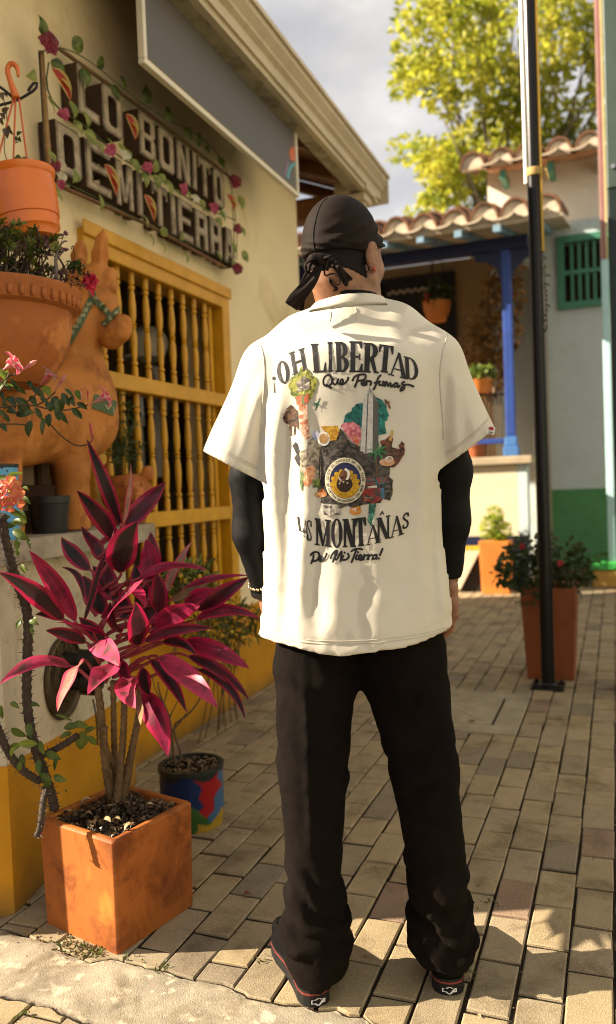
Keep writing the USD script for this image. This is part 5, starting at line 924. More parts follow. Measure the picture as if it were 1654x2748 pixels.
def ring_text(txt, r, a0, step, h, bold=True):
    for k, chh in enumerate(txt):
        if chh == ' ': continue
        t = meshkit.text_mesh(chh, h, .003, bold); v = np.array(t.vertices); v[:, 0] -= v[:, 0].mean(); v[:, 1] -= h/2; a = math.radians(a0 - step*k); er = fdir*math.cos(a) + Z3_*math.sin(a); et = fdir*math.sin(a) - Z3_*math.cos(a)
        mb.add(ic + er*r + v[:, :1]*et + v[:, 1:2]*er + (v[:, 2:] + .009)*fn, t.faces)
ring_text('AUTO. SPKR.', .100, 152, 11.5, .018); ring_text('SIST. FIRE', .080, 140, 10.5, .011)
part(inl, 'raised_lettering', mb.mesh(), look('lettering_brass', (0.20, 0.15, 0.08), 0.4, 0.3, 14, metal=0.7))
for (a, b), rr_ in (((420, 1330), .038), ((440, 1440), .040)):
    c = on_face('3', a-60, b, .02); e = fn*.9 + fdir*.1 + Z3_*-.1; part(inl, 'inlet_cap', MB().lathe([(rr_*.7, -.03), (rr_*.7, .03), (rr_, .035), (rr_, .075), (rr_*.9, .085), (rr_*.4, .09), (rr_*.4, .10), (0, .10)], c, 24, axis=e).mesh(), look('dark_bronze', (0.035, 0.026, 0.016), 0.45, 0.4, 12, metal=0.6), smooth=35)
mb = MB(); cp = bez(*[on_face('g', a, b, .045) for a, b in ((1050, 1220), (1085, 1400), (1110, 1600), (1120, 1800), (1130, 1970))], n=22)
for i in range(21):
    d = cp[i+1] - cp[i]; L = np.linalg.norm(d); d /= L; s = np.cross(d, fn if i % 2 else fdir); s /= np.linalg.norm(s); q = np.linspace(0, 2*math.pi, 9); mb.tube([(cp[i]+cp[i+1])/2 + d*L*.72*math.cos(t) + s*L*.36*math.sin(t) for t in q], .0014, 4, cap=False)
part(inl, 'chain', mb.mesh(), black)
# bowl on the donkey's flank with its bush
bc = at('m', -12, 900, 2.31); bz = float(at('m', 300, 735, 2.18)[2]); bo = np.array([bc[0], bc[1], bz - .215]); 
bowl = thing('terracotta_bowl', 'wide terracotta bowl with a knobbed rim resting on the back of the clay donkey', 'bowl', bo)
rim_r = np.linalg.norm(at('m', 636, 890, bc[1])[:2] - bc[:2])
part(bowl, 'bowl', MB().lathe([(0, -.06), (rim_r*.50, -.05), (rim_r*.62, -.022), (rim_r*.74, .015), (rim_r*.82, .058), (rim_r*.86, .10), (rim_r*.875, .150), (rim_r*.955, .158), (rim_r*.975, .175), (rim_r*.97, .188), (rim_r, .198), (rim_r*1.0, .212), (rim_r*.97, .215), (rim_r*.90, .212), (rim_r*.85, .16), (rim_r*.80, .13), (0, .13)], bo, 64).mesh(), clay, smooth=40)
for k in range(46):
    a = k*2*math.pi/46; part(bowl, 'rim_knob', MB().ell(bo + [rim_r*.975*math.cos(a), rim_r*.975*math.sin(a), .174], (.0085, .0085, .0155), 1).mesh(), clay, smooth=True)
part(bowl, 'soil', MB().lathe([(rim_r*.86, .185), (rim_r*.4, .195), (0, .195)], bo, 24).mesh(), soil)
# ================================================================ planters and plants in front of the house
N_, L_, R_2 = gnd('4', 627, 1520), gnd('4', 235, 1345), gnd('4', 1040, 1240)
axp = (L_ - N_); sl_ = np.linalg.norm(axp); axp /= sl_; ayp = (R_2 - N_); sr_ = np.linalg.norm(ayp); ayp /= sr_
PC = (L_ + R_2)/2; PH = 0.282
sqp = thing('square_planter', 'square terracotta planter box in the foreground with a sunlit left side', 'planter', PC)
clay_b = look('box_terracotta', (0.36, 0.105, 0.013), 0.66, 0.45, 3.2, bump=0.22, bscale=70, dist=0.003, spec=0.35, stretch=(1, 1, 0.5), dirt=((0.42, 0.32, 0.24), 7, 0.47, 0.9), spot=((0.52, 0.215, 0.03), 5, 0.54, 0.6))
pot_quad(sqp, 'box', PC, axp, ayp, sl_/2*1.01, sr_/2*1.01, PH, 0.035, clay_b, rim=0.022, soil_d=0.022, R=0.008)
rc = np.random.default_rng(21); chips = [MB() for _ in range(3)]
for i in range(900):
    q = rc.uniform(-1, 1, 2)*[sl_/2-.028, sr_/2-.028]; p = PC*[1, 1, 0] + axp*q[0] + ayp*q[1] + Z3_*(PH - .016 + rc.uniform(0, .014) + .018*max(0, 1-np.hypot(*q)/.09)); L = rc.uniform(.006, .024); d = rc.normal(0, 1, 3)*[1, 1, .35]; d /= np.linalg.norm(d); w = rc.uniform(.002, .007)
    leaf(chips[(0 if rc.random() < .62 else 1) if i > 26 else 2], p - d*L/2, p + Z3_*rc.uniform(0, .004), p + d*L/2, w*2, up=rc.normal(0, .5, 3) + [0, 0, 1], nl=3, nw=1, shape=.5, fold=.4)
for k, (nm, c0, c1) in enumerate((('mulch_dark', (0.02, 0.013, 0.008), (0.06, 0.04, 0.02)), ('mulch_brown', (0.07, 0.045, 0.025), (0.16, 0.10, 0.05)), ('mulch_pale', (0.26, 0.18, 0.09), (0.48, 0.36, 0.19)))):
    part(sqp, 'mulch', chips[k].mesh(), leaf_look(nm, [c0, c1], trans=.05), uv=chips[k].uvs(), kind='stuff')
for a, b, L, ang in ((495, 815, 70, 60), (560, 810, 80, 30), (470, 770, 40, 0), (690, 835, 60, -30), (620, 800, 50, 20), (460, 700, 60, -20)):
    c = gnd('4', a, b, PH+.004); sc = c[1]/FP/1.979; d = np.array([math.cos(math.radians(ang)), -math.sin(math.radians(ang)), .25]); mb = MB(); leaf(mb, c - d*L*sc*.5, c + Z3_*.008, c + d*L*sc*.5, L*sc*.6, up=(0, 0, 1), fold=.6, nl=5); part(sqp, 'bark_chip', mb.mesh(), LOOK['mulch_pale'], uv=mb.uvs())
# ---- cordyline
cane_m = look('cordyline_cane', (0.21, 0.135, 0.06), 0.8, 0.6, 30, bump=0.5, bscale=90, dist=0.003, dirt=((0.45, 0.36, 0.24), 30, 0.5, 0.8))
cor = thing('cordyline', 'crimson and dark maroon leaved cordyline growing in the square terracotta planter', 'cordyline', PC + [0, 0, PH - .02])
Yc = float(PC[1])
def cane_ring(pts, r):
    p = bez(*pts, n=46); rad = r*(1 + .16*(np.arange(46) % 3 == 0))*np.linspace(1.12, .9, 46); part(cor, 'cane', MB().tube(p, rad, 9).mesh(), cane_m, smooth=True)
for pts, r in ((((600, 705), (570, 560), (545, 330), (520, 90)), .0105), (((625, 690), (610, 480), (604, 250), (600, 60)), .008), (((615, 725), (640, 520), (655, 330), (660, 170)), .009), (((640, 715), (690, 470), (720, 330), (738, 230)), .0095), (((655, 700), (690, 520), (705, 420), (725, 300)), .008), (((590, 690), (600, 500), (570, 430), (560, 300)), .008)):
    zs = np.linspace(0, 1, len(pts)); base = gnd('4', *pts[0], PH-.02); cane_ring([base] + [at('4', a, b, base[1]*(1-k) + (Yc - .02)*k) for (a, b), k in zip(pts[1:], zs[1:])], r)
C_D = leaf_look('cordyline_dark', [(0.012, 0.012, 0.009), (0.048, 0.010, 0.016)], edge=(0.36, 0.010, 0.050), stripe=0.55, rough=0.42, trans=0.32)
C_X = leaf_look('cordyline_maroon', [(0.030, 0.006, 0.010), (0.10, 0.010, 0.026)], edge=(0.34, 0.012, 0.055), stripe=0.75, rough=0.38, trans=0.32)
C_R = leaf_look('cordyline_crimson', [(0.10, 0.006, 0.022), (0.31, 0.014, 0.062)], edge=(0.40, 0.012, 0.06), stripe=0.6, rough=0.4, trans=0.35, vein=.25)
C_P = leaf_look('cordyline_pink', [(0.10, 0.040, 0.036), (0.48, 0.045, 0.12)], edge=(0.60, 0.05, 0.14), stripe=0.9, rough=0.42, trans=0.38, noise=22)
C_G = leaf_look('cordyline_faded', [(0.24, 0.15, 0.11), (0.44, 0.24, 0.19)], edge=(0.52, 0.06, 0.10), stripe=0.5, rough=0.5, trans=0.35, noise=30)
C_B = leaf_look('cordyline_dry', [(0.12, 0.07, 0.035), (0.30, 0.18, 0.09)], trans=.2)
# base, middle, tip (photo points), width, look, nearness of tip in metres toward the viewer, blade facing
CL = [((640, 610), (560, 400), (462, 155), 80, C_D, .05, 0), ((610, 690), (525, 560), (408, 428), 112, C_D, .06, 0), ((655, 600), (685, 440), (694, 285), 48, C_G, .0, 1), ((670, 620), (775, 500), (880, 384), 112, C_X, -.02, 0), ((642, 865), (655, 720), (730, 590), 168, C_D, .10, 0),
      ((445, 1125), (530, 850), (606, 640), 70, C_D, .05, 2), ((398, 1120), (300, 940), (155, 748), 112, C_R, .08, 0), ((335, 1115), (175, 965), (-8, 862), 118, C_D, .10, 0), ((480, 850), (385, 765), (326, 676), 96, C_D, -.05, 0), ((565, 800), (500, 720), (432, 618), 92, C_X, -.04, 0),
      ((780, 900), (800, 790), (772, 690), 150, C_R, -.02, 0), ((830, 860), (810, 760), (800, 650), 90, C_X, -.06, 0), ((880, 980), (945, 820), (1022, 698), 62, C_G, -.06, 0), ((735, 895), (900, 832), (1102, 850), 74, C_R, .04, 0), ((925, 1000), (1110, 905), (1328, 882), 56, C_R, .02, 2),
      ((1050, 1060), (1200, 970), (1322, 888), 104, C_X, .04, 0), ((1045, 1112), (1200, 1062), (1378, 1108), 74, C_R, .04, 0), ((830, 1155), (940, 1080), (1062, 1042), 124, C_R, .10, 0), ((985, 1030), (1070, 985), (1138, 950), 88, C_R, .06, 0), ((512, 1168), (640, 1010), (762, 898), 108, C_R, .14, 2),
      ((735, 1250), (728, 1130), (718, 1018), 132, C_D, .16, 0), ((705, 910), (740, 980), (774, 1045), 70, C_R, .12, 0), ((845, 1085), (845, 970), (832, 862), 112, C_X, .04, 0), ((770, 1232), (940, 1165), (1130, 1162), 72, C_X, .10, 0), ((560, 1205), (430, 1150), (304, 1130), 58, C_R, .10, 2),
      ((478, 1250), (570, 1275), (632, 1360), 124, C_P, .20, 0), ((372, 1362), (190, 1345), (-6, 1460), 86, C_P, .14, 0), ((442, 1338), (372, 1440), (306, 1602), 120, C_G, .22, 0), ((612, 1352), (548, 1420), (466, 1512), 142, C_P, .22, 0), ((690, 1418), (678, 1490), (722, 1585), 138, C_P, .22, 0),
      ((752, 1505), (835, 1650), (892, 1838), 140, C_R, .18, 0), ((850, 1318), (1010, 1430), (1158, 1582), 122, C_P, .14, 0), ((978, 1232), (1160, 1285), (1324, 1372), 108, C_R, .10, 0), ((1000, 1308), (1180, 1395), (1322, 1542), 72, C_X, .04, 0), ((1050, 1378), (1210, 1465), (1302, 1640), 60, C_D, .06, 0),
      ((800, 1328), (900, 1430), (990, 1605), 76, C_D, .08, 0), ((730, 1478), (745, 1590), (748, 1672), 58, C_B, .2, 0), ((868, 1232), (965, 1240), (1045, 1305), 64, C_D, .08, 0), ((455, 1235), (350, 1190), (243, 1172), 84, C_D, .04, 0), ((335, 1112), (260, 1085), (188, 1088), 54, C_D, .04, 0),
      ((620, 1010), (560, 910), (492, 830), 110, C_D, -.06, 0), ((665, 1110), (635, 1000), (598, 925), 120, C_D, -.04, 0), ((445, 1000), (402, 870), (330, 836), 40, C_D, -.04, 0), ((600, 1010), (560, 870), (560, 760), 120, C_X, -.05, 0), ((560, 1080), (480, 960), (440, 880), 120, C_D, -.06, 0), ((780, 1010), (740, 930), (720, 820), 110, C_D, -.06, 0),
      ((700, 1180), (790, 1060), (900, 960), 110, C_D, .02, 0), ((640, 1180), (600, 1090), (590, 1020), 120, C_X, .06, 0), ((800, 1200), (880, 1120), (1000, 1060), 100, C_X, .03, 0), ((560, 1240), (500, 1180), (420, 1100), 90, C_D, .03, 0), ((760, 1370), (770, 1460), (800, 1520), 80, C_D, .1, 0), ((905, 1010), (1000, 975), (1110, 920), 56, C_B, .03, 0), ((620, 1330), (660, 1400), (650, 1480), 70, C_X, .1, 0)]
rl = np.random.default_rng(77)
for k, (b0, m0, t0, w, m, near, kind) in enumerate(CL):
    cx = np.clip((b0[0] - 640)/500, -.6, .6); Yb = Yc - .01 + .02*rl.normal()*.5 - max(0, near)*.25; Ym = Yb - near*.55; Yt = Yb - near
    P = [at('3', *b0, Yb), at('3', *m0, Ym), at('3', *t0, Yt)]; sc = Ym/FP/1.979; mb = MB()
    up = np.array([rl.normal(0, .22), -1, .15 + rl.normal(0, .2)]) if kind == 0 else np.array([.75, -.6, .2]) if kind == 1 else np.array([-.3, -.75, .7])
    if near > .11: up = up + [0, 0, .45]
    core = np.array([PC[0] - .01 + cx*.05, Yc, float(at('3', 640, min(max(b0[1] + 90, 700), 1480), Yc)[2])])
    leaf(mb, *P, w*sc*.95, up=up, fold=rl.uniform(-.12, .45), nl=14, nw=3, shape=.80, wave=.20, twist=rl.uniform(-.5, .5), seed=k)
    lp = part(cor, 'leaf', mb.mesh(), m, uv=mb.uvs(), smooth=True)
    d = (P[0] - core); st = bez(P[0] + (P[1]-P[0])*.04, P[0] - (P[1]-P[0])*.10, core + d*.25, core, n=9)
    part(lp, 'leaf_stalk', MB().tube(st, np.linspace(.0035, .0055, 9), 6).mesh(), look('cordyline_stalk', (0.32, 0.045, 0.06), 0.5, 0.5, 30), smooth=True)
# ---- painted pot with its shrub
ppc = np.array([(483.6-827)*2.72/2193, 2.72, 0]); ph_, pr = .190, .106
pnt = thing('painted_pot', 'round pot painted in blue, red, green and yellow patches behind the square planter', 'pot', ppc)
na, nz = 96, 30; an = np.arange(na)*2*math.pi/na; V, Cc = [], []
def patch(a, z):
    s = math.degrees(a) % 360; w = 8*math.sin(z*40) + 6*math.sin(z*95 + a*3); s += w; h = z/ph_ + .06*math.sin(a*5)
    B, Rr, G, Lb, Yl = (0.006, 0.020, 0.075), (0.24, 0.008, 0.010), (0.030, 0.085, 0.020), (0.035, 0.09, 0.18), (0.30, 0.19, 0.02)
    if h > .93: return (0.012, 0.016, 0.016)
    if s < 250: return B if h > .45 else (G if s < 200 else B)
    if s < 288: return B if h > .42 else G
    if s < 318: return Rr if h > .40 - .003*(s-288) else (G if h > .18 else Yl)
    if s < 340: return Rr if h > .62 else (Lb if h > .2 else Yl)
    return Lb if h > .25 else Yl
for j in range(nz+1):
    z = ph_*j/nz; r = pr*(.93 + .07*min(1, z/.05)) if z < .05 else pr*(1.0 + .0*z)
    for a in an: V.append(ppc + [r*math.cos(a), r*math.sin(a), z]); Cc.append(patch(a, z))
F = [[j*na + i, j*na + (i+1) % na, (j+1)*na + (i+1) % na, (j+1)*na + i] for j in range(nz) for i in range(na)]
painted = tint_look('painted_enamel', 0.38, 0.3, 120)
part(pnt, 'pot', (np.array(V), np.array(F)), painted, smooth=True, color=Cc)
part(pnt, 'rim', MB().lathe([(pr, ph_-.002), (pr+.004, ph_), (pr+.004, ph_+.012), (pr-.010, ph_+.012), (pr-.014, ph_-.03)], ppc, 48).mesh(), look('dark_rim', (0.012, 0.016, 0.014), 0.45, 0.3, 9), smooth=35)
part(pnt, 'soil', MB().lathe([(pr-.008, ph_-.006), (pr*.5, ph_-.002), (0, ph_)], ppc, 24).mesh(), soil)
mb = MB()
for i in range(170):
    a, r = rc.uniform(0, 6.28), pr*.9*rc.uniform(0, 1)**.5; p = ppc + [r*math.cos(a), r*math.sin(a), ph_ + rc.uniform(-.002, .008)]; d = rc.normal(0, 1, 3)*[1, 1, .3]; d *= rc.uniform(.005, .012)/np.linalg.norm(d); leaf(mb, p - d, p + [0, 0, .003], p + d, .010, up=(0, 0, 1), nl=3, nw=1)
part(pnt, 'mulch', mb.mesh(), LOOK['mulch_brown'], uv=mb.uvs(), kind='stuff')
shr = thing('pot_shrub', 'thin branched shrub with narrow leaves and yellow buds growing in the painted pot', 'shrub', ppc + [0, 0, ph_]); mb = MB(); tw = look('shrub_bark', (0.12, 0.075, 0.04), 0.85, 0.4, 30)
Ys = 2.72
for P, r in ((((935, 495), (915, 380), (900, 250), (868, 170), (840, 60)), .005), (((950, 490), (945, 390), (935, 280), (960, 262), (1010, 220), (1062, 150), (1110, 40)), .005), (((905, 330), (960, 270), (1000, 200)), .003), (((900, 250), (930, 190), (955, 140)), .003), (((870, 175), (830, 110), (810, 20)), .0025)): mb.tube(bez(*[at('4', a, b, Ys - .0004*(b-300)*0) for a, b in P], n=16), np.linspace(r, r*.5, 16), 6)
for P in (((905, 1350), (950, 1150), (1000, 920)), ((1060, 1520), (1050, 1250), (1060, 930)), ((870, 1560), (930, 1300), (960, 930))): mb.tube(bez(*[at('3', a, b, Ys) for a, b in P], n=12), .0022, 5)
part(shr, 'branches', mb.mesh(), tw, smooth=True)
slf = leaf_look('shrub_leaf', [(0.07, 0.09, 0.016), (0.20, 0.21, 0.045)], trans=.3)
mb = foliage([(at('3', a, b, Ys + rc.normal(0, .03)), (s, s, s*.8)) for a, b, s in ((960, 890, .06), (1040, 880, .06), (1000, 930, .06), (1080, 900, .05), (930, 950, .05))], 260, .042, 44, asp=3.5); part(shr, 'leaves', mb.mesh(), slf, uv=mb.uvs(), kind='stuff')
ylw = look('yellow_bud', (0.55, 0.36, 0.03), 0.6, 0.2, 20)
for a, b in ((960, 880), (1060, 885), (1040, 940), (985, 905), (1075, 930)): part(shr, 'bud', MB().ell(at('3', a, b, Ys-.06), (.007, .007, .009), 2).mesh(), ylw, smooth=True)
ws = thing('wall_shrub', 'fine leaved green shrub with yellow buds growing at the foot of the mustard wall', 'shrub', W(HU+.15, 3.35)); mb2 = MB(); blobs = []
for a, b, s in ((1090, 1180, .10), (1180, 1130, .10), (1260, 1120, .09), (1200, 1210, .10), (1300, 1180, .07), (1100, 1240, .07), (1230, 1300, .06), (1330, 1080, .06), (1340, 1130, .05), (1240, 1060, .07), (1010, 1180, .08)):
    c = on_u('3', a, b, HU + .17 + rc.uniform(-.03, .03)); blobs.append((c, (s, s, s*.6)))
    mb2.tube(bez(W(HU+.13 + rc.normal(0, .015), UV(c)[1]*.6 + 3.35*.4, 0.0), (c + W(HU+.15, 3.35, .2))/2, c, n=8), .003, 5)
mb = foliage(blobs, 620, .05, 46, asp=4.5); part(ws, 'stems', mb2.mesh(), tw); part(ws, 'leaves', mb.mesh(), leaf_look('wall_shrub_leaf', [(0.035, 0.05, 0.010), (0.12, 0.13, 0.03)], trans=.3), uv=mb.uvs(), kind='stuff')
for a, b in ((1105, 1170), (1230, 1180), (1180, 1200), (1290, 1210), (1345, 1220), (1150, 1235)): part(ws, 'bud', MB().ell(on_u('3', a, b, HU+.27), (.009, .009, .009), 2).mesh(), ylw, smooth=True)
# ---- crown of thorns
Yt_ = 2.12
cth = thing('crown_of_thorns', 'thorny grey stemmed plant with orange-pink flower head at the left edge', 'thorn plant', gnd('4', 290, 735, PH-.02)); thm = look('thorn_bark', (0.060, 0.042, 0.028), 0.9, 0.5, 40, bump=0.6, bscale=150, dist=0.004); thn = MB()
YA = {'up': 2.02, 'mid': 2.10, 'low': 2.13}
stems = [([('c', 20, 900, 1.99), ('c', 60, 1200, 2.02), ('c', 130, 1480, 2.05), ('c', 195, 1700, 2.07), ('c', 310, 2000, 2.09), ('c', 360, 2200, 2.10), ('c', 372, 2466, 2.11), ('4', 152, 250, 2.12), ('4', 190, 420, 2.12), ('4', 240, 560, 2.13), ('4', 290, 740, 2.14)], .0125),
         ([('4', -60, 200, 2.06), ('4', 0, 335, 2.07), ('4', 62, 460, 2.08), ('4', 135, 540, 2.09), ('4', 215, 585, 2.11)], .010), ([('4', 225, 450, 2.12), ('4', 300, 415, 2.10), ('4', 360, 380, 2.08), ('4', 410, 345, 2.07)], .0085), ([('4', 260, 620, 2.13), ('4', 232, 680, 2.02), ('4', 222, 760, 1.985), ('4', 208, 850, 1.975), ('4', 190, 885, 1.97)], .0078)]
tmat = look('thorn_tip', (0.10, 0.08, 0.065), 0.7, 0.3, 40)
for P, r in stems:
    p = bez(*[at(*q) for q in P], n=12*len(P)); rad = r*(1 + .13*np.sin(np.arange(len(p))*1.9)); part(cth, 'stem', MB().tube(p, rad, 9).mesh(), thm, smooth=True); tt = np.gradient(p, axis=0); tt /= np.linalg.norm(tt, axis=1, keepdims=True)
    Lp = np.linalg.norm(np.diff(p, axis=0), axis=1).sum()
    for _ in range(int(Lp/.0048)):
        i = rc.integers(len(p)); d = rc.normal(0, 1, 3); d -= tt[i]*(d @ tt[i]); d /= np.linalg.norm(d); d = d + tt[i]*rc.uniform(-.3, .2); b = p[i] + d*r*.8; L = rc.uniform(.008, .017); thn.tube([b, b + d*L*.55, b + d*L], [.0017, .0009, .0002], 4)
part(cth, 'thorns', thn.mesh(), tmat, kind='stuff')
tlf = leaf_look('thorn_leaf', [(0.045, 0.085, 0.012), (0.13, 0.17, 0.025)], trans=.3, vein=.3, noise=25); tll = leaf_look('thorn_leaf_light', [(0.16, 0.24, 0.03), (0.30, 0.36, 0.05)], trans=.4, vein=.3)
def plant_leaves(parent, lst, zk, Y0, mats, name='leaf', wk=.5, scale=1.0):
    for k, q in enumerate(lst):
        a, b, L, ang = q[:4]; m = mats[q[4]] if len(q) > 4 else mats[0]; Y = Y0 + rc.uniform(-.02, .02); c = at(zk, a, b, Y); s = Y/FP/ZOOM[zk][2]*scale; d = np.array([math.cos(math.radians(ang)), rc.uniform(-.5, .5), -math.sin(math.radians(ang))]); mb = MB()
        leaf(mb, c - d*L*s*.5, c + [0, -.006*min(1, L*s/.05), .003], c + d*L*s*.5, L*s*(q[5] if len(q) > 5 else wk), up=(rc.normal(0, .4), -1, rc.normal(.35, .4)), shape=.85, fold=.3, wave=.06, seed=k); part(parent, name, mb.mesh(), m, uv=mb.uvs(), smooth=True)
plant_leaves(cth, [(100, 330, 90, 30), (160, 320, 80, 70), (150, 390, 90, 10, 1), (80, 410, 90, 150, 1), (70, 430, 60, 120, 1), (225, 410, 80, 80), (285, 455, 90, 20), (210, 515, 80, 80), (300, 500, 90, 110), (320, 575, 80, 15), (245, 575, 90, 60), (250, 600, 70, 100), (120, 480, 70, 80), (185, 185, 60, 10), (80, 185, 60, 30), (10, 220, 70, 80), (430, 290, 80, 20), (375, 300, 90, 170), (435, 370, 100, 95, 0, .7), (490, 370, 70, 60), (350, 345, 60, 160), (480, 315, 70, -20), (340, 250, 90, 30, 0, .2), (105, 510, 60, 100), (350, 640, 24, 60)], '4', 2.08, [tlf, tll])
plant_leaves(cth, [(310, 1610, 130, 70), (340, 1640, 90, -10), (230, 1300, 160, 80), (240, 1390, 110, 100), (200, 870, 190, 40, 0), (300, 920, 200, 65), (250, 1010, 190, 30), (130, 1060, 160, 160), (280, 1170, 260, 30), (390, 1280, 150, 70, 0, .3), (350, 700, 170, 45, 0, .35), (340, 555, 110, 25), (190, 375, 220, -15, 1, .3), (40, 430, 200, -10, 0), (70, 960, 150, 140), (250, 2350, 130, 120), (450, 2330, 150, 20), (470, 2280, 80, -10), (430, 2420, 120, 80), (270, 2300, 90, 60)], 'c', 2.02, [tlf, tll])
fp_ = leaf_look('thorn_bract', [(0.66, 0.30, 0.05), (0.70, 0.15, 0.10)], edge=(0.66, 0.13, 0.11), stripe=.35, rough=.4, trans=.35); fy = look('flower_eye', (0.55, 0.38, 0.03), 0.6, 0.3, 30)
for k, (a, b) in enumerate(((60, 520), (150, 470), (220, 530), (130, 590), (230, 620), (40, 600), (50, 700), (150, 680), (230, 720), (-30, 640), (130, 780), (100, 460), (190, 580), (-20, 520), (10, 760))):
    c = at('c', a, b, 1.965 + .018*math.hypot(a-110, b-610)/180); d0 = np.array([(a-110)/190, -1.1, -(b-610)/190]); d0 /= np.linalg.norm(d0); x = np.cross(d0, [0, 0, 1]); x /= np.linalg.norm(x); y = np.cross(d0, x); mb = MB(); s = .0165; aa = rc.uniform(0, 3.1)
    for q in range(2):
        d = x*math.cos(aa + q*math.pi) + y*math.sin(aa + q*math.pi); leaf(mb, c, c + d*s*.6 + d0*.003, c + d*s*1.15 + d0*.001, s*1.5, up=d0, shape=.75, fold=.25, nl=5)
    f = part(cth, 'flower', mb.mesh(), fp_, uv=mb.uvs(), smooth=True); part(f, 'flower_eye', MB().ell(c + d0*.003, (.0035,)*3, 1).mesh(), fy, smooth=True)
# ---- trumpet-flowered climber in front of the donkey
man = thing('mandevilla', 'dark leaved climber with pink trumpet flowers in front of the clay donkey', 'climber', at('k', 0, 2100, 2.2)); mb = MB()
for P in ((('k', -150, 2050, 2.10), ('k', 120, 2010, 2.15), ('k', 380, 2010, 2.22), ('k', 640, 2060, 2.28), ('k', 860, 2030, 2.32), ('k', 970, 2000, 2.33)), (('k', -100, 2230, 2.12), ('k', 150, 2210, 2.16), ('k', 320, 2230, 2.2)), (('k', 380, 2010, 2.22), ('k', 530, 1930, 2.24), ('k', 610, 1850, 2.25)), (('k', 300, 1960, 2.2), ('k', 400, 1880, 2.2), ('k', 450, 1780, 2.2)), (('k', 500, 2120, 2.24), ('k', 580, 2240, 2.27), ('k', 740, 2390, 2.30), ('k', 880, 2450, 2.32), ('k', 1000, 2410, 2.33), ('k', 1025, 2330, 2.33)), (('k', -120, 1800, 1.98), ('k', 0, 1760, 1.99), ('k', 90, 1690, 2.0), ('k', 170, 1660, 2.0)), (('k', -60, 1900, 2.0), ('k', 60, 1760, 2.0), ('k', 100, 1640, 2.0))): mb.tube(bez(*[at(*q) for q in P], n=24), .0021, 5)
part(man, 'stems', mb.mesh(), look('climber_stem', (0.06, 0.045, 0.022), 0.8, 0.4, 30))
ml = leaf_look('mandevilla_leaf', [(0.018, 0.040, 0.010), (0.055, 0.085, 0.018)], trans=.22, rough=.35, vein=.25, noise=25); ml2 = leaf_look('mandevilla_leaf_light', [(0.09, 0.16, 0.02), (0.22, 0.28, 0.03)], trans=.4, vein=.25)
plant_leaves(man, [(255, 1990, 190, 45), (280, 2100, 190, -10), (425, 2100, 150, 70), (370, 1960, 150, 60), (170, 1790, 150, 65), (335, 1780, 110, 50), (520, 1850, 140, 60, 1, .7), (425, 1870, 170, 45), (605, 1985, 170, 95), (645, 2000, 150, 80), (725, 1940, 160, 65), (690, 1990, 140, 100), (770, 1880, 170, 50, 0, .3), (865, 1890, 120, 70, 1, .6), (800, 1965, 130, 60), (905, 2015, 120, 35), (850, 2095, 150, 50), (705, 2140, 160, 60), (640, 2115, 130, 80), (545, 2170, 150, 100), (475, 2240, 190, 95, 0, .3), (335, 2265, 190, 110, 0, .65), (105, 1950, 110, 60), (90, 2035, 120, 20), (65, 2140, 120, 60), (150, 1970, 160, 75, 0, .35), (90, 1810, 110, 50), (30, 1900, 100, 70), (20, 2100, 120, 40), (130, 2080, 140, 20), (230, 2040, 120, 80), (540, 2020, 130, 70), (490, 1960, 110, 40), (245, 1850, 110, 40), (60, 1990, 130, 100), (600, 2060, 120, 30), (40, 2250, 130, 50)], 'k', 2.21, [ml, ml2])
plant_leaves(man, [(30, 1660, 120, 70, 1, .6), (60, 1740, 130, -40, 1, .3), (20, 1800, 120, -55, 1, .25), (70, 1660, 90, -60, 1, .5), (100, 1790, 90, 10, 1, .3)], 'k', 1.98, [ml, ml2])
mpet = leaf_look('mandevilla_petal', [(0.52, 0.02, 0.07), (0.62, 0.06, 0.12)], edge=(0.66, 0.34, 0.30), stripe=.5, trans=.35); mtube = leaf_look('mandevilla_tube', [(0.66, 0.36, 0.30), (0.60, 0.10, 0.13)], trans=.3); mdry = leaf_look('mandevilla_dry', [(0.10, 0.02, 0.04), (0.30, 0.14, 0.10)], trans=.2)
def trumpet(base, tip, r, Y, mat=mpet, openf=True, dry=False):
    b, t = at('k', *base, Y), at('k', *tip, Y-.01); d = t - b; L = np.linalg.norm(d); d /= L; nm = 'flower' if openf else 'bud'; f = part(man, nm, MB().lathe([(.0012, 0), (.0022, L*.3), (r*.35, L*.55), (r*.5, L*.8), (r*.42, L*.95), (.0006, L*1.0 if openf else L*1.12)], b, 12, axis=d).mesh(), mtube if not dry else mdry, smooth=True)
    if openf:
        x = np.cross(d, [0, 1, 0]); x /= np.linalg.norm(x); y = np.cross(d, x); mb = MB()
        for q in range(5): a = q*1.257 + .3; e = x*math.cos(a) + y*math.sin(a); c = b + d*L*.86 + e*r*.35; leaf(mb, c, c + e*r*.7 + d*L*.12, c + e*r*1.25 + d*L*.02, r*1.05, up=d, fold=.3, wave=.25, seed=q)
        part(f, 'petals', mb.mesh(), mat, uv=mb.uvs(), smooth=True)
trumpet((10, 1625), (165, 1530), .020, 1.985); trumpet((215, 1640), (385, 1520), .012, 1.985, openf=False); trumpet((440, 1780), (560, 1650), .017, 2.19, mdry, True); trumpet((600, 1850), (715, 1680), .013, 2.24, openf=False); trumpet((965, 2010), (1180, 1900), .021, 2.33); trumpet((968, 1960), (968, 1840), .006, 2.33, openf=False); trumpet((1020, 2400), (995, 2210), .008, 2.33, openf=False); trumpet((900, 1960), (895, 1860), .006, 2.3, openf=False)
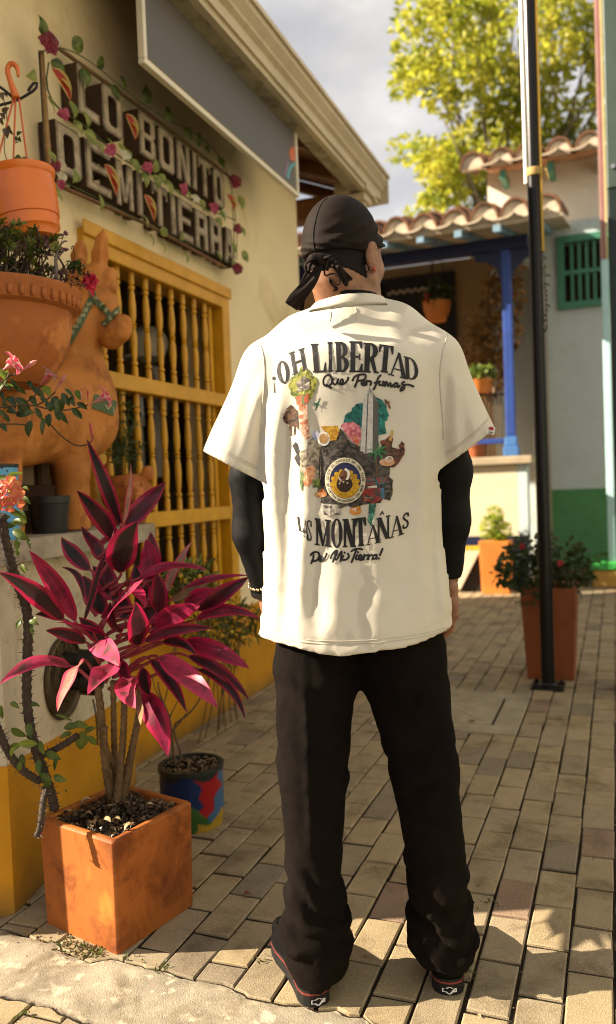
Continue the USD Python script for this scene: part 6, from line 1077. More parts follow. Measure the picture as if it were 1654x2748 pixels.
# ---- succulent bush in the bowl
bsh = thing('bowl_bush', 'twiggy succulent bush with green leaf rosettes growing in the terracotta bowl', 'bush', bo + [0, 0, .2]); mb = MB(); mbl, mbd = MB(), MB(); tips = []
rb_ = np.random.default_rng(15); stz = bo + [0, 0, .19]; bY = float(bc[1])
tgt = [(60, 30), (120, 80), (190, 70), (230, 150), (60, 130), (150, 190), (270, 190), (330, 70), (340, 250), (420, 130), (420, 240), (450, 190), (500, 250), (560, 290), (610, 260), (200, 300), (100, 240), (10, 200), (20, 80), (300, 320), (400, 330), (-60, 60), (-80, 180), (-120, 120), (380, 190), (250, 20), (470, 300), (420, 430), (180, 350), (-30, 280), (650, 320), (540, 500), (520, 350), (300, 120), (140, 10), (20, -20)]
for k, (a, b) in enumerate(tgt):
    e = at('k', a, b, bY + rb_.uniform(-.10, .10)); s0 = stz + [np.clip((a-150)/900, -.4, .5)*.22 + rb_.normal(0, .02), rb_.normal(0, .035), 0]; m1 = s0*.62 + e*.38 + rb_.normal(0, .025, 3) ; p = bez(s0, m1, e + (m1-e)*.3 + rb_.normal(0, .012, 3), e, n=14); mb.tube(p, np.linspace(.0045, .0018, 14), 5); tips.append((e, p[-1] - p[-3]))
    for _ in range(2):
        i = rb_.integers(5, 12); q = p[i] + rb_.normal(0, .035, 3) + [0, 0, .03]; mb.tube(bez(p[i], (p[i]+q)/2 + rb_.normal(0, .008, 3), q, n=6), .0015, 4); tips.append((q, q - p[i]))
for k, (e, d) in enumerate(tips):
    d = d/np.linalg.norm(d); dead = rb_.random() < .2
    for q in range(13 if not dead else 7):
        a = q*2.4; x = np.cross(d, [1, 0, 0]); x /= np.linalg.norm(x); y = np.cross(d, x); o = (x*math.cos(a) + y*math.sin(a))*rb_.uniform(.5, 1) + d*rb_.uniform(.1, .9); o /= np.linalg.norm(o); L = rb_.uniform(.014, .026)*(1 if not dead else .7); b0_ = e - d*.012*rb_.random(); leaf(mbd if dead else mbl, b0_, b0_ + o*L*.6 + d*.001, b0_ + o*L, L*.42, up=d, nl=4, nw=1, shape=1.5, fold=.35)
wd = look('twig_brown', (0.085, 0.055, 0.035), 0.9, 0.5, 30)
part(bsh, 'twigs', mb.mesh(), wd, smooth=True); part(bsh, 'leaves', mbl.mesh(), leaf_look('succulent_leaf', [(0.05, 0.075, 0.012), (0.19, 0.20, 0.03)], trans=.25, noise=18), uv=mbl.uvs(), kind='stuff'); part(bsh, 'dead_leaves', mbd.mesh(), leaf_look('dead_succulent', [(0.05, 0.02, 0.02), (0.13, 0.06, 0.05)], trans=.2), uv=mbd.uvs(), kind='stuff')
gbr = bez(*[at('k', a, b, bY-.06) for a, b in ((590, 640), (625, 520), (615, 400), (650, 270), (690, 205), (740, 190))], n=20); part(bsh, 'grey_branch', MB().tube(gbr, np.linspace(.0068, .0022, 20), 7).tube(bez(gbr[8], at('k', 680, 330, bY-.06), at('k', 715, 290, bY-.06), n=8), .002, 5).tube(bez(gbr[13], at('k', 690, 160, bY-.05), at('k', 700, 110, bY-.05), n=8), .0013, 4).mesh(), look('grey_branch', (0.17, 0.14, 0.11), 0.9, 0.4, 40), smooth=True)
mb = MB()
for a, b in ((705, 115), (715, 290), (500, 170), (520, 220)):
    c = at('k', a, b, bY-.06)
    for q in range(7): d = rb_.normal(0, 1, 3); d *= .012/np.linalg.norm(d); leaf(mb, c, c + d*.6, c + d, .008, nl=3, nw=1)
part(bsh, 'withered_flower', mb.mesh(), leaf_look('withered_bloom', [(0.07, 0.02, 0.035), (0.16, 0.06, 0.08)], trans=.2), uv=mb.uvs(), kind='stuff')
ger = thing('red_flower_sprig', 'drooping sprig with one bright red flower hanging over the bowl rim', 'flower', at('k', 680, 640, bY-.08)); mb = MB()
for P in (((640, 640), (720, 520), (830, 440)), ((640, 650), (760, 560), (880, 520), (930, 600)), ((700, 640), (850, 670), (950, 650)), ((680, 620), (700, 500), (760, 430)), ((780, 720), (860, 640), (960, 630)), ((830, 440), (820, 340), (790, 280))): mb.tube(bez(*[at('k', a, b, bY-.03 + .1*(a > 800)) for a, b in P], n=10), .0014, 4)
part(ger, 'stems', mb.mesh(), wd)
rd = leaf_look('bright_red_petal', [(0.42, 0.006, 0.03), (0.58, 0.02, 0.06)], trans=.3); c = at('k', 1000, 640, bY+.07); d0 = np.array([.2, -1, .1]); mb = MB()
for q in range(6): a = q*1.05; e = np.array([math.cos(a), 0, math.sin(a)]); leaf(mb, c, c + e*.014 + d0*.006, c + e*.026, .022, up=d0, wave=.3, seed=q)
leaf(mb, c, c + [.003, -.004, -.02], c + [.006, -.004, -.045], .016, up=d0); part(ger, 'flower', mb.mesh(), rd, uv=mb.uvs(), smooth=True)
mb = foliage([(at('k', 850, 470, bY), (.018, .015, .014)), (at('k', 700, 610, bY-.06), (.03, .02, .02)), (at('k', 915, 600, bY+.05), (.02, .02, .025))], 90, .014, 66, asp=1.6); part(ger, 'leaves', mb.mesh(), LOOK['dead_succulent'], uv=mb.uvs(), kind='stuff')
mb = foliage([(at('k', 840, 465, bY-.01), (.015, .012, .012))], 34, .018, 67, asp=1.5); part(ger, 'green_leaves', mb.mesh(), LOOK['ivy_leaf'], uv=mb.uvs(), kind='stuff')
# ================================================================ the person, seen from behind
skin = usdkit.material(stage, '/World/Looks/skin', {'g': ('geometry', {}), 'n': ('noise_texture', {'scale': 45.0, 'detail': 4.0}), 'r': ('rgb_ramp', {'ramp': [(0.35, (0.165, 0.075, 0.037)), (0.65, (0.255, 0.122, 0.063))]}),
    'p': ('principled_bsdf', {'roughness': 0.48, 'specular_ior_level': 0.4, 'subsurface_weight': 0.18, 'subsurface_scale': 0.006, 'subsurface_radius': (1.0, 0.35, 0.2)}), 'bn': ('noise_texture', {'scale': 380.0, 'detail': 3.0}), 'b': ('bump', {'strength': 0.25, 'distance': 0.001})},
    [('g.position', 'n.vector'), ('n.fac', 'r.fac'), ('r.color', 'p.base_color'), ('g.position', 'bn.vector'), ('bn.fac', 'b.height'), ('b.normal', 'p.normal')], surface='p.BSDF')
cloth_w = look('shirt_cotton', (0.575, 0.54, 0.445), 0.92, 0.05, 12, bump=0.30, bscale=520, dist=0.0012, spec=0.1)
cloth_p = look('trouser_twill', (0.0075, 0.0054, 0.0042), 0.95, 0.3, 10, bump=0.35, bscale=600, dist=0.001, spec=0.06, dirt=((0.6, 0.6, 0.6), 9, 0.5, 0.6))
cloth_s = look('sleeve_jersey', (0.0032, 0.003, 0.003), 0.7, 0.25, 18, bump=0.25, bscale=400, dist=0.001, spec=0.15)
cloth_d = look('durag_satin', (0.015, 0.0098, 0.0074), 0.75, 0.25, 14, bump=0.3, bscale=500, dist=0.0008, spec=0.10)
YB = 1.82
def D(x, y, Y=YB): return at('d', x, y, Y)
def edge(pts, Y):
    q = np.array([D(a, b, Y) for a, b in pts]); o = np.argsort(q[:, 2]); return PchipInterpolator(q[o, 2], q[o, 0], extrapolate=True), (q[:, 2].min(), q[:, 2].max())
def zf(pairs):                                            # value by photo row (at mid body)
    q = np.array([(D(850, y)[2], v) for y, v in pairs]); o = np.argsort(q[:, 0]); return PchipInterpolator(q[o, 0], q[o, 1], extrapolate=True)
def cl(f, r): return lambda z: f(np.clip(z, *r))
def loft_d(x, y, z, xl, xr, cy, b, p=2.3):
    a_, c_ = (xr(z) - xl(z))/2, (xr(z) + xl(z))/2; bb = b(z); q = (np.abs(x - c_)/a_)**p + (np.abs(y - cy(z))/bb)**p
    return (q**(1/p) - 1)*np.minimum(a_, bb)*.95
person = thing('person', 'person in black durag, cream printed t-shirt, black long sleeves and black trousers seen from behind', 'person', (0.12, 1.80, 0.0))
# ---------------- t-shirt
TL, TLr = edge([(690, 800), (650, 850), (628, 900), (624, 1000), (626, 1100), (629, 1200), (630, 1300), (628, 1400), (623, 1500), (618, 1540), (616, 1640)], YB)
TR, TRr = edge([(1010, 800), (1050, 850), (1070, 900), (1069, 1000), (1066, 1100), (1064, 1200), (1069, 1300), (1081, 1400), (1091, 1480), (1094, 1530), (1094, 1640)], YB)
TL, TR = cl(TL, TLr), cl(TR, TRr)
tb = zf([(700, .085), (760, .100), (830, .122), (950, .134), (1100, .130), (1300, .126), (1500, .136), (1640, .140)]); tcy = zf([(700, 1.845), (760, 1.835), (900, 1.825), (1100, 1.825), (1300, 1.83), (1640, 1.83)])
lo, hi = np.array([-.28, 1.60, .70]), np.array([.46, 2.04, 1.56]); HS = .0052
TF = Field(lo, hi, HS)
zt0 = float(D(850, 850)[2])
TF.put(lambda x, y, z: np.maximum(loft_d(x, y, z, TL, TR, tcy, tb, 2.25), z - zt0), lo, hi)
nb = D(843, 738, 1.85)
for sx, S1, S2, r0, r1 in ((-1, (640, 884), (722, 822), .050, .052), (1, (1052, 862), (950, 792), .050, .052)):
    TF.cone(D(*S1), D(*S2, 1.84), r0, r1, .03, flat=((0, 1, 0), 1.25)); TF.cone(D(*S2, 1.84), nb + [0, 0, -.034], r1, .066, .03, flat=((0, 1, 0), 1.25))
TF.ell(D(850, 900, 1.80), (.16, .085, .11), .05)                               # shoulder blades, upper back
SLV = [((643, 884), (555, 1128), (487, 1085), (627, 1157), .054, .0735), ((1048, 864), (1130, 1080), (1191, 1028), (1066, 1121), .054, .0725)]
caps = []
for S1, S2, h0, h1, r0, r1 in SLV:
    a_, b_ = D(*S1), D(*S2); e_ = D(*h1) - D(*h0); nrm = np.array([e_[2], 0, -e_[0]]); nrm /= np.linalg.norm(nrm); nrm = nrm if nrm @ (b_ - a_) > 0 else -nrm
    TF.cone(a_, b_ + (b_-a_)*.25, r0, r1*1.03, .035, flat=((0, 1, 0), 1.08)); caps.append((D(*h0), nrm, a_, b_))
TF.d = ndimage.gaussian_filter(np.clip(TF.d, -.07, .07), 3.0).astype(np.float32)
X, Y_, Z_ = np.meshgrid(*[TF.lo[k] + HS*np.arange(TF.n[k]) for k in range(3)], indexing='ij')
# drape: long soft ridges that hang from the shoulders, a few diagonal pulls, fine crumple near the hem
def ridge(px0, py0, px1, py1, w, amp, front=False):
    p, q = D(px0, py0, 1.70), D(px1, py1, 1.70); t = np.clip((Z_ - p[2])/(q[2] - p[2]), -.15, 1.15); cx = p[0] + (q[0]-p[0])*t; fade = np.clip(np.minimum(t + .15, 1.15 - t)/.35, 0, 1); fade = fade*fade*(3-2*fade)
    cx = cx + .007*np.sin(Z_*13 + px0); return .58*amp*(1 - .6*np.clip((D(850, 1450)[2] - Z_)/.08, 0, 1))*(1 + .5*np.sin(Z_*9 + px0*.7))*np.exp(-((X - cx)/(w*1.25))**2)*fade*(Y_ < 1.86)
disp = ridge(735, 930, 722, 1560, .016, .013) + ridge(668, 940, 650, 1560, .018, .012) + ridge(800, 1180, 812, 1580, .022, .006) + ridge(905, 1150, 925, 1580, .022, .006) + ridge(1010, 900, 1040, 1560, .018, .011) + ridge(960, 760, 985, 1120, .022, .006) + ridge(1052, 1000, 1075, 1540, .012, .008) - ridge(700, 960, 690, 1560, .016, .009) - ridge(765, 1000, 760, 1560, .016, .006) - ridge(1030, 960, 1062, 1540, .010, .006) + ridge(760, 1250, 748, 1590, .012, .005)
disp += ridge(640, 900, 560, 1130, .014, .006) + ridge(590, 900, 530, 1110, .012, .005) + ridge(1090, 880, 1110, 1100, .012, .006) + ridge(1110, 900, 1160, 1060, .012, .005) - ridge(1078, 900, 1085, 1110, .010, .006) - ridge(625, 960, 622, 1150, .010, .008)
q3 = np.stack([X*9, Y_*9, Z_*4.5], -1); disp += .012*(meshkit.fbm(q3, 2, 11) - .5); q3 = np.stack([X*26 + Z_*9, Y_*26, Z_*16], -1); disp += .0065*(meshkit.fbm(q3, 3, 12) - .5)*np.clip((1.30 - Z_)/.4, .3, 1)
rg = 1 - np.abs(2*meshkit.fbm(np.stack([X*11 + Z_*5, Y_*8, Z_*6 - X*4], -1), 2, 17) - 1); disp += .0055*np.clip(rg - .74, 0, .3)*np.clip((1.36 - Z_)/.2, .25, 1)
TF.d -= disp.astype(np.float32)
zh = D(845, 1572, 1.70)[2]; hem = zh + .010*np.sin((X - .08)*9)**2*1.2 - .0022*np.sin(X*38) + .020*np.abs((X - .09)/.2)**3 - .004
TF.d -= (.0016*np.exp(-((Z_ - hem - .024)/.0035)**2)).astype(np.float32)*-1
full = TF.d.copy(); d = np.maximum(full, (hem - Z_).astype(np.float32)); sl_stitch = np.zeros_like(full)
for h0, nrm, a_, b_ in caps:
    s_ = (X - h0[0])*nrm[0] + (Z_ - h0[2])*nrm[2]; side = (X < .02) if a_[0] < .1 else (X > .17)
    far = np.abs((X - a_[0]) - (b_[0]-a_[0])*((Z_ - a_[2])/(b_[2]-a_[2]))) < .10
    reg = side & (((X < TL(Z_) + .004) if a_[0] < .1 else (X > TR(Z_) - .004)) | far) & (s_ > -.2)
    reg = reg & ((X < -.098) if a_[0] < .1 else (X > .285))
    d = np.where(reg, np.maximum(d, s_), d); full = np.where(reg & (s_ > -.05), full + .0016*np.exp(-((s_ + .024)/.0035)**2), full)
shell = np.maximum(d, -(full + .010)); TF.d = shell.astype(np.float32)
nk = D(840, 735, 1.845); TF.put(lambda x, y, z: cone_d(x, y, z, nk + [0, -.004, -.02], nk + [0.0, .0, .2], .066, .078, ((0, 1, 0), 1.1)), nk - .1, nk + .25, mode='cut')
tshirt = part(person, 'tshirt', TF.mesh(), cloth_w, smooth=True)
# neck band: follows the opening
mb = MB(); nb_pts = []
for a in np.linspace(0, 2*math.pi, 49)[:-1]: nb_pts.append(nk + [.0705*math.cos(a), .0765*math.sin(a), .0 + .004*math.cos(a) - .030*max(0, math.sin(a))])
nb_pts = np.array(nb_pts + [nb_pts[0]]); cbo, cbi = [], []
cen = nk
for p in nb_pts:
    o = (p - cen)*[1, 1, 0]; o /= np.linalg.norm(o); ss = np.linspace(0, .06, 61); vals = TF.val(p + Z3_*-.020 + o*ss[:, None]); inside = np.nonzero(vals < 0)[0]; so = ss[min(inside[-1], 34)] if len(inside) else .008
    cbo.append([p + o*(so + .0014) + Z3_*-.020, p + o*(so*.6 + .003) + Z3_*-.008, p + o*(so*.2 + .003) + Z3_*.006, p - o*.002 + Z3_*.010, p - o*.005 + Z3_*.004, p - o*.001 - Z3_*.012])
cbo = np.array(cbo); n_, k_ = cbo.shape[:2]; mb.add(cbo.reshape(-1, 3), [[i*k_ + j, (i+1)*k_ + j, (i+1)*k_ + (j+1) % k_, i*k_ + (j+1) % k_] for i in range(n_-1) for j in range(k_)])
part(tshirt, 'neck_band', mb.mesh(), cloth_w, smooth=True)
# ---------------- print on the back: serif capitals, brush script, collage
def rect(x0, y0, x1, y1): return sg.box(min(x0, x1), min(y0, y1), max(x0, x1), max(y0, y1))
def oval(cx, cy, rx, ry): return affinity.scale(sg.Point(cx, cy).buffer(1, quad_segs=12), rx, ry, origin=(cx, cy))
def serif(ch, w, h):
    """capital in a w x h box, y up"""
    s, t, o = min(.36*w, .18*h), .062*h, .085*w; U = shapely.union_all
    def stem(x, wd=s, y0=0, y1=h, sf=True): return U([rect(x, y0, x+wd, y1)] + ([rect(x-o, y0, x+wd+o, y0+t), rect(x-o, y1-t, x+wd+o, y1)] if sf else []))
    def bowl(x0, y0, x1, y1, k=s*.95): return oval(x0, (y0+y1)/2, x1-x0, (y1-y0)/2).difference(oval(x0, (y0+y1)/2, x1-x0-k, (y1-y0)/2-t)).intersection(rect(x0, y0-1, x1+1, y1+1))
    a = o
    if ch == 'I': return stem(w/2-s/2)
    if ch == '!': return U([sg.Polygon([(w*.25, 0), (w*.75, 0), (w*.62, h*.66), (w*.38, h*.66)]), oval(w/2, h*.88, w*.5, h*.11)])
    if ch == 'L': return U([stem(a), rect(a, 0, w, t), sg.Polygon([(w, 0), (w, h*.33), (w-t*.8, h*.33), (w-t*2.0, t), (w-t*2, 0)])])
    if ch in 'HNM':
        if ch == 'H': return U([stem(a, s*.85), stem(w-a-s*.85, s*.85), rect(a, h/2-t*.6, w-a, h/2+t*.6)])
        if ch == 'N': return U([stem(a, s*.5), stem(w-a-s*.5, s*.5), sg.Polygon([(a*.2, h), (a+s*.9, h), (w-a, 0), (w-a-s*.9, 0)])])
        return U([stem(a, s*.42), stem(w-a-s*.75, s*.75), sg.Polygon([(a*.2, h), (a+s*.8, h), (w*.56, 0), (w*.44, 0)]), sg.Polygon([(w-a-s*.1, h), (w-a-s*.55, h), (w*.46, 0), (w*.54, 0)])])
    if ch == 'E': return U([stem(a), rect(a, 0, w, t), rect(a, h-t, w*.97, h), rect(a, h/2-t*.5, w*.75, h/2+t*.5), sg.Polygon([(w, 0), (w, h*.28), (w-t*.8, h*.28), (w-t*2, t), (w-t*2, 0)]), sg.Polygon([(w*.97, h), (w*.97, h*.76), (w*.97-t*.8, h*.76), (w*.97-t*2, h-t), (w*.97-t*2, h)]), rect(w*.72, h*.40, w*.72+t*.8, h*.60)])
    if ch == 'T': return U([stem(w/2-s/2), rect(0, h-t, w, h), sg.Polygon([(0, h), (0, h*.70), (t*.8, h*.70), (t*2, h-t), (t*2, h)]), sg.Polygon([(w, h), (w, h*.70), (w-t*.8, h*.70), (w-t*2, h-t), (w-t*2, h)])])
    if ch in 'BR':
        top = [rect(a, h-t, w*.45, h), rect(a, h*.5-t/2, w*.45, h*.5+t/2), affinity.translate(bowl(0, h*.47, w*.48, h), w*.45, 0)]
        if ch == 'B': return U([stem(a), rect(a, 0, w*.45, t)] + top + [affinity.translate(bowl(0, 0, w*.55, h*.53), w*.45, 0)])
        return U([stem(a)] + top + [sg.Polygon([(w*.38, h*.5), (w*.38+s*.9, h*.5), (w*.90, t), (w*1.02, t), (w*1.02, 0), (w*.72, 0)])])
    if ch == 'D': return U([stem(a), rect(a, 0, w*.42, t), rect(a, h-t, w*.42, h), affinity.translate(bowl(0, 0, w*.58, h), w*.42, 0)])
    if ch == 'O': return oval(w/2, h/2, w/2, h/2).difference(oval(w/2, h/2, w/2-s*.85, h/2-t))
    if ch == 'A': return U([sg.Polygon([(w*.10, 0), (w*.17, 0), (w*.53, h*.93), (w*.46, h)]), sg.Polygon([(w*.42, h), (w*.56, h), (w*.93, 0), (w*.70, 0)]), rect(w*.26, h*.28, w*.72, h*.28+t*.8), rect(0, 0, w*.30, t*.9), rect(w*.60, 0, w, t*.9)])
    if ch == 'S':
        c = bez(*[(w*x, h*y, 0) for x, y in ((.86, .76), (.62, .95), (.30, .90), (.20, .72), (.50, .53), (.80, .33), (.72, .10), (.36, .05), (.13, .24))], n=40)[:, :2]; return U([sg.LineString(c).buffer(s*.36), rect(w*.82, h*.70, w*.82+t, h*.97), rect(w*.10, h*.03, w*.10+t, h*.30)])
def place(g, cx, cy, w, h, phi, th):
    ex = np.array([math.cos(math.radians(phi)), math.sin(math.radians(phi))]); ey = -np.array([math.sin(math.radians(th)), math.cos(math.radians(th))])
    o = np.array([cx, cy]) - ex*w/2 - ey*h/2; return affinity.affine_transform(g, [ex[0], ey[0], ex[1], ey[1], o[0], o[1]])
def stroke(pts, r=9): return sg.LineString(bez(*[(x, y, 0) for x, y in pts], n=6*len(pts))[:, :2]).buffer(r) if len(pts) > 2 else sg.LineString(pts).buffer(r)
def imprint(name, items, zk, lift, step, mat=None, noise=0.0):
    """items: (polygon in zoom pixels, colour or two colours); laid on the cloth"""
    Vs, Fs, Cs, n = [], [], [], 0
    for g, c in items:
        for G in getattr(g, 'geoms', [g]):
            if G.geom_type != 'Polygon' or G.area < 2: continue
            v, f = trimesh.creation.triangulate_polygon(G.segmentize(step*1.3), engine='earcut'); v = np.c_[v, np.zeros(len(v))]; v, f = trimesh.remesh.subdivide_to_size(v, f, step, max_iter=8)
            Vs.append(v[:, :2]); Fs.append(np.asarray(f) + n); n += len(v); c0 = np.array(c[0] if np.ndim(c) == 2 else c); c1 = np.array(c[1] if np.ndim(c) == 2 else c)
            k = np.clip((meshkit.fbm(np.c_[v[:, :2]/23, np.full(len(v), len(Vs)*3.7)], 3, 5)[:, None] - .5)*3.2 + .5, 0, 1); Cs.append(c0*(1-k) + c1*k)
    P2 = np.vstack(Vs); P = np.array([at(zk, a, b, 1.70) for a, b in P2]); q, ok = cast(TF, P, lift, 1.0); F_ = np.vstack(Fs); keep = ok[F_].all(1); F_ = F_[keep]
    nrm = np.cross(q[F_[:, 1]] - q[F_[:, 0]], q[F_[:, 2]] - q[F_[:, 0]]); fl = (nrm*(q[F_[:, 0]] - EYE)).sum(1) > 0; F_[fl] = F_[fl][:, ::-1]
    lens = np.linalg.norm(q[F_[:, 0]] - q[F_[:, 1]], axis=1); F_ = F_[lens < .03]
    part(tshirt, name, (q, F_), mat or PRINT, smooth=True, color=np.vstack(Cs))
PRINT = tint_look('print_ink', 0.6, 0.25, 500)
INK = (0.014, 0.013, 0.014)
big = [('!', 86, 478, 26, 150, -12, 3), ('O', 168, 365, 112, 205, -20, 9), ('H', 306, 268, 150, 205, -19, 10), ('L', 492, 236, 128, 262, -4, 5), ('I', 597, 228, 84, 272, -2, 2), ('B', 702, 228, 124, 276, 0, 2), ('E', 830, 226, 122, 282, 1, 0), ('R', 966, 237, 142, 270, 4, -2), ('T', 1096, 245, 134, 250, 9, -5), ('A', 1215, 300, 185, 222, 14, -3), ('D', 1330, 335, 132, 200, 15, 3)]
imprint('printed_lettering', [(place(serif(c, w, h), x, y, w, h, p, t), INK) for c, x, y, w, h, p, t in big], 'a', .0011, 22)
sml = [('L', 325, 835, 56, 135, 20, 8), ('A', 373, 872, 62, 165, 26, 4), ('S', 405, 890, 48, 200, 20, 2), ('M', 530, 908, 150, 245, 8, 0), ('O', 656, 915, 104, 268, 2, 0), ('N', 770, 912, 122, 258, -2, 0), ('T', 872, 902, 104, 258, -6, 2), ('A', 985, 925, 145, 175, -12, 0), ('N', 1078, 868, 130, 210, -14, 0), ('A', 1200, 850, 138, 185, -18, 0), ('S', 1280, 800, 66, 140, -22, 0)]
imprint('printed_lettering', [(place(serif(c, w, h), x, y, w, h, p, t), INK) for c, x, y, w, h, p, t in sml] + [(sg.Polygon([(1043, 748), (1068, 708), (1086, 742), (1076, 746), (1066, 730), (1052, 752)]), INK)], 'b', .0011, 22)
que = [[(600, 395), (560, 398), (535, 440), (545, 485), (582, 492), (612, 455), (604, 408), (578, 394)], [(562, 478), (585, 498), (605, 506)], [(628, 432), (622, 465), (640, 478), (660, 452), (668, 430)], [(668, 430), (668, 470), (684, 474)], [(690, 462), (712, 446), (704, 430), (688, 450), (696, 476), (728, 466), (758, 415)], [(852, 400), (838, 450), (820, 498)], [(800, 440), (822, 405), (872, 388), (916, 394), (914, 420), (880, 440), (845, 446)], [(884, 470), (906, 456), (900, 440), (880, 460), (890, 482), (916, 465)], [(926, 440), (924, 482)], [(924, 470), (940, 448), (954, 446), (960, 482)], [(1052, 395), (1030, 422), (1010, 480), (990, 520)], [(1000, 462), (1040, 452)], [(1048, 450), (1042, 478), (1060, 482), (1076, 450)], [(1076, 450), (1076, 486)], [(1096, 456), (1092, 490)], [(1092, 482), (1110, 460), (1120, 490), (1140, 464), (1146, 492), (1166, 482)], [(1202, 468), (1178, 474), (1176, 495), (1200, 490), (1206, 468), (1206, 496), (1226, 488)], [(1268, 455), (1246, 470), (1266, 492), (1256, 525), (1234, 534), (1246, 502), (1290, 478), (1350, 494)]]
imprint('printed_script', [(shapely.union_all([stroke(p, 9.5) for p in que]), INK)], 'a', .0011, 18)
de = [[(442, 1090), (440, 1150), (424, 1186)], [(420, 1112), (450, 1086), (490, 1092), (496, 1130), (462, 1164), (430, 1164)], [(496, 1150), (516, 1136), (506, 1120), (490, 1146), (506, 1166), (538, 1150), (564, 1100)], [(600, 1142), (612, 1110), (642, 1076), (620, 1172)], [(642, 1078), (656, 1150), (692, 1086), (690, 1166)], [(716, 1120), (712, 1155), (730, 1155), (756, 1100)], [(726, 1088), (728, 1092)], [(788, 1078), (830, 1056), (886, 1060)], [(832, 1060), (812, 1120), (790, 1176)], [(840, 1110), (834, 1150), (848, 1150)], [(846, 1084), (848, 1088)], [(860, 1136), (880, 1121), (868, 1110), (856, 1136), (868, 1156), (892, 1140)], [(902, 1110), (898, 1152)], [(898, 1140), (912, 1118), (930, 1112), (932, 1150)], [(946, 1110), (943, 1150)], [(943, 1138), (956, 1118), (975, 1112), (976, 1148)], [(1010, 1112), (988, 1120), (988, 1145), (1010, 1138), (1016, 1112), (1016, 1146)], [(1070, 1056), (1046, 1112)], [(1035, 1140), (1037, 1143)]]
imprint('printed_script', [(shapely.union_all([stroke(p, 9.0) for p in de]), INK)], 'b', .0011, 18)
def blob(pts, amp=6, seed=0): return jag2(sg.Polygon(pts), amp, seed)
def jag2(P, amp, seed):
    P = P.buffer(0).segmentize(14); P = max(getattr(P, 'geoms', [P]), key=lambda g: g.area); c = np.array(P.exterior.coords)[:-1]; q = np.c_[c/17, np.full(len(c), seed)]; return sg.Polygon(c + amp*2*(np.stack([meshkit.fbm(q, 2, seed), meshkit.fbm(q, 2, seed+4)], 1) - .5)).buffer(0)
DY = 911.0
def B_(pts): return [(x, y + DY) for x, y in pts]          # lower zoom window -> upper one
lay1 = [(blob([(835, 655), (870, 645), (900, 652), (895, 870), (700, 870), (720, 790), (745, 740), (790, 720), (800, 680)], 8, 1), ((0.008, 0.05, 0.045), (0.02, 0.16, 0.14))), (blob([(1000, 590), (1060, 610), (1100, 670), (1130, 760), (1110, 800), (1090, 815), (1095, 870), (1110, 920), (1020, 940), (1015, 700)], 7, 2), ((0.008, 0.06, 0.05), (0.02, 0.20, 0.17))),
        (blob(B_([(500, 150), (560, 80), (600, 85), (690, -40), (770, 80), (870, 130), (900, 190), (1000, 190), (1100, 120), (1150, 130), (1240, 180), (1220, 260), (1140, 320), (1130, 400), (1165, 430), (1160, 560), (1135, 615), (1080, 600), (1050, 640), (960, 645), (900, 655), (800, 690), (760, 665), (690, 690), (660, 650), (510, 640), (515, 560), (480, 540), (495, 480), (490, 300)]), 5, 3), ((0.018, 0.016, 0.014), (0.075, 0.065, 0.055))),
        (blob(B_([(318, 175), (385, 150), (395, 70), (450, 55), (505, 100), (515, 300), (505, 480), (440, 505), (445, 430), (350, 480), (322, 400)]), 6, 4), ((0.12, 0.10, 0.07), (0.42, 0.36, 0.26))), (blob([(350, 310), (400, 350), (440, 400), (485, 430), (470, 490), (450, 560), (400, 620), (340, 680), (300, 660), (270, 600), (240, 560), (212, 490), (228, 430), (290, 380)], 16, 5), ((0.05, 0.07, 0.01), (0.30, 0.29, 0.05))),
        (blob([(300, 640), (390, 640), (392, 760), (402, 900), (425, 960), (370, 980), (330, 900), (310, 780)], 6, 6), ((0.36, 0.10, 0.05), (0.62, 0.46, 0.32))), (blob([(165, 780), (200, 700), (240, 660), (300, 720), (305, 800), (312, 890), (282, 850), (276, 935), (264, 935), (266, 860), (238, 850), (242, 940), (228, 940), (222, 840), (180, 820)], 3, 7), ((0.02, 0.013, 0.01), (0.12, 0.06, 0.03))),
        (blob(B_([(1050, 80), (1100, 60), (1145, 20), (1165, 60), (1150, 130), (1235, 155), (1215, 120), (1240, 78), (1266, 100), (1272, 190), (1230, 260), (1180, 310), (1130, 320), (1080, 260)]), 8, 8), ((0.03, 0.012, 0.01), (0.20, 0.07, 0.035))), (blob(B_([(255, 120), (280, 85), (300, 110), (312, 160), (322, 210), (322, 322), (300, 290), (270, 232), (290, 200)]), 4, 9), ((0.01, 0.01, 0.01), (0.05, 0.045, 0.04)))]
imprint('printed_collage', lay1, 'a', .0010, 13)
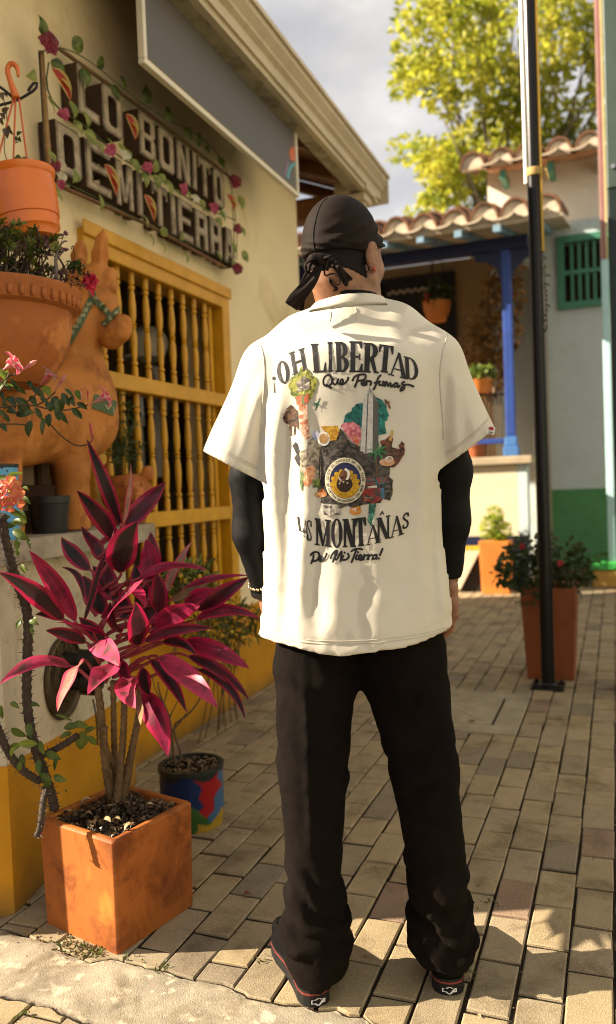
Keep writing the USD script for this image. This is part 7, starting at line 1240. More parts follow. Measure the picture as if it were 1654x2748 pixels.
lay2 = [(blob([(290, 450), (370, 400), (412, 440), (412, 520), (300, 545)], 3, 1), ((0.07, 0.06, 0.05), (0.28, 0.24, 0.18))), (sg.Polygon([(295, 520), (410, 450), (412, 462), (298, 534)]), (0.5, 0.46, 0.38)), (blob([(285, 590), (400, 560), (395, 640), (330, 680), (290, 650)], 8, 2), ((0.45, 0.08, 0.04), (0.10, 0.16, 0.06))),
        (blob([(425, 940), (450, 900), (490, 900), (502, 960), (460, 988)], 6, 3), ((0.25, 0.26, 0.42), (0.5, 0.48, 0.6))), (blob([(508, 855), (665, 853), (682, 900), (650, 980), (590, 988), (560, 920)], 6, 4), ((0.28, 0.13, 0.01), (0.52, 0.30, 0.03))), (blob([(688, 850), (722, 825), (800, 815), (870, 858), (880, 940), (852, 1032), (790, 992), (740, 930)], 8, 5), ((0.36, 0.06, 0.09), (0.60, 0.24, 0.27))), (blob([(760, 940), (840, 930), (862, 1000), (850, 1035), (800, 985)], 8, 15), ((0.5, 0.08, 0.04), (0.55, 0.22, 0.05))),
        (oval(535, 968, 57, 66), (0.62, 0.60, 0.55)), (sg.Polygon([(895, 630), (945, 545), (985, 560), (978, 1095), (868, 1082)]), ((0.40, 0.39, 0.36), (0.52, 0.50, 0.46))), (sg.Polygon([(985, 556), (1032, 640), (1032, 1045), (978, 1095)]), (0.085, 0.082, 0.078)), (sg.Polygon([(945, 548), (950, 498), (1002, 580), (1032, 642), (985, 602)]), (0.22, 0.21, 0.2)),
        (blob(B_([(350, 400), (390, 310), (440, 300), (464, 330), (450, 400), (420, 470), (370, 495), (350, 450)]), 5, 6), ((0.50, 0.10, 0.04), (0.66, 0.40, 0.22))), (blob(B_([(325, 350), (360, 380), (350, 470), (330, 540), (322, 450)]), 8, 16), ((0.05, 0.10, 0.03), (0.16, 0.2, 0.06))), (blob(B_([(430, 430), (500, 420), (505, 500), (450, 500)]), 6, 17), ((0.06, 0.10, 0.02), (0.22, 0.24, 0.06))),
        (sg.Polygon(B_([(920, 412), (1112, 402), (1112, 470), (920, 482)])), ((0.02, 0.10, 0.11), (0.22, 0.04, 0.03))), (blob(B_([(890, 525), (920, 500), (1050, 500), (1085, 560), (1070, 600), (1010, 640), (890, 622)]), 4, 8), ((0.30, 0.03, 0.02), (0.05, 0.04, 0.04))), (sg.Polygon(B_([(905, 585), (990, 570), (992, 600), (905, 618)])), (0.42, 0.34, 0.2)), (sg.Polygon(B_([(935, 488), (1020, 480), (1020, 500), (935, 508)])), (0.5, 0.46, 0.42)), (sg.Polygon(B_([(1050, 505), (1085, 500), (1085, 600), (1055, 600)])), (0.05, 0.13, 0.22)),
        (oval(510, 560 + DY, 56, 28), ((0.36, 0.13, 0.04), (0.5, 0.3, 0.14))), (oval(515, 535 + DY, 30, 26), (0.34, 0.12, 0.04)), (blob(B_([(520, 650), (690, 660), (690, 745), (600, 750), (580, 765), (540, 740)]), 7, 9), ((0.03, 0.03, 0.03), (0.42, 0.38, 0.32))), (oval(825, 712 + DY, 52, 36), (0.55, 0.22, 0.04)), (sg.Polygon(B_([(790, 695), (835, 680), (862, 712), (818, 730)])), (0.66, 0.62, 0.54)), (blob(B_([(835, 665), (872, 668), (872, 700), (850, 715)]), 3, 19), (0.42, 0.2, 0.03)),
        (blob(B_([(948, 650), (1012, 650), (992, 750), (968, 850), (936, 800)]), 12, 10), ((0.01, 0.05, 0.03), (0.04, 0.14, 0.10))), (sg.Polygon(B_([(1008, 240), (1022, 240), (1022, 395), (1008, 395)])), (0.10, 0.06, 0.03)), (oval(1110, 270 + DY, 70, 36), ((0.45, 0.35, 0.25), (0.5, 0.2, 0.06))), (oval(1130, 240 + DY, 36, 24), (0.6, 0.57, 0.5)), (oval(1128, 238 + DY, 26, 16), (0.16, 0.06, 0.02)),
        (blob([(455, 715), (470, 670), (440, 650), (478, 645), (505, 592), (510, 610), (495, 655), (512, 662), (488, 672), (470, 712)], 2, 11), ((0.02, 0.06, 0.05), (0.05, 0.13, 0.08))), (blob([(1085, 605), (1115, 625), (1142, 635), (1130, 650), (1146, 690), (1136, 702), (1118, 660), (1096, 655)], 2, 12), ((0.06, 0.03, 0.02), (0.2, 0.1, 0.06))), (blob([(1150, 890), (1170, 892), (1168, 915), (1150, 990), (1130, 985)], 3, 13), ((0.3, 0.1, 0.04), (0.5, 0.36, 0.1)))]
for k in range(8):
    a = k*.78 + .2; c = np.array([1018, 165 + DY]); e = np.array([math.cos(a), math.sin(a)*.8]); p = np.array([-e[1], e[0]]); lay2.append((sg.Polygon([c, c + e*55 + p*17, c + e*112 + [0, 14], c + e*50 - p*13]), ((0.015, 0.09, 0.035), (0.05, 0.22, 0.08))))
for x0, y0, x1, y1 in ((530, 150, 560, 210), (600, 150, 700, 215), (640, 170, 660, 210), (780, 150, 850, 210), (560, 250, 590, 300), (890, 260, 930, 330), (930, 300, 960, 380), (1100, 340, 1130, 380), (1090, 420, 1140, 540)): lay2.append((rect(x0, y0 + DY, x1, y1 + DY), ((0.012, 0.011, 0.01), (0.10, 0.085, 0.07))))
imprint('printed_collage', lay2, 'a', .0016, 13)
MC = (732, 436 + DY); lay3 = [(oval(*MC, 184, 207), ((0.56, 0.50, 0.34), (0.64, 0.60, 0.46))), (oval(535, 968, 38, 43), ((0.34, 0.17, 0.06), (0.5, 0.3, 0.12))), (sg.Polygon([(936, 560), (943, 556), (922, 1090), (914, 1088)]), (0.04, 0.04, 0.04))]
lay4 = [(oval(*MC, 141, 163), (0.022, 0.026, 0.075))]
lay5, lay6 = [], []
for k in range(16):
    a = k*math.pi/8 + .1; e = np.array([math.cos(a), math.sin(a)*1.1]); c = np.array([728, 480 + DY]) + e*92; lay5.append((affinity.rotate(oval(c[0], c[1], 50, 27), math.degrees(math.atan2(e[1], e[0])), origin=(c[0], c[1])).intersection(oval(*MC, 139, 161)), ((0.34, 0.17, 0.01), (0.54, 0.32, 0.02))))
lay6 = [(oval(725, 470 + DY, 72, 72), (0.03, 0.016, 0.012)), (blob(B_([(668, 420), (690, 360), (720, 335), (760, 345), (772, 390), (752, 430), (700, 440)]), 4, 3), ((0.10, 0.04, 0.02), (0.18, 0.08, 0.04)))]
lay7 = [(sg.Polygon(B_([(735, 322), (768, 345), (776, 378), (760, 428), (735, 432), (752, 390), (748, 356), (722, 338)])), (0.6, 0.57, 0.5)), (sg.Polygon(B_([(672, 395), (684, 420), (700, 432), (682, 434), (668, 412)])), (0.6, 0.57, 0.5))] + [(oval(x, y + DY, 8, 8), (0.45, 0.34, 0.2)) for x, y in ((680, 462), (752, 458), (715, 448), (782, 414), (690, 440))]
def flat_text(chh, h):
    t = meshkit.text_mesh(chh, h, .01, True); t.merge_vertices(); f = t.faces[t.face_normals[:, 2] > .5]; v = t.vertices[:, :2]; return shapely.union_all([sg.Polygon(v[q]).buffer(.05) for q in f])
def arc_text(txt, a0, a1, rx, ry, h, inside):
    for k, chh in enumerate(txt):
        if chh == ' ': continue
        a = math.radians(a0 + (a1-a0)*k/(len(txt)-1)); g = flat_text(chh, h); b = g.bounds; g = affinity.translate(g, -(b[0]+b[2])/2, -h/2); c = (MC[0] + rx*math.cos(a), MC[1] - ry*math.sin(a)); up = np.array([math.cos(a), -math.sin(a)])*(1 if not inside else -1); ex = np.array([-up[1], up[0]]); lay7.append((affinity.affine_transform(g, [ex[0], up[0], ex[1], up[1], c[0], c[1]]), INK))
arc_text('DESDE EL CAPULLO DE UNA FLOR', 176, 0, 163, 186, 21, False); arc_text('SE CULTIVA LA HISTORIA CON AMOR', 190, 345, 163, 186, 21, True)
imprint('printed_medallion', lay3[:1], 'a', .0021, 14); imprint('printed_collage', lay3[1:2], 'a', .0021, 14); imprint('printed_collage', lay3[2:], 'a', .0021, 14)
for k, (lay, lf) in enumerate(((lay4, .0025), (lay5, .0029), (lay6, .0033), (lay7, .0037))): imprint('printed_medallion', lay, 'a', lf, 14)
# seams and stitching lie on the cloth as fine raised threads
thr = look('seam_line', (0.50, 0.47, 0.39), 0.95, 0.1, 30)
def seam(pts, r, lift, n=60):
    q, ok = cast(TF, np.array([D(a, b, 1.72) for a, b in bez(*[(a, b, 0) for a, b in pts], n=n)[:, :2]]), lift, 1.0); q = q[ok]
    if len(q) > 4: part(tshirt, 'seam', MB().tube(ndimage.gaussian_filter1d(q, 1.0, axis=0, mode='nearest'), r, 5).mesh(), thr, smooth=True)
seam([(1080, 802), (1066, 850), (1060, 910), (1064, 980), (1068, 1060)], .0011, .0002); seam([(625, 822), (636, 870), (636, 930), (630, 1000), (627, 1070)], .0011, .0002)
seam([(795, 742), (797, 758), (794, 775)], .0008, .0000, 14); seam([(856, 740), (859, 756), (856, 772)], .0008, .0000, 14)
for dy in (0, 7): seam([(632, 1524 + dy), (700, 1536 + dy), (800, 1544 + dy), (880, 1542 + dy), (980, 1532 + dy), (1084, 1508 + dy)], .0007, .0002, 120)
for dy in (0, 6): seam([(500, 1058 + dy), (560, 1094 + dy), (622, 1124 + dy)], .0007, .0002); seam([(1072, 1090 + dy), (1130, 1050 + dy), (1178, 1002 + dy)], .0007, .0002)
# sleeve label
lp = [(1172, 1023), (1194, 1029), (1190, 1047), (1173, 1044)]; P = np.array([D(a, b, 1.74) for a, b in lp]); P = np.vstack([P, P + [0, .003, 0]])
lb_ = part(tshirt, 'sleeve_label', (P, np.array([[0, 1, 2], [0, 2, 3], [4, 6, 5], [4, 7, 6], [0, 4, 5], [0, 5, 1], [1, 5, 6], [1, 6, 2], [2, 6, 7], [2, 7, 3], [3, 7, 4], [3, 4, 0]])), look('label_white', (0.7, 0.68, 0.66), 0.7, 0.05))
def lab(pts, c, nm): P = np.array([D(a, b, 1.7385) for a, b in pts]); part(tshirt, 'label_mark', (P, np.array([[0, i, i+1] for i in range(1, len(P)-1)])), look(nm, c, 0.7))
lab([(1176, 1031), (1181, 1027), (1188, 1029), (1190, 1034), (1183, 1036)], (0.36, 0.015, 0.03), 'label_red'); lab([(1176, 1039), (1188, 1040), (1188, 1041.5), (1176, 1040.5)], INK, 'label_ink'); lab([(1178, 1042.5), (1186, 1043), (1186, 1044.2), (1178, 1043.6)], INK, 'label_ink')
# ---------------- trousers
PL = [(edge([(668, 1470), (664, 1560), (661, 1640), (664, 1700), (667, 1800), (670, 1850), (685, 2000), (690, 2100), (685, 2180), (679, 2240), (688, 2300), (702, 2345), (716, 2395)], 1.80), edge([(862, 1470), (866, 1560), (866, 1640), (852, 1700), (843, 1800), (840, 1850), (826, 2000), (820, 2100), (827, 2180), (843, 2240), (841, 2300), (822, 2350), (808, 2400)], 1.80)),
      (edge([(850, 1470), (852, 1560), (862, 1640), (893, 1700), (924, 1800), (939, 1850), (967, 2000), (984, 2100), (991, 2180), (979, 2240), (994, 2290), (1036, 2345)], 1.80), edge([(1066, 1470), (1075, 1560), (1084, 1640), (1090, 1700), (1100, 1800), (1105, 1850), (1115, 2000), (1123, 2100), (1131, 2180), (1143, 2240), (1141, 2290), (1137, 2345)], 1.80))]
lo, hi = np.array([-.20, 1.60, .0]), np.array([.42, 2.04, .90]); PF = Field(lo, hi, .0056)
lb = zf([(1470, .098), (1560, .104), (1620, .108), (1700, .098), (1850, .082), (2000, .074), (2150, .074), (2260, .082), (2400, .070)])
lcy = [zf([(1470, 1.83), (1640, 1.83), (1850, 1.808), (2050, 1.80), (2250, 1.795), (2400, 1.790)]), zf([(1470, 1.83), (1640, 1.83), (1850, 1.815), (2050, 1.81), (2250, 1.805), (2400, 1.80)])]
bots = [.036, .056]
for k in range(2):
    (fl, rl_), (fr_, rr2) = PL[k]; xl, xr = cl(fl, rl_), cl(fr_, rr2); PF.put(lambda x, y, z, xl=xl, xr=xr, k=k: loft_d(x, y, z, xl, xr, lcy[k], lb, 2.15), lo, hi, .022 if k else 0)
X, Y_, Z_ = np.meshgrid(*[PF.lo[k] + .0056*np.arange(PF.n[k]) for k in range(3)], indexing='ij')
q3 = np.stack([X*16, Y_*16, Z_*11 + X*7], -1); w_ = .0065*(meshkit.fbm(q3, 3, 21) - .5)
low = np.clip((.34 - Z_)/.16, 0, 1)*np.clip((Z_ - .05)/.05, 0, 1); side = np.where(X < .11, 1.0, -1.0)
nzp = meshkit.fbm(np.stack([X*13, Y_*13, Z_*9], -1), 2, 33)
w_ += low*.0062*np.sin(Z_*88 + 3.4*np.sin(X*30 + side) + 5*(Y_ - 1.75)*side + 9*nzp)*(.35 + 1.3*nzp); w_ += low*.0022*np.sin(Z_*150 + X*60 + 8*nzp)
knee = np.exp(-((Z_ - .50)/.07)**2); w_ += knee*.0030*np.sin(Z_*70 + X*52*side + 7*nzp); hip = np.exp(-((Z_ - .70)/.06)**2); w_ += hip*.0038*np.sin(Z_*50 - np.abs(X - .1)*70 + 6*nzp)
w_ += .005*np.exp(-((X - D(742, 1850, 1.7)[0])/.010)**2)*np.clip((.75 - Z_)/.1, 0, 1)*np.clip((Z_ - .3)/.1, 0, 1)*(Y_ < 1.8)
rg1 = 1 - np.abs(2*meshkit.fbm(np.stack([X*15 + Z_*12*side, Y_*15, Z_*15 - X*10*side], -1), 2, 41) - 1); rg2 = 1 - np.abs(2*meshkit.noise(np.stack([X*9, Y_*9, Z_*26 + X*18*side], -1), 47) - 1)
w_ += .005*np.clip(rg1 - .72, 0, .3) + .010*low*np.clip(rg2 - .6, 0, .4) + .006*(knee + hip)*np.clip(rg2 - .6, 0, .4)
PF.d -= w_.astype(np.float32)
zb_ = np.where(X < .11, bots[0] + .02*np.clip((Y_ - 1.74)/.1, 0, 1) + .006*np.sin(X*60), bots[1] + .02*np.clip((Y_ - 1.76)/.1, 0, 1) + .005*np.sin(X*60)); full = PF.d.copy()
PF.d = np.maximum(np.maximum(full, zb_ - Z_), Z_ - .865).astype(np.float32)
trous = part(person, 'trousers', PF.mesh(), cloth_p, smooth=True)
# ---------------- shoes
rub = look('shoe_rubber', (0.011, 0.0105, 0.010), 0.65, 0.4, 25, spec=0.2); stripe_r = look('shoe_red_line', (0.17, 0.025, 0.02), 0.6, 0.4, 25); canv = look('shoe_canvas', (0.005, 0.0045, 0.004), 0.95, 0.3, 40, bump=.3, bscale=500, spec=.08)
for hp, tp, sd in ((gnd('d', 768, 2426), (-.098, 1.985), 1), (gnd('d', 1083, 2399), (.292, 1.985), -1)):
    h0 = np.array([hp[0], hp[1]-.002, 0]); ax = np.array([tp[0]-h0[0], tp[1]-h0[1], 0]); ax /= np.linalg.norm(ax); py = np.array([-ax[1], ax[0], 0])*sd
    ow = [(0, 0), (.004, .018), (.014, .030), (.035, .036), (.08, .034), (.14, .037), (.19, .046), (.23, .046), (.258, .036), (.275, .018), (.280, .0), (.275, -.018), (.255, -.034), (.22, -.042), (.17, -.040), (.12, -.032), (.08, -.031), (.035, -.035), (.014, -.029), (.004, -.017)]
    P = sg.Polygon(ow).buffer(-.012, quad_segs=6).buffer(.012, quad_segs=6)
    sh_ = part(person, 'shoe', MB().poly(P.buffer(-.003), h0 + Z3_*.030, ax, py if sd > 0 else -py, .020).mesh() if False else MB().poly(P.buffer(-.003), h0 + Z3_*.036, ax, np.cross([0, 0, 1.0], ax), .028).mesh(), canv)
    yy = np.cross([0, 0, 1.0], ax)
    part(sh_, 'sole', MB().poly(P.buffer(.0005), h0 + Z3_*.002, ax, yy, .022).poly(P, h0 + Z3_*.024, ax, yy, .003).mesh(), rub); part(sh_, 'red_line', MB().poly(P.buffer(.0012), h0 + Z3_*.0272, ax, yy, .0042).mesh(), stripe_r); part(sh_, 'foxing', MB().poly(P.buffer(.0003), h0 + Z3_*.0316, ax, yy, .0048).mesh(), rub)
    up_ = MB(); rings = []
    for z, ins, cut in ((.064, .003, 0), (.075, .006, .0), (.088, .009, .02), (.098, .012, .05)):
        c = np.array(P.buffer(-ins).exterior.coords)[:-1]; th = np.linspace(0, 2*math.pi, 48, endpoint=False); cc = np.array([.10, 0]); ang = np.arctan2(c[:, 1]-cc[1], c[:, 0]-cc[0]); rad = np.hypot(c[:, 0]-cc[0], c[:, 1]-cc[1]); o = np.argsort(ang); r2 = np.interp(th, np.r_[ang[o]-2*math.pi, ang[o], ang[o]+2*math.pi], np.r_[rad[o]]*1 if False else np.r_[rad[o], rad[o], rad[o]]); q = cc + np.stack([np.cos(th), np.sin(th)], 1)*r2[:, None]
        fr_h = np.clip((q[:, 0]-.15)/.12, 0, 1); rings.append(h0 + q[:, :1]*ax + q[:, 1:2]*yy + Z3_*(z - (z-.066)*fr_h)[:, None] if True else None)
    V = np.vstack(rings + [rings[-1].mean(0)[None]]); n48 = 48; up_.add(V, [[k*n48+i, k*n48+(i+1) % n48, (k+1)*n48+(i+1) % n48, (k+1)*n48+i] for k in range(3) for i in range(n48)]).add(np.vstack([rings[-1], rings[-1].mean(0)[None]]), [[i, (i+1) % n48, n48] for i in range(n48)])
    part(sh_, 'upper', up_.mesh(), canv, smooth=40)
    bq = [(math.cos(t)*.0085, math.sin(t)*.0075) for t in np.linspace(0, 2*math.pi, 17)[:-1]]; badge = sg.Polygon(bq).union(sg.box(-.0155, -.0035, .0155, .0035)).buffer(.0006)
    def on_heel(g, lift, mat, nm):
      for g in getattr(g, 'geoms', [g]):
        v, f = trimesh.creation.triangulate_polygon(g.segmentize(.002), engine='earcut'); px_ = []
        for a, b in v:
            xs = [c for c in np.array(P.buffer(.0005).segmentize(.0008).exterior.coords) if c[0] < .05]; j = min(xs, key=lambda c: abs(c[1]-a)); px_.append(h0 + ax*(j[0]-lift) + yy*a + Z3_*(b + .0135))
        f = np.asarray(f); q = np.array(px_); nr = np.cross(q[f[:, 1]]-q[f[:, 0]], q[f[:, 2]]-q[f[:, 0]]).sum(0); part(sh_, nm, (q, f if nr @ ax < 0 else f[:, ::-1]), mat)
    on_heel(badge, .0008, look('heel_badge', (0.62, 0.62, 0.60), 0.5, 0.1), 'heel_badge')
    on_heel(shapely.union_all([sg.Polygon([(-.005, .001), (-.002, .004), (.004, .003), (.005, .0005), (.0, .0015)]), oval(0, -.0042, .0012, .0012), sg.box(-.0135, -.001, -.0115, .0015), sg.box(.0115, -.001, .0135, .0015)]), .0014, rub, 'badge_mark')
# ---------------- head frame
hc = D(829, 611, 1.845); th = math.radians(38); hf = np.array([math.sin(th), math.cos(th), 0]); hr = np.array([math.cos(th), -math.sin(th), 0]); RH = np.stack([hr, hf, [0, 0, 1.0]], 1)
def HL(r, f, z): return hc + hr*r + hf*f + np.array([0, 0, z])
HF = Field(hc - [.16, .17, .25], hc + [.16, .17, .15], .0036)
HF.ell(HL(0, -.008, .018), (.0735, .094, .100), rot=RH); HF.ell(HL(0, .040, -.030), (.060, .055, .075), .03, rot=RH)
HF.cone(HL(-.022, .055, -.095), HL(.022, .055, -.095), .026, .026, .03); HF.cone(HL(.050, .015, -.060), HL(.020, .062, -.100), .020, .018, .025); HF.cone(HL(-.050, .015, -.060), HL(-.020, .062, -.100), .020, .018, .025)
HF.ell(HL(.040, .062, -.035), (.020, .016, .018), .02, rot=RH); HF.ell(HL(-.040, .062, -.035), (.020, .016, .018), .02, rot=RH)
HF.cone(HL(0, .088, .005), HL(0, .108, -.030), .008, .012, .012); HF.ell(HL(.011, .098, -.033), (.008, .010, .007), .008, rot=RH); HF.ell(HL(-.011, .098, -.033), (.008, .010, .007), .008, rot=RH)
for s in (-1, 1):
    HF.ell(HL(.031*s, .092, .004), (.014, .010, .009), .008, rot=RH, mode='cut'); HF.ell(HL(.031*s, .080, .003), (.0125, .0125, .0115), .003, rot=RH); HF.cone(HL(.016*s, .090, .018), HL(.045*s, .080, .017), .006, .005, .008)
HF.cone(HL(-.020, .090, -.060), HL(.020, .090, -.060), .006, .006, .008); HF.cone(HL(-.017, .088, -.071), HL(.017, .088, -.071), .0068, .0068, .008); HF.cone(HL(-.018, .098, -.0655), HL(.018, .098, -.0655), .0018, .0018, mode='cut')
nk0 = D(840, 760, 1.86)
HF.cone(HL(0, -.035, -.060), nk0 + [0, -.008, .0], .058, .064, .03); HF.cone(nk0 + [0, -.008, 0], nk0 + [0, 0, -.06], .064, .080, .02)
for s in (-1, 1):                                         # ears: rim, bowl, lobe
    e = HL(.0765*s, -.012, -.022); er = hr*s
    HF.ell(e + er*.006, (.0085, .018, .031), .006, rot=np.stack([hr*s*.88 - hf*.47, hf*.88 + hr*s*.47, [0, 0, 1.0]], 1)); HF.ell(e + er*.014 + hf*.004 + Z3_*.003, (.006, .011, .020), .003, rot=RH, mode='cut'); HF.ell(e + er*.004 + hf*.003 - Z3_*.030, (.0065, .0085, .009), .006, rot=RH)
# body under the clothes, arms and hands
BF = Field([-.24, 1.66, .05], [.44, 2.02, 1.48], .0085)
BF.cone(D(790, 1480, 1.85), D(920, 1480, 1.85), .09, .09, .03); BF.cone(D(850, 1480, 1.85), D(850, 1000, 1.85), .10, .095, .05); BF.cone(D(770, 940, 1.845), D(930, 930, 1.845), .085, .085, .05); BF.cone(D(715, 890, 1.85), D(980, 875, 1.85), .045, .045, .04); BF.cone(D(845, 850, 1.86), nk0, .07, .064, .04)
for hx, kx, ax_2 in ((765, 757, 762), (965, 1020, 1065)): BF.cone(D(hx, 1540, 1.84), D(kx, 1870, 1.815), .072, .050, .03); BF.cone(D(kx, 1870, 1.815), D(ax_2, 2300, 1.80), .048, .034, .02)
ARM = [[D(658, 912, 1.835), D(604, 1150, 1.845), D(606, 1285, 1.855), D(642, 1435, 1.905)], [D(1036, 896, 1.835), D(1086, 1130, 1.835), D(1086, 1255, 1.84), D(1080, 1393, 1.855)]]
ARR = [.044, .043, .0385, .0275]
for A in ARM:
    for k in range(3): BF.cone(A[k], A[k+1], ARR[k]-.006, ARR[k+1]-.004, .015)
BF.d = np.maximum(BF.d, 0.06 - (BF.lo[2] + BF.h*np.arange(BF.n[2])))[...] if False else BF.d
def hand(wr, down, inward, fwd, curl, seed):
    """hanging hand: palm toward the thigh, knuckles along fwd (index foremost), thumb leaving the front edge"""
    down, inward, fwd = (np.asarray(q, float)/np.linalg.norm(q) for q in (down, inward, fwd)); F2 = Field(wr + down*.09 - .13, wr + down*.09 + .13, .0026)
    F2.cone(wr - down*.02, wr + down*.02, .0235, .022, .01, flat=(inward, .8))
    bases = []
    for k, (o, L0) in enumerate(((.030, .083), (.010, .088), (-.010, .085), (-.028, .077))):
        b = wr + fwd*o + down*L0; bases.append(b); F2.cone(wr + fwd*o*.55 + down*.018, b, .0150, .0118, .012, flat=(inward, .95))
    for k, (b, L, r) in enumerate(zip(bases, (.072, .080, .074, .058), (.0086, .0088, .0083, .0074))):
        a = 0.0; p = b.copy()
        for j, fr in enumerate((.45, .30, .25)):
            a += curl[j]*(1 + .12*k); d = down*math.cos(a) + inward*math.sin(a); q = p + d*L*fr*1.05; F2.cone(p, q, r*(1-.06*j), r*(.94-.08*j), .0035); p = q
    t0 = wr + down*.025 + fwd*.022; t1 = t0 + down*.030 + fwd*.022 + inward*.008; t2 = t1 + down*.030 + fwd*.006 + inward*.008; t3 = t2 + down*.022 + inward*.010 - fwd*.002
    F2.cone(t0, t1, .0145, .0115, .010); F2.cone(t1, t2, .0108, .0095, .004); F2.cone(t2, t3, .0095, .0076, .004)
    return F2.mesh()
hl = hand(ARM[0][3], (.10, .30, -1), (1, 0, .05), (0, 1, .25), (.35, .55, .4), 1); hrn = hand(ARM[1][3], (.10, .10, -1), (-1, .0, 0), (.0, 1, .1), (.25, .5, .35), 2)
mb = MB(); [mb.add(*q) for q in (HF.mesh(), BF.mesh(), hl, hrn)]
part(person, 'body', mb.mesh(), skin, smooth=True)
# long black undershirt: sleeves and collar edge
SF = Field([-.24, 1.66, .84], [.46, 2.02, 1.50], .0055)
for A in ARM:
    for k in range(3): SF.cone(A[k], A[k+1] + (A[k+1]-A[k])*(.03 if k == 2 else 0), ARR[k]+.002, ARR[k+1]+.0025, .02)
X, Y_, Z_ = np.meshgrid(*[SF.lo[k] + .0055*np.arange(SF.n[k]) for k in range(3)], indexing='ij')
SF.d -= (.0075*(meshkit.fbm(np.stack([X*20, Y_*20, Z_*34 + X*22*np.where(X < .1, 1, -1)], -1), 3, 8) - .5)).astype(np.float32)
for A in ARM:
    dd = A[3] - A[2]; dd = dd/np.linalg.norm(dd); pc2 = A[3] - dd*.004; reg = ((X < .1) if A[3][0] < .1 else (X > .1)); SF.d = np.where(reg, np.maximum(SF.d, (X - pc2[0])*dd[0] + (Y_ - pc2[1])*dd[1] + (Z_ - pc2[2])*dd[2]), SF.d).astype(np.float32)
part(person, 'undershirt_sleeves', SF.mesh(), cloth_s, smooth=True)
an = np.linspace(0, 2*math.pi, 41); part(person, 'undershirt_collar', MB().tube([nk + [.0635*math.cos(a), -.006 + .068*math.sin(a), .013 - .03*max(0, math.sin(a))] for a in an], .0042, 6, cap=False).mesh(), cloth_s, smooth=True)
# bracelet / watch on the left wrist
w0, wd_ = ARM[0][3], ARM[0][3] - ARM[0][2]; wd_ /= np.linalg.norm(wd_); bw = part(person, 'bracelet', MB().lathe([(.0335, -.012), (.0345, -.010), (.0345, -.001), (.0335, .001)], w0 - wd_*.010, 26, axis=wd_).mesh(), look('watch_band', (0.012, 0.011, 0.010), 0.35, 0.3, 20, spec=0.5), smooth=35)
xb = np.cross(wd_, [0, 1, 0]); xb /= np.linalg.norm(xb); yb2 = np.cross(wd_, xb)
for k in range(22): a = k*2*math.pi/22; part(bw, 'bead', MB().ell(w0 - wd_*.034 + (xb*math.cos(a) + yb2*math.sin(a))*.0335, .0042, 1).mesh(), look('gold_bead', (0.62, 0.50, 0.28), 0.25, 0.2, 30, metal=1.0), smooth=True)
# ---------------- durag
DF = Field(hc - [.15, .16, .16], hc + [.15, .16, .15], .0034); X, Y_, Z_ = np.meshgrid(*[DF.lo[k] + .0034*np.arange(DF.n[k]) for k in range(3)], indexing='ij')
DF.ell(HL(0, -.008, .018), (.0805, .101, .107), rot=RH); DF.ell(HL(0, .040, -.030), (.0645, .0595, .080), .035, rot=RH)
lr_, lf_, lz_ = (X-hc[0])*hr[0] + (Y_-hc[1])*hr[1], (X-hc[0])*hf[0] + (Y_-hc[1])*hf[1], Z_ - hc[2]
hv = HF.val(np.stack([X, Y_, Z_], -1).reshape(-1, 3)).reshape(X.shape) - .0062; hb = np.clip((lf_ - .0)/.05, 0, 1); hb = hb*hb*(3-2*hb)*(np.abs(hv) < 2); DF.d = (DF.d*(1-hb) + hv*hb).astype(np.float32)
cut_ = -.014 + .34*np.clip(lf_ + .02, 0, .3); band = np.exp(-((lz_ - cut_ - .012)/.014)**2)
DF.d -= (.0036*band + .0028*np.sin((lz_*.86 - lf_*.5)*250 + 2*meshkit.noise(np.stack([X, Y_, Z_], -1)*30, 9))*np.exp(-((lz_ - cut_ - .028)/.030)**2)*np.clip(lr_*22, 0, 1) + .0022*np.sin((lz_ + lr_*.3)*420)*np.exp(-((lz_ - cut_ - .010)/.014)**2)*np.exp(-((lf_ + .1)/.05)**2) + .002*(meshkit.fbm(np.stack([X, Y_, Z_], -1)*34, 2, 5) - .5)).astype(np.float32)
dfull = DF.d.copy(); DF.d = np.maximum(np.maximum(dfull, cut_ - lz_), -(dfull + .009)).astype(np.float32)
dur = part(person, 'durag', DF.mesh(), cloth_d, smooth=True)
DX = Field(DF.lo, DF.lo + .0034*(DF.n - 1), .0034); DX.d = dfull
sp_, ok = cast(DX, np.array([at('h', a, b, 1.75) for a, b in bez(*[(a, b, 0) for a, b in ((520, 185), (470, 222), (425, 310), (392, 430), (375, 540), (378, 640), (390, 745))], n=40)[:, :2]]), .0006, .6); part(dur, 'seam', MB().tube(sp_, .0011, 5).mesh(), look('seam_thread', (0.006, 0.005, 0.005), 0.9), smooth=True)
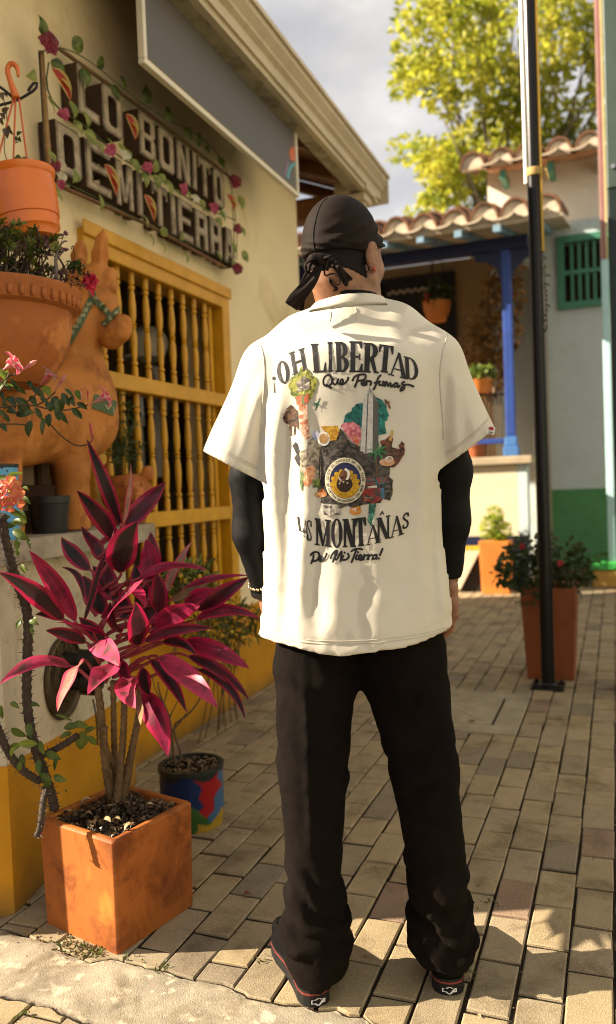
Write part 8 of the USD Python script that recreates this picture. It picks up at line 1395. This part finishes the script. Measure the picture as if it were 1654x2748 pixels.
def strip(pts, w0_, w1_, side, th=.0018, n=22, name='tie_tail', curl=0.0):
    c = bez(*pts, n=n); t = np.gradient(c, axis=0); t /= np.linalg.norm(t, axis=1, keepdims=True); side = np.asarray(side, float); V = []; m = 7
    for i in range(n):
        s = side - t[i]*(side @ t[i]); s /= np.linalg.norm(s); nn = np.cross(s, t[i]); w = w0_ + (w1_ - w0_)*i/(n-1)
        for sg2 in (1, -1): V += [c[i] + s*w*x + nn*(sg2*th/2 + w*(.22*math.sin(x*9 + i*.35)*.5 + curl*x*x)) for x in np.linspace(-.5, .5, m)]
    F = []; M_ = 2*m
    for i in range(n-1):
        for j in range(m-1): F += [[i*M_+j, i*M_+j+1, (i+1)*M_+j+1, (i+1)*M_+j], [i*M_+m+j+1, i*M_+m+j, (i+1)*M_+m+j, (i+1)*M_+m+j+1]]
        F += [[i*M_+m, i*M_, (i+1)*M_, (i+1)*M_+m], [i*M_+m-1, i*M_+M_-1, (i+1)*M_+M_-1, (i+1)*M_+m-1]]
    for o in (0, (n-1)*M_): F += [[o+j, o+m+j, o+m+j+1, o+j+1] for j in range(m-1)]
    part(dur, name, (np.array(V), np.array(F)), cloth_d, smooth=50)
KY = 1.735; hk_ = lambda a, b, Y=KY: at('h', a, b, Y)
kb = Field(hk_(450, 800) - .05, hk_(450, 800) + .05, .0028)
for a, b, rx, rz in ((450, 778, .010, .008), (410, 800, .016, .012), (500, 800, .018, .011), (455, 840, .014, .016), (540, 830, .012, .012), (380, 790, .012, .010)): kb.ell(hk_(a, b, KY + .006), (rx, .012, rz), .006)
part(dur, 'knot', kb.mesh(), cloth_d, smooth=True)
strip([hk_(430, 850, 1.735), hk_(380, 960, 1.722), hk_(290, 1090, 1.715), hk_(190, 1230, 1.715), hk_(160, 1275, 1.717)], .020, .034, (.75, .1, .55), curl=.35)
strip([hk_(350, 930, 1.745), hk_(290, 1050, 1.748), hk_(260, 1180, 1.745), hk_(250, 1310, 1.742)], .022, .012, (.9, .25, .25), name='tie_tail')
strip([hk_(560, 830, 1.735), hk_(630, 900, 1.722), hk_(690, 980, 1.722), hk_(730, 1030, 1.735)], .014, .022, (.7, .1, .7), name='tie_tail')
strip([hk_(480, 850), hk_(540, 950, 1.715), hk_(590, 945, 1.706), hk_(640, 1010, 1.708), hk_(620, 1055, 1.714), hk_(570, 1010, 1.716), hk_(545, 985, 1.720)], .010, .010, (.1, 1, .2), name='bow_loop', th=.0014)
strip([hk_(560, 1000, 1.718), hk_(575, 1060, 1.714), hk_(605, 1095, 1.716), hk_(585, 1112, 1.72)], .008, .010, (.6, .6, .2), name='bow_loop', th=.0014)
strip([hk_(400, 810), hk_(330, 820, 1.722), hk_(290, 880, 1.72), hk_(320, 935, 1.722), hk_(345, 870, 1.728), hk_(390, 830, 1.73)], .012, .014, (.2, 1, .2), name='bow_loop', th=.0014)
strip([hk_(470, 790), hk_(530, 770, 1.72), hk_(575, 755, 1.722)], .006, .004, (.2, .4, 1), name='bow_loop', th=.0016)
strip([hk_(480, 790), hk_(520, 850, 1.718), hk_(545, 800, 1.716), hk_(590, 865, 1.72), hk_(540, 880, 1.722), hk_(520, 915, 1.724)], .006, .006, (.3, .8, .3), name='bow_loop', th=.0014)
# cropped hair below the durag at the nape
X, Y_, Z_ = np.meshgrid(*[HF.lo[k] + HF.h*np.arange(HF.n[k]) for k in range(3)], indexing='ij'); lr_, lf_, lz_ = (X-hc[0])*hr[0] + (Y_-hc[1])*hr[1], (X-hc[0])*hf[0] + (Y_-hc[1])*hf[1], Z_ - hc[2]
hd = HF.d - .0016 - .0012*(meshkit.noise(np.stack([X, Y_, Z_], -1)*420, 2) - .5); hreg = np.maximum(np.maximum(lf_ + .020 - .25*np.abs(lz_+.02), (-.056 - .25*(lf_+.06)) - lz_), lz_ + .0); keepear = np.abs(lr_) - .0765
HRF = Field(HF.lo, HF.lo + HF.h*(HF.n-1), HF.h); HRF.d = np.maximum(np.maximum(hd, hreg), keepear).astype(np.float32); part(person, 'hair', HRF.mesh(), look('dark_hair', (0.010, 0.007, 0.006), 0.85, 0.4, 300, spec=.2), smooth=True)
for s in (-1, 1):
    part(person, 'eye', MB().ell(HL(.031*s, .0865, .003), (.0085, .0085, .0075), 2).mesh(), look('eye_white', (0.6, 0.58, 0.55), 0.2), smooth=True); part(person, 'eyebrow', MB().tube(bez(HL(.014*s, .101, .024), HL(.032*s, .097, .028), HL(.050*s, .082, .023), n=8), [.001, .002, .0025, .0025, .0025, .002, .0015, .0008], 5).mesh(), LOOK['dark_hair'])
ep = at('h', 982, 905, 1.775); part(person, 'earring', MB().ell(HL(.0765+.0105, -.014, -.053), .0042, 2).mesh(), look('red_stud', (0.42, 0.05, 0.03), 0.2, 0.1, metal=.4), smooth=True)
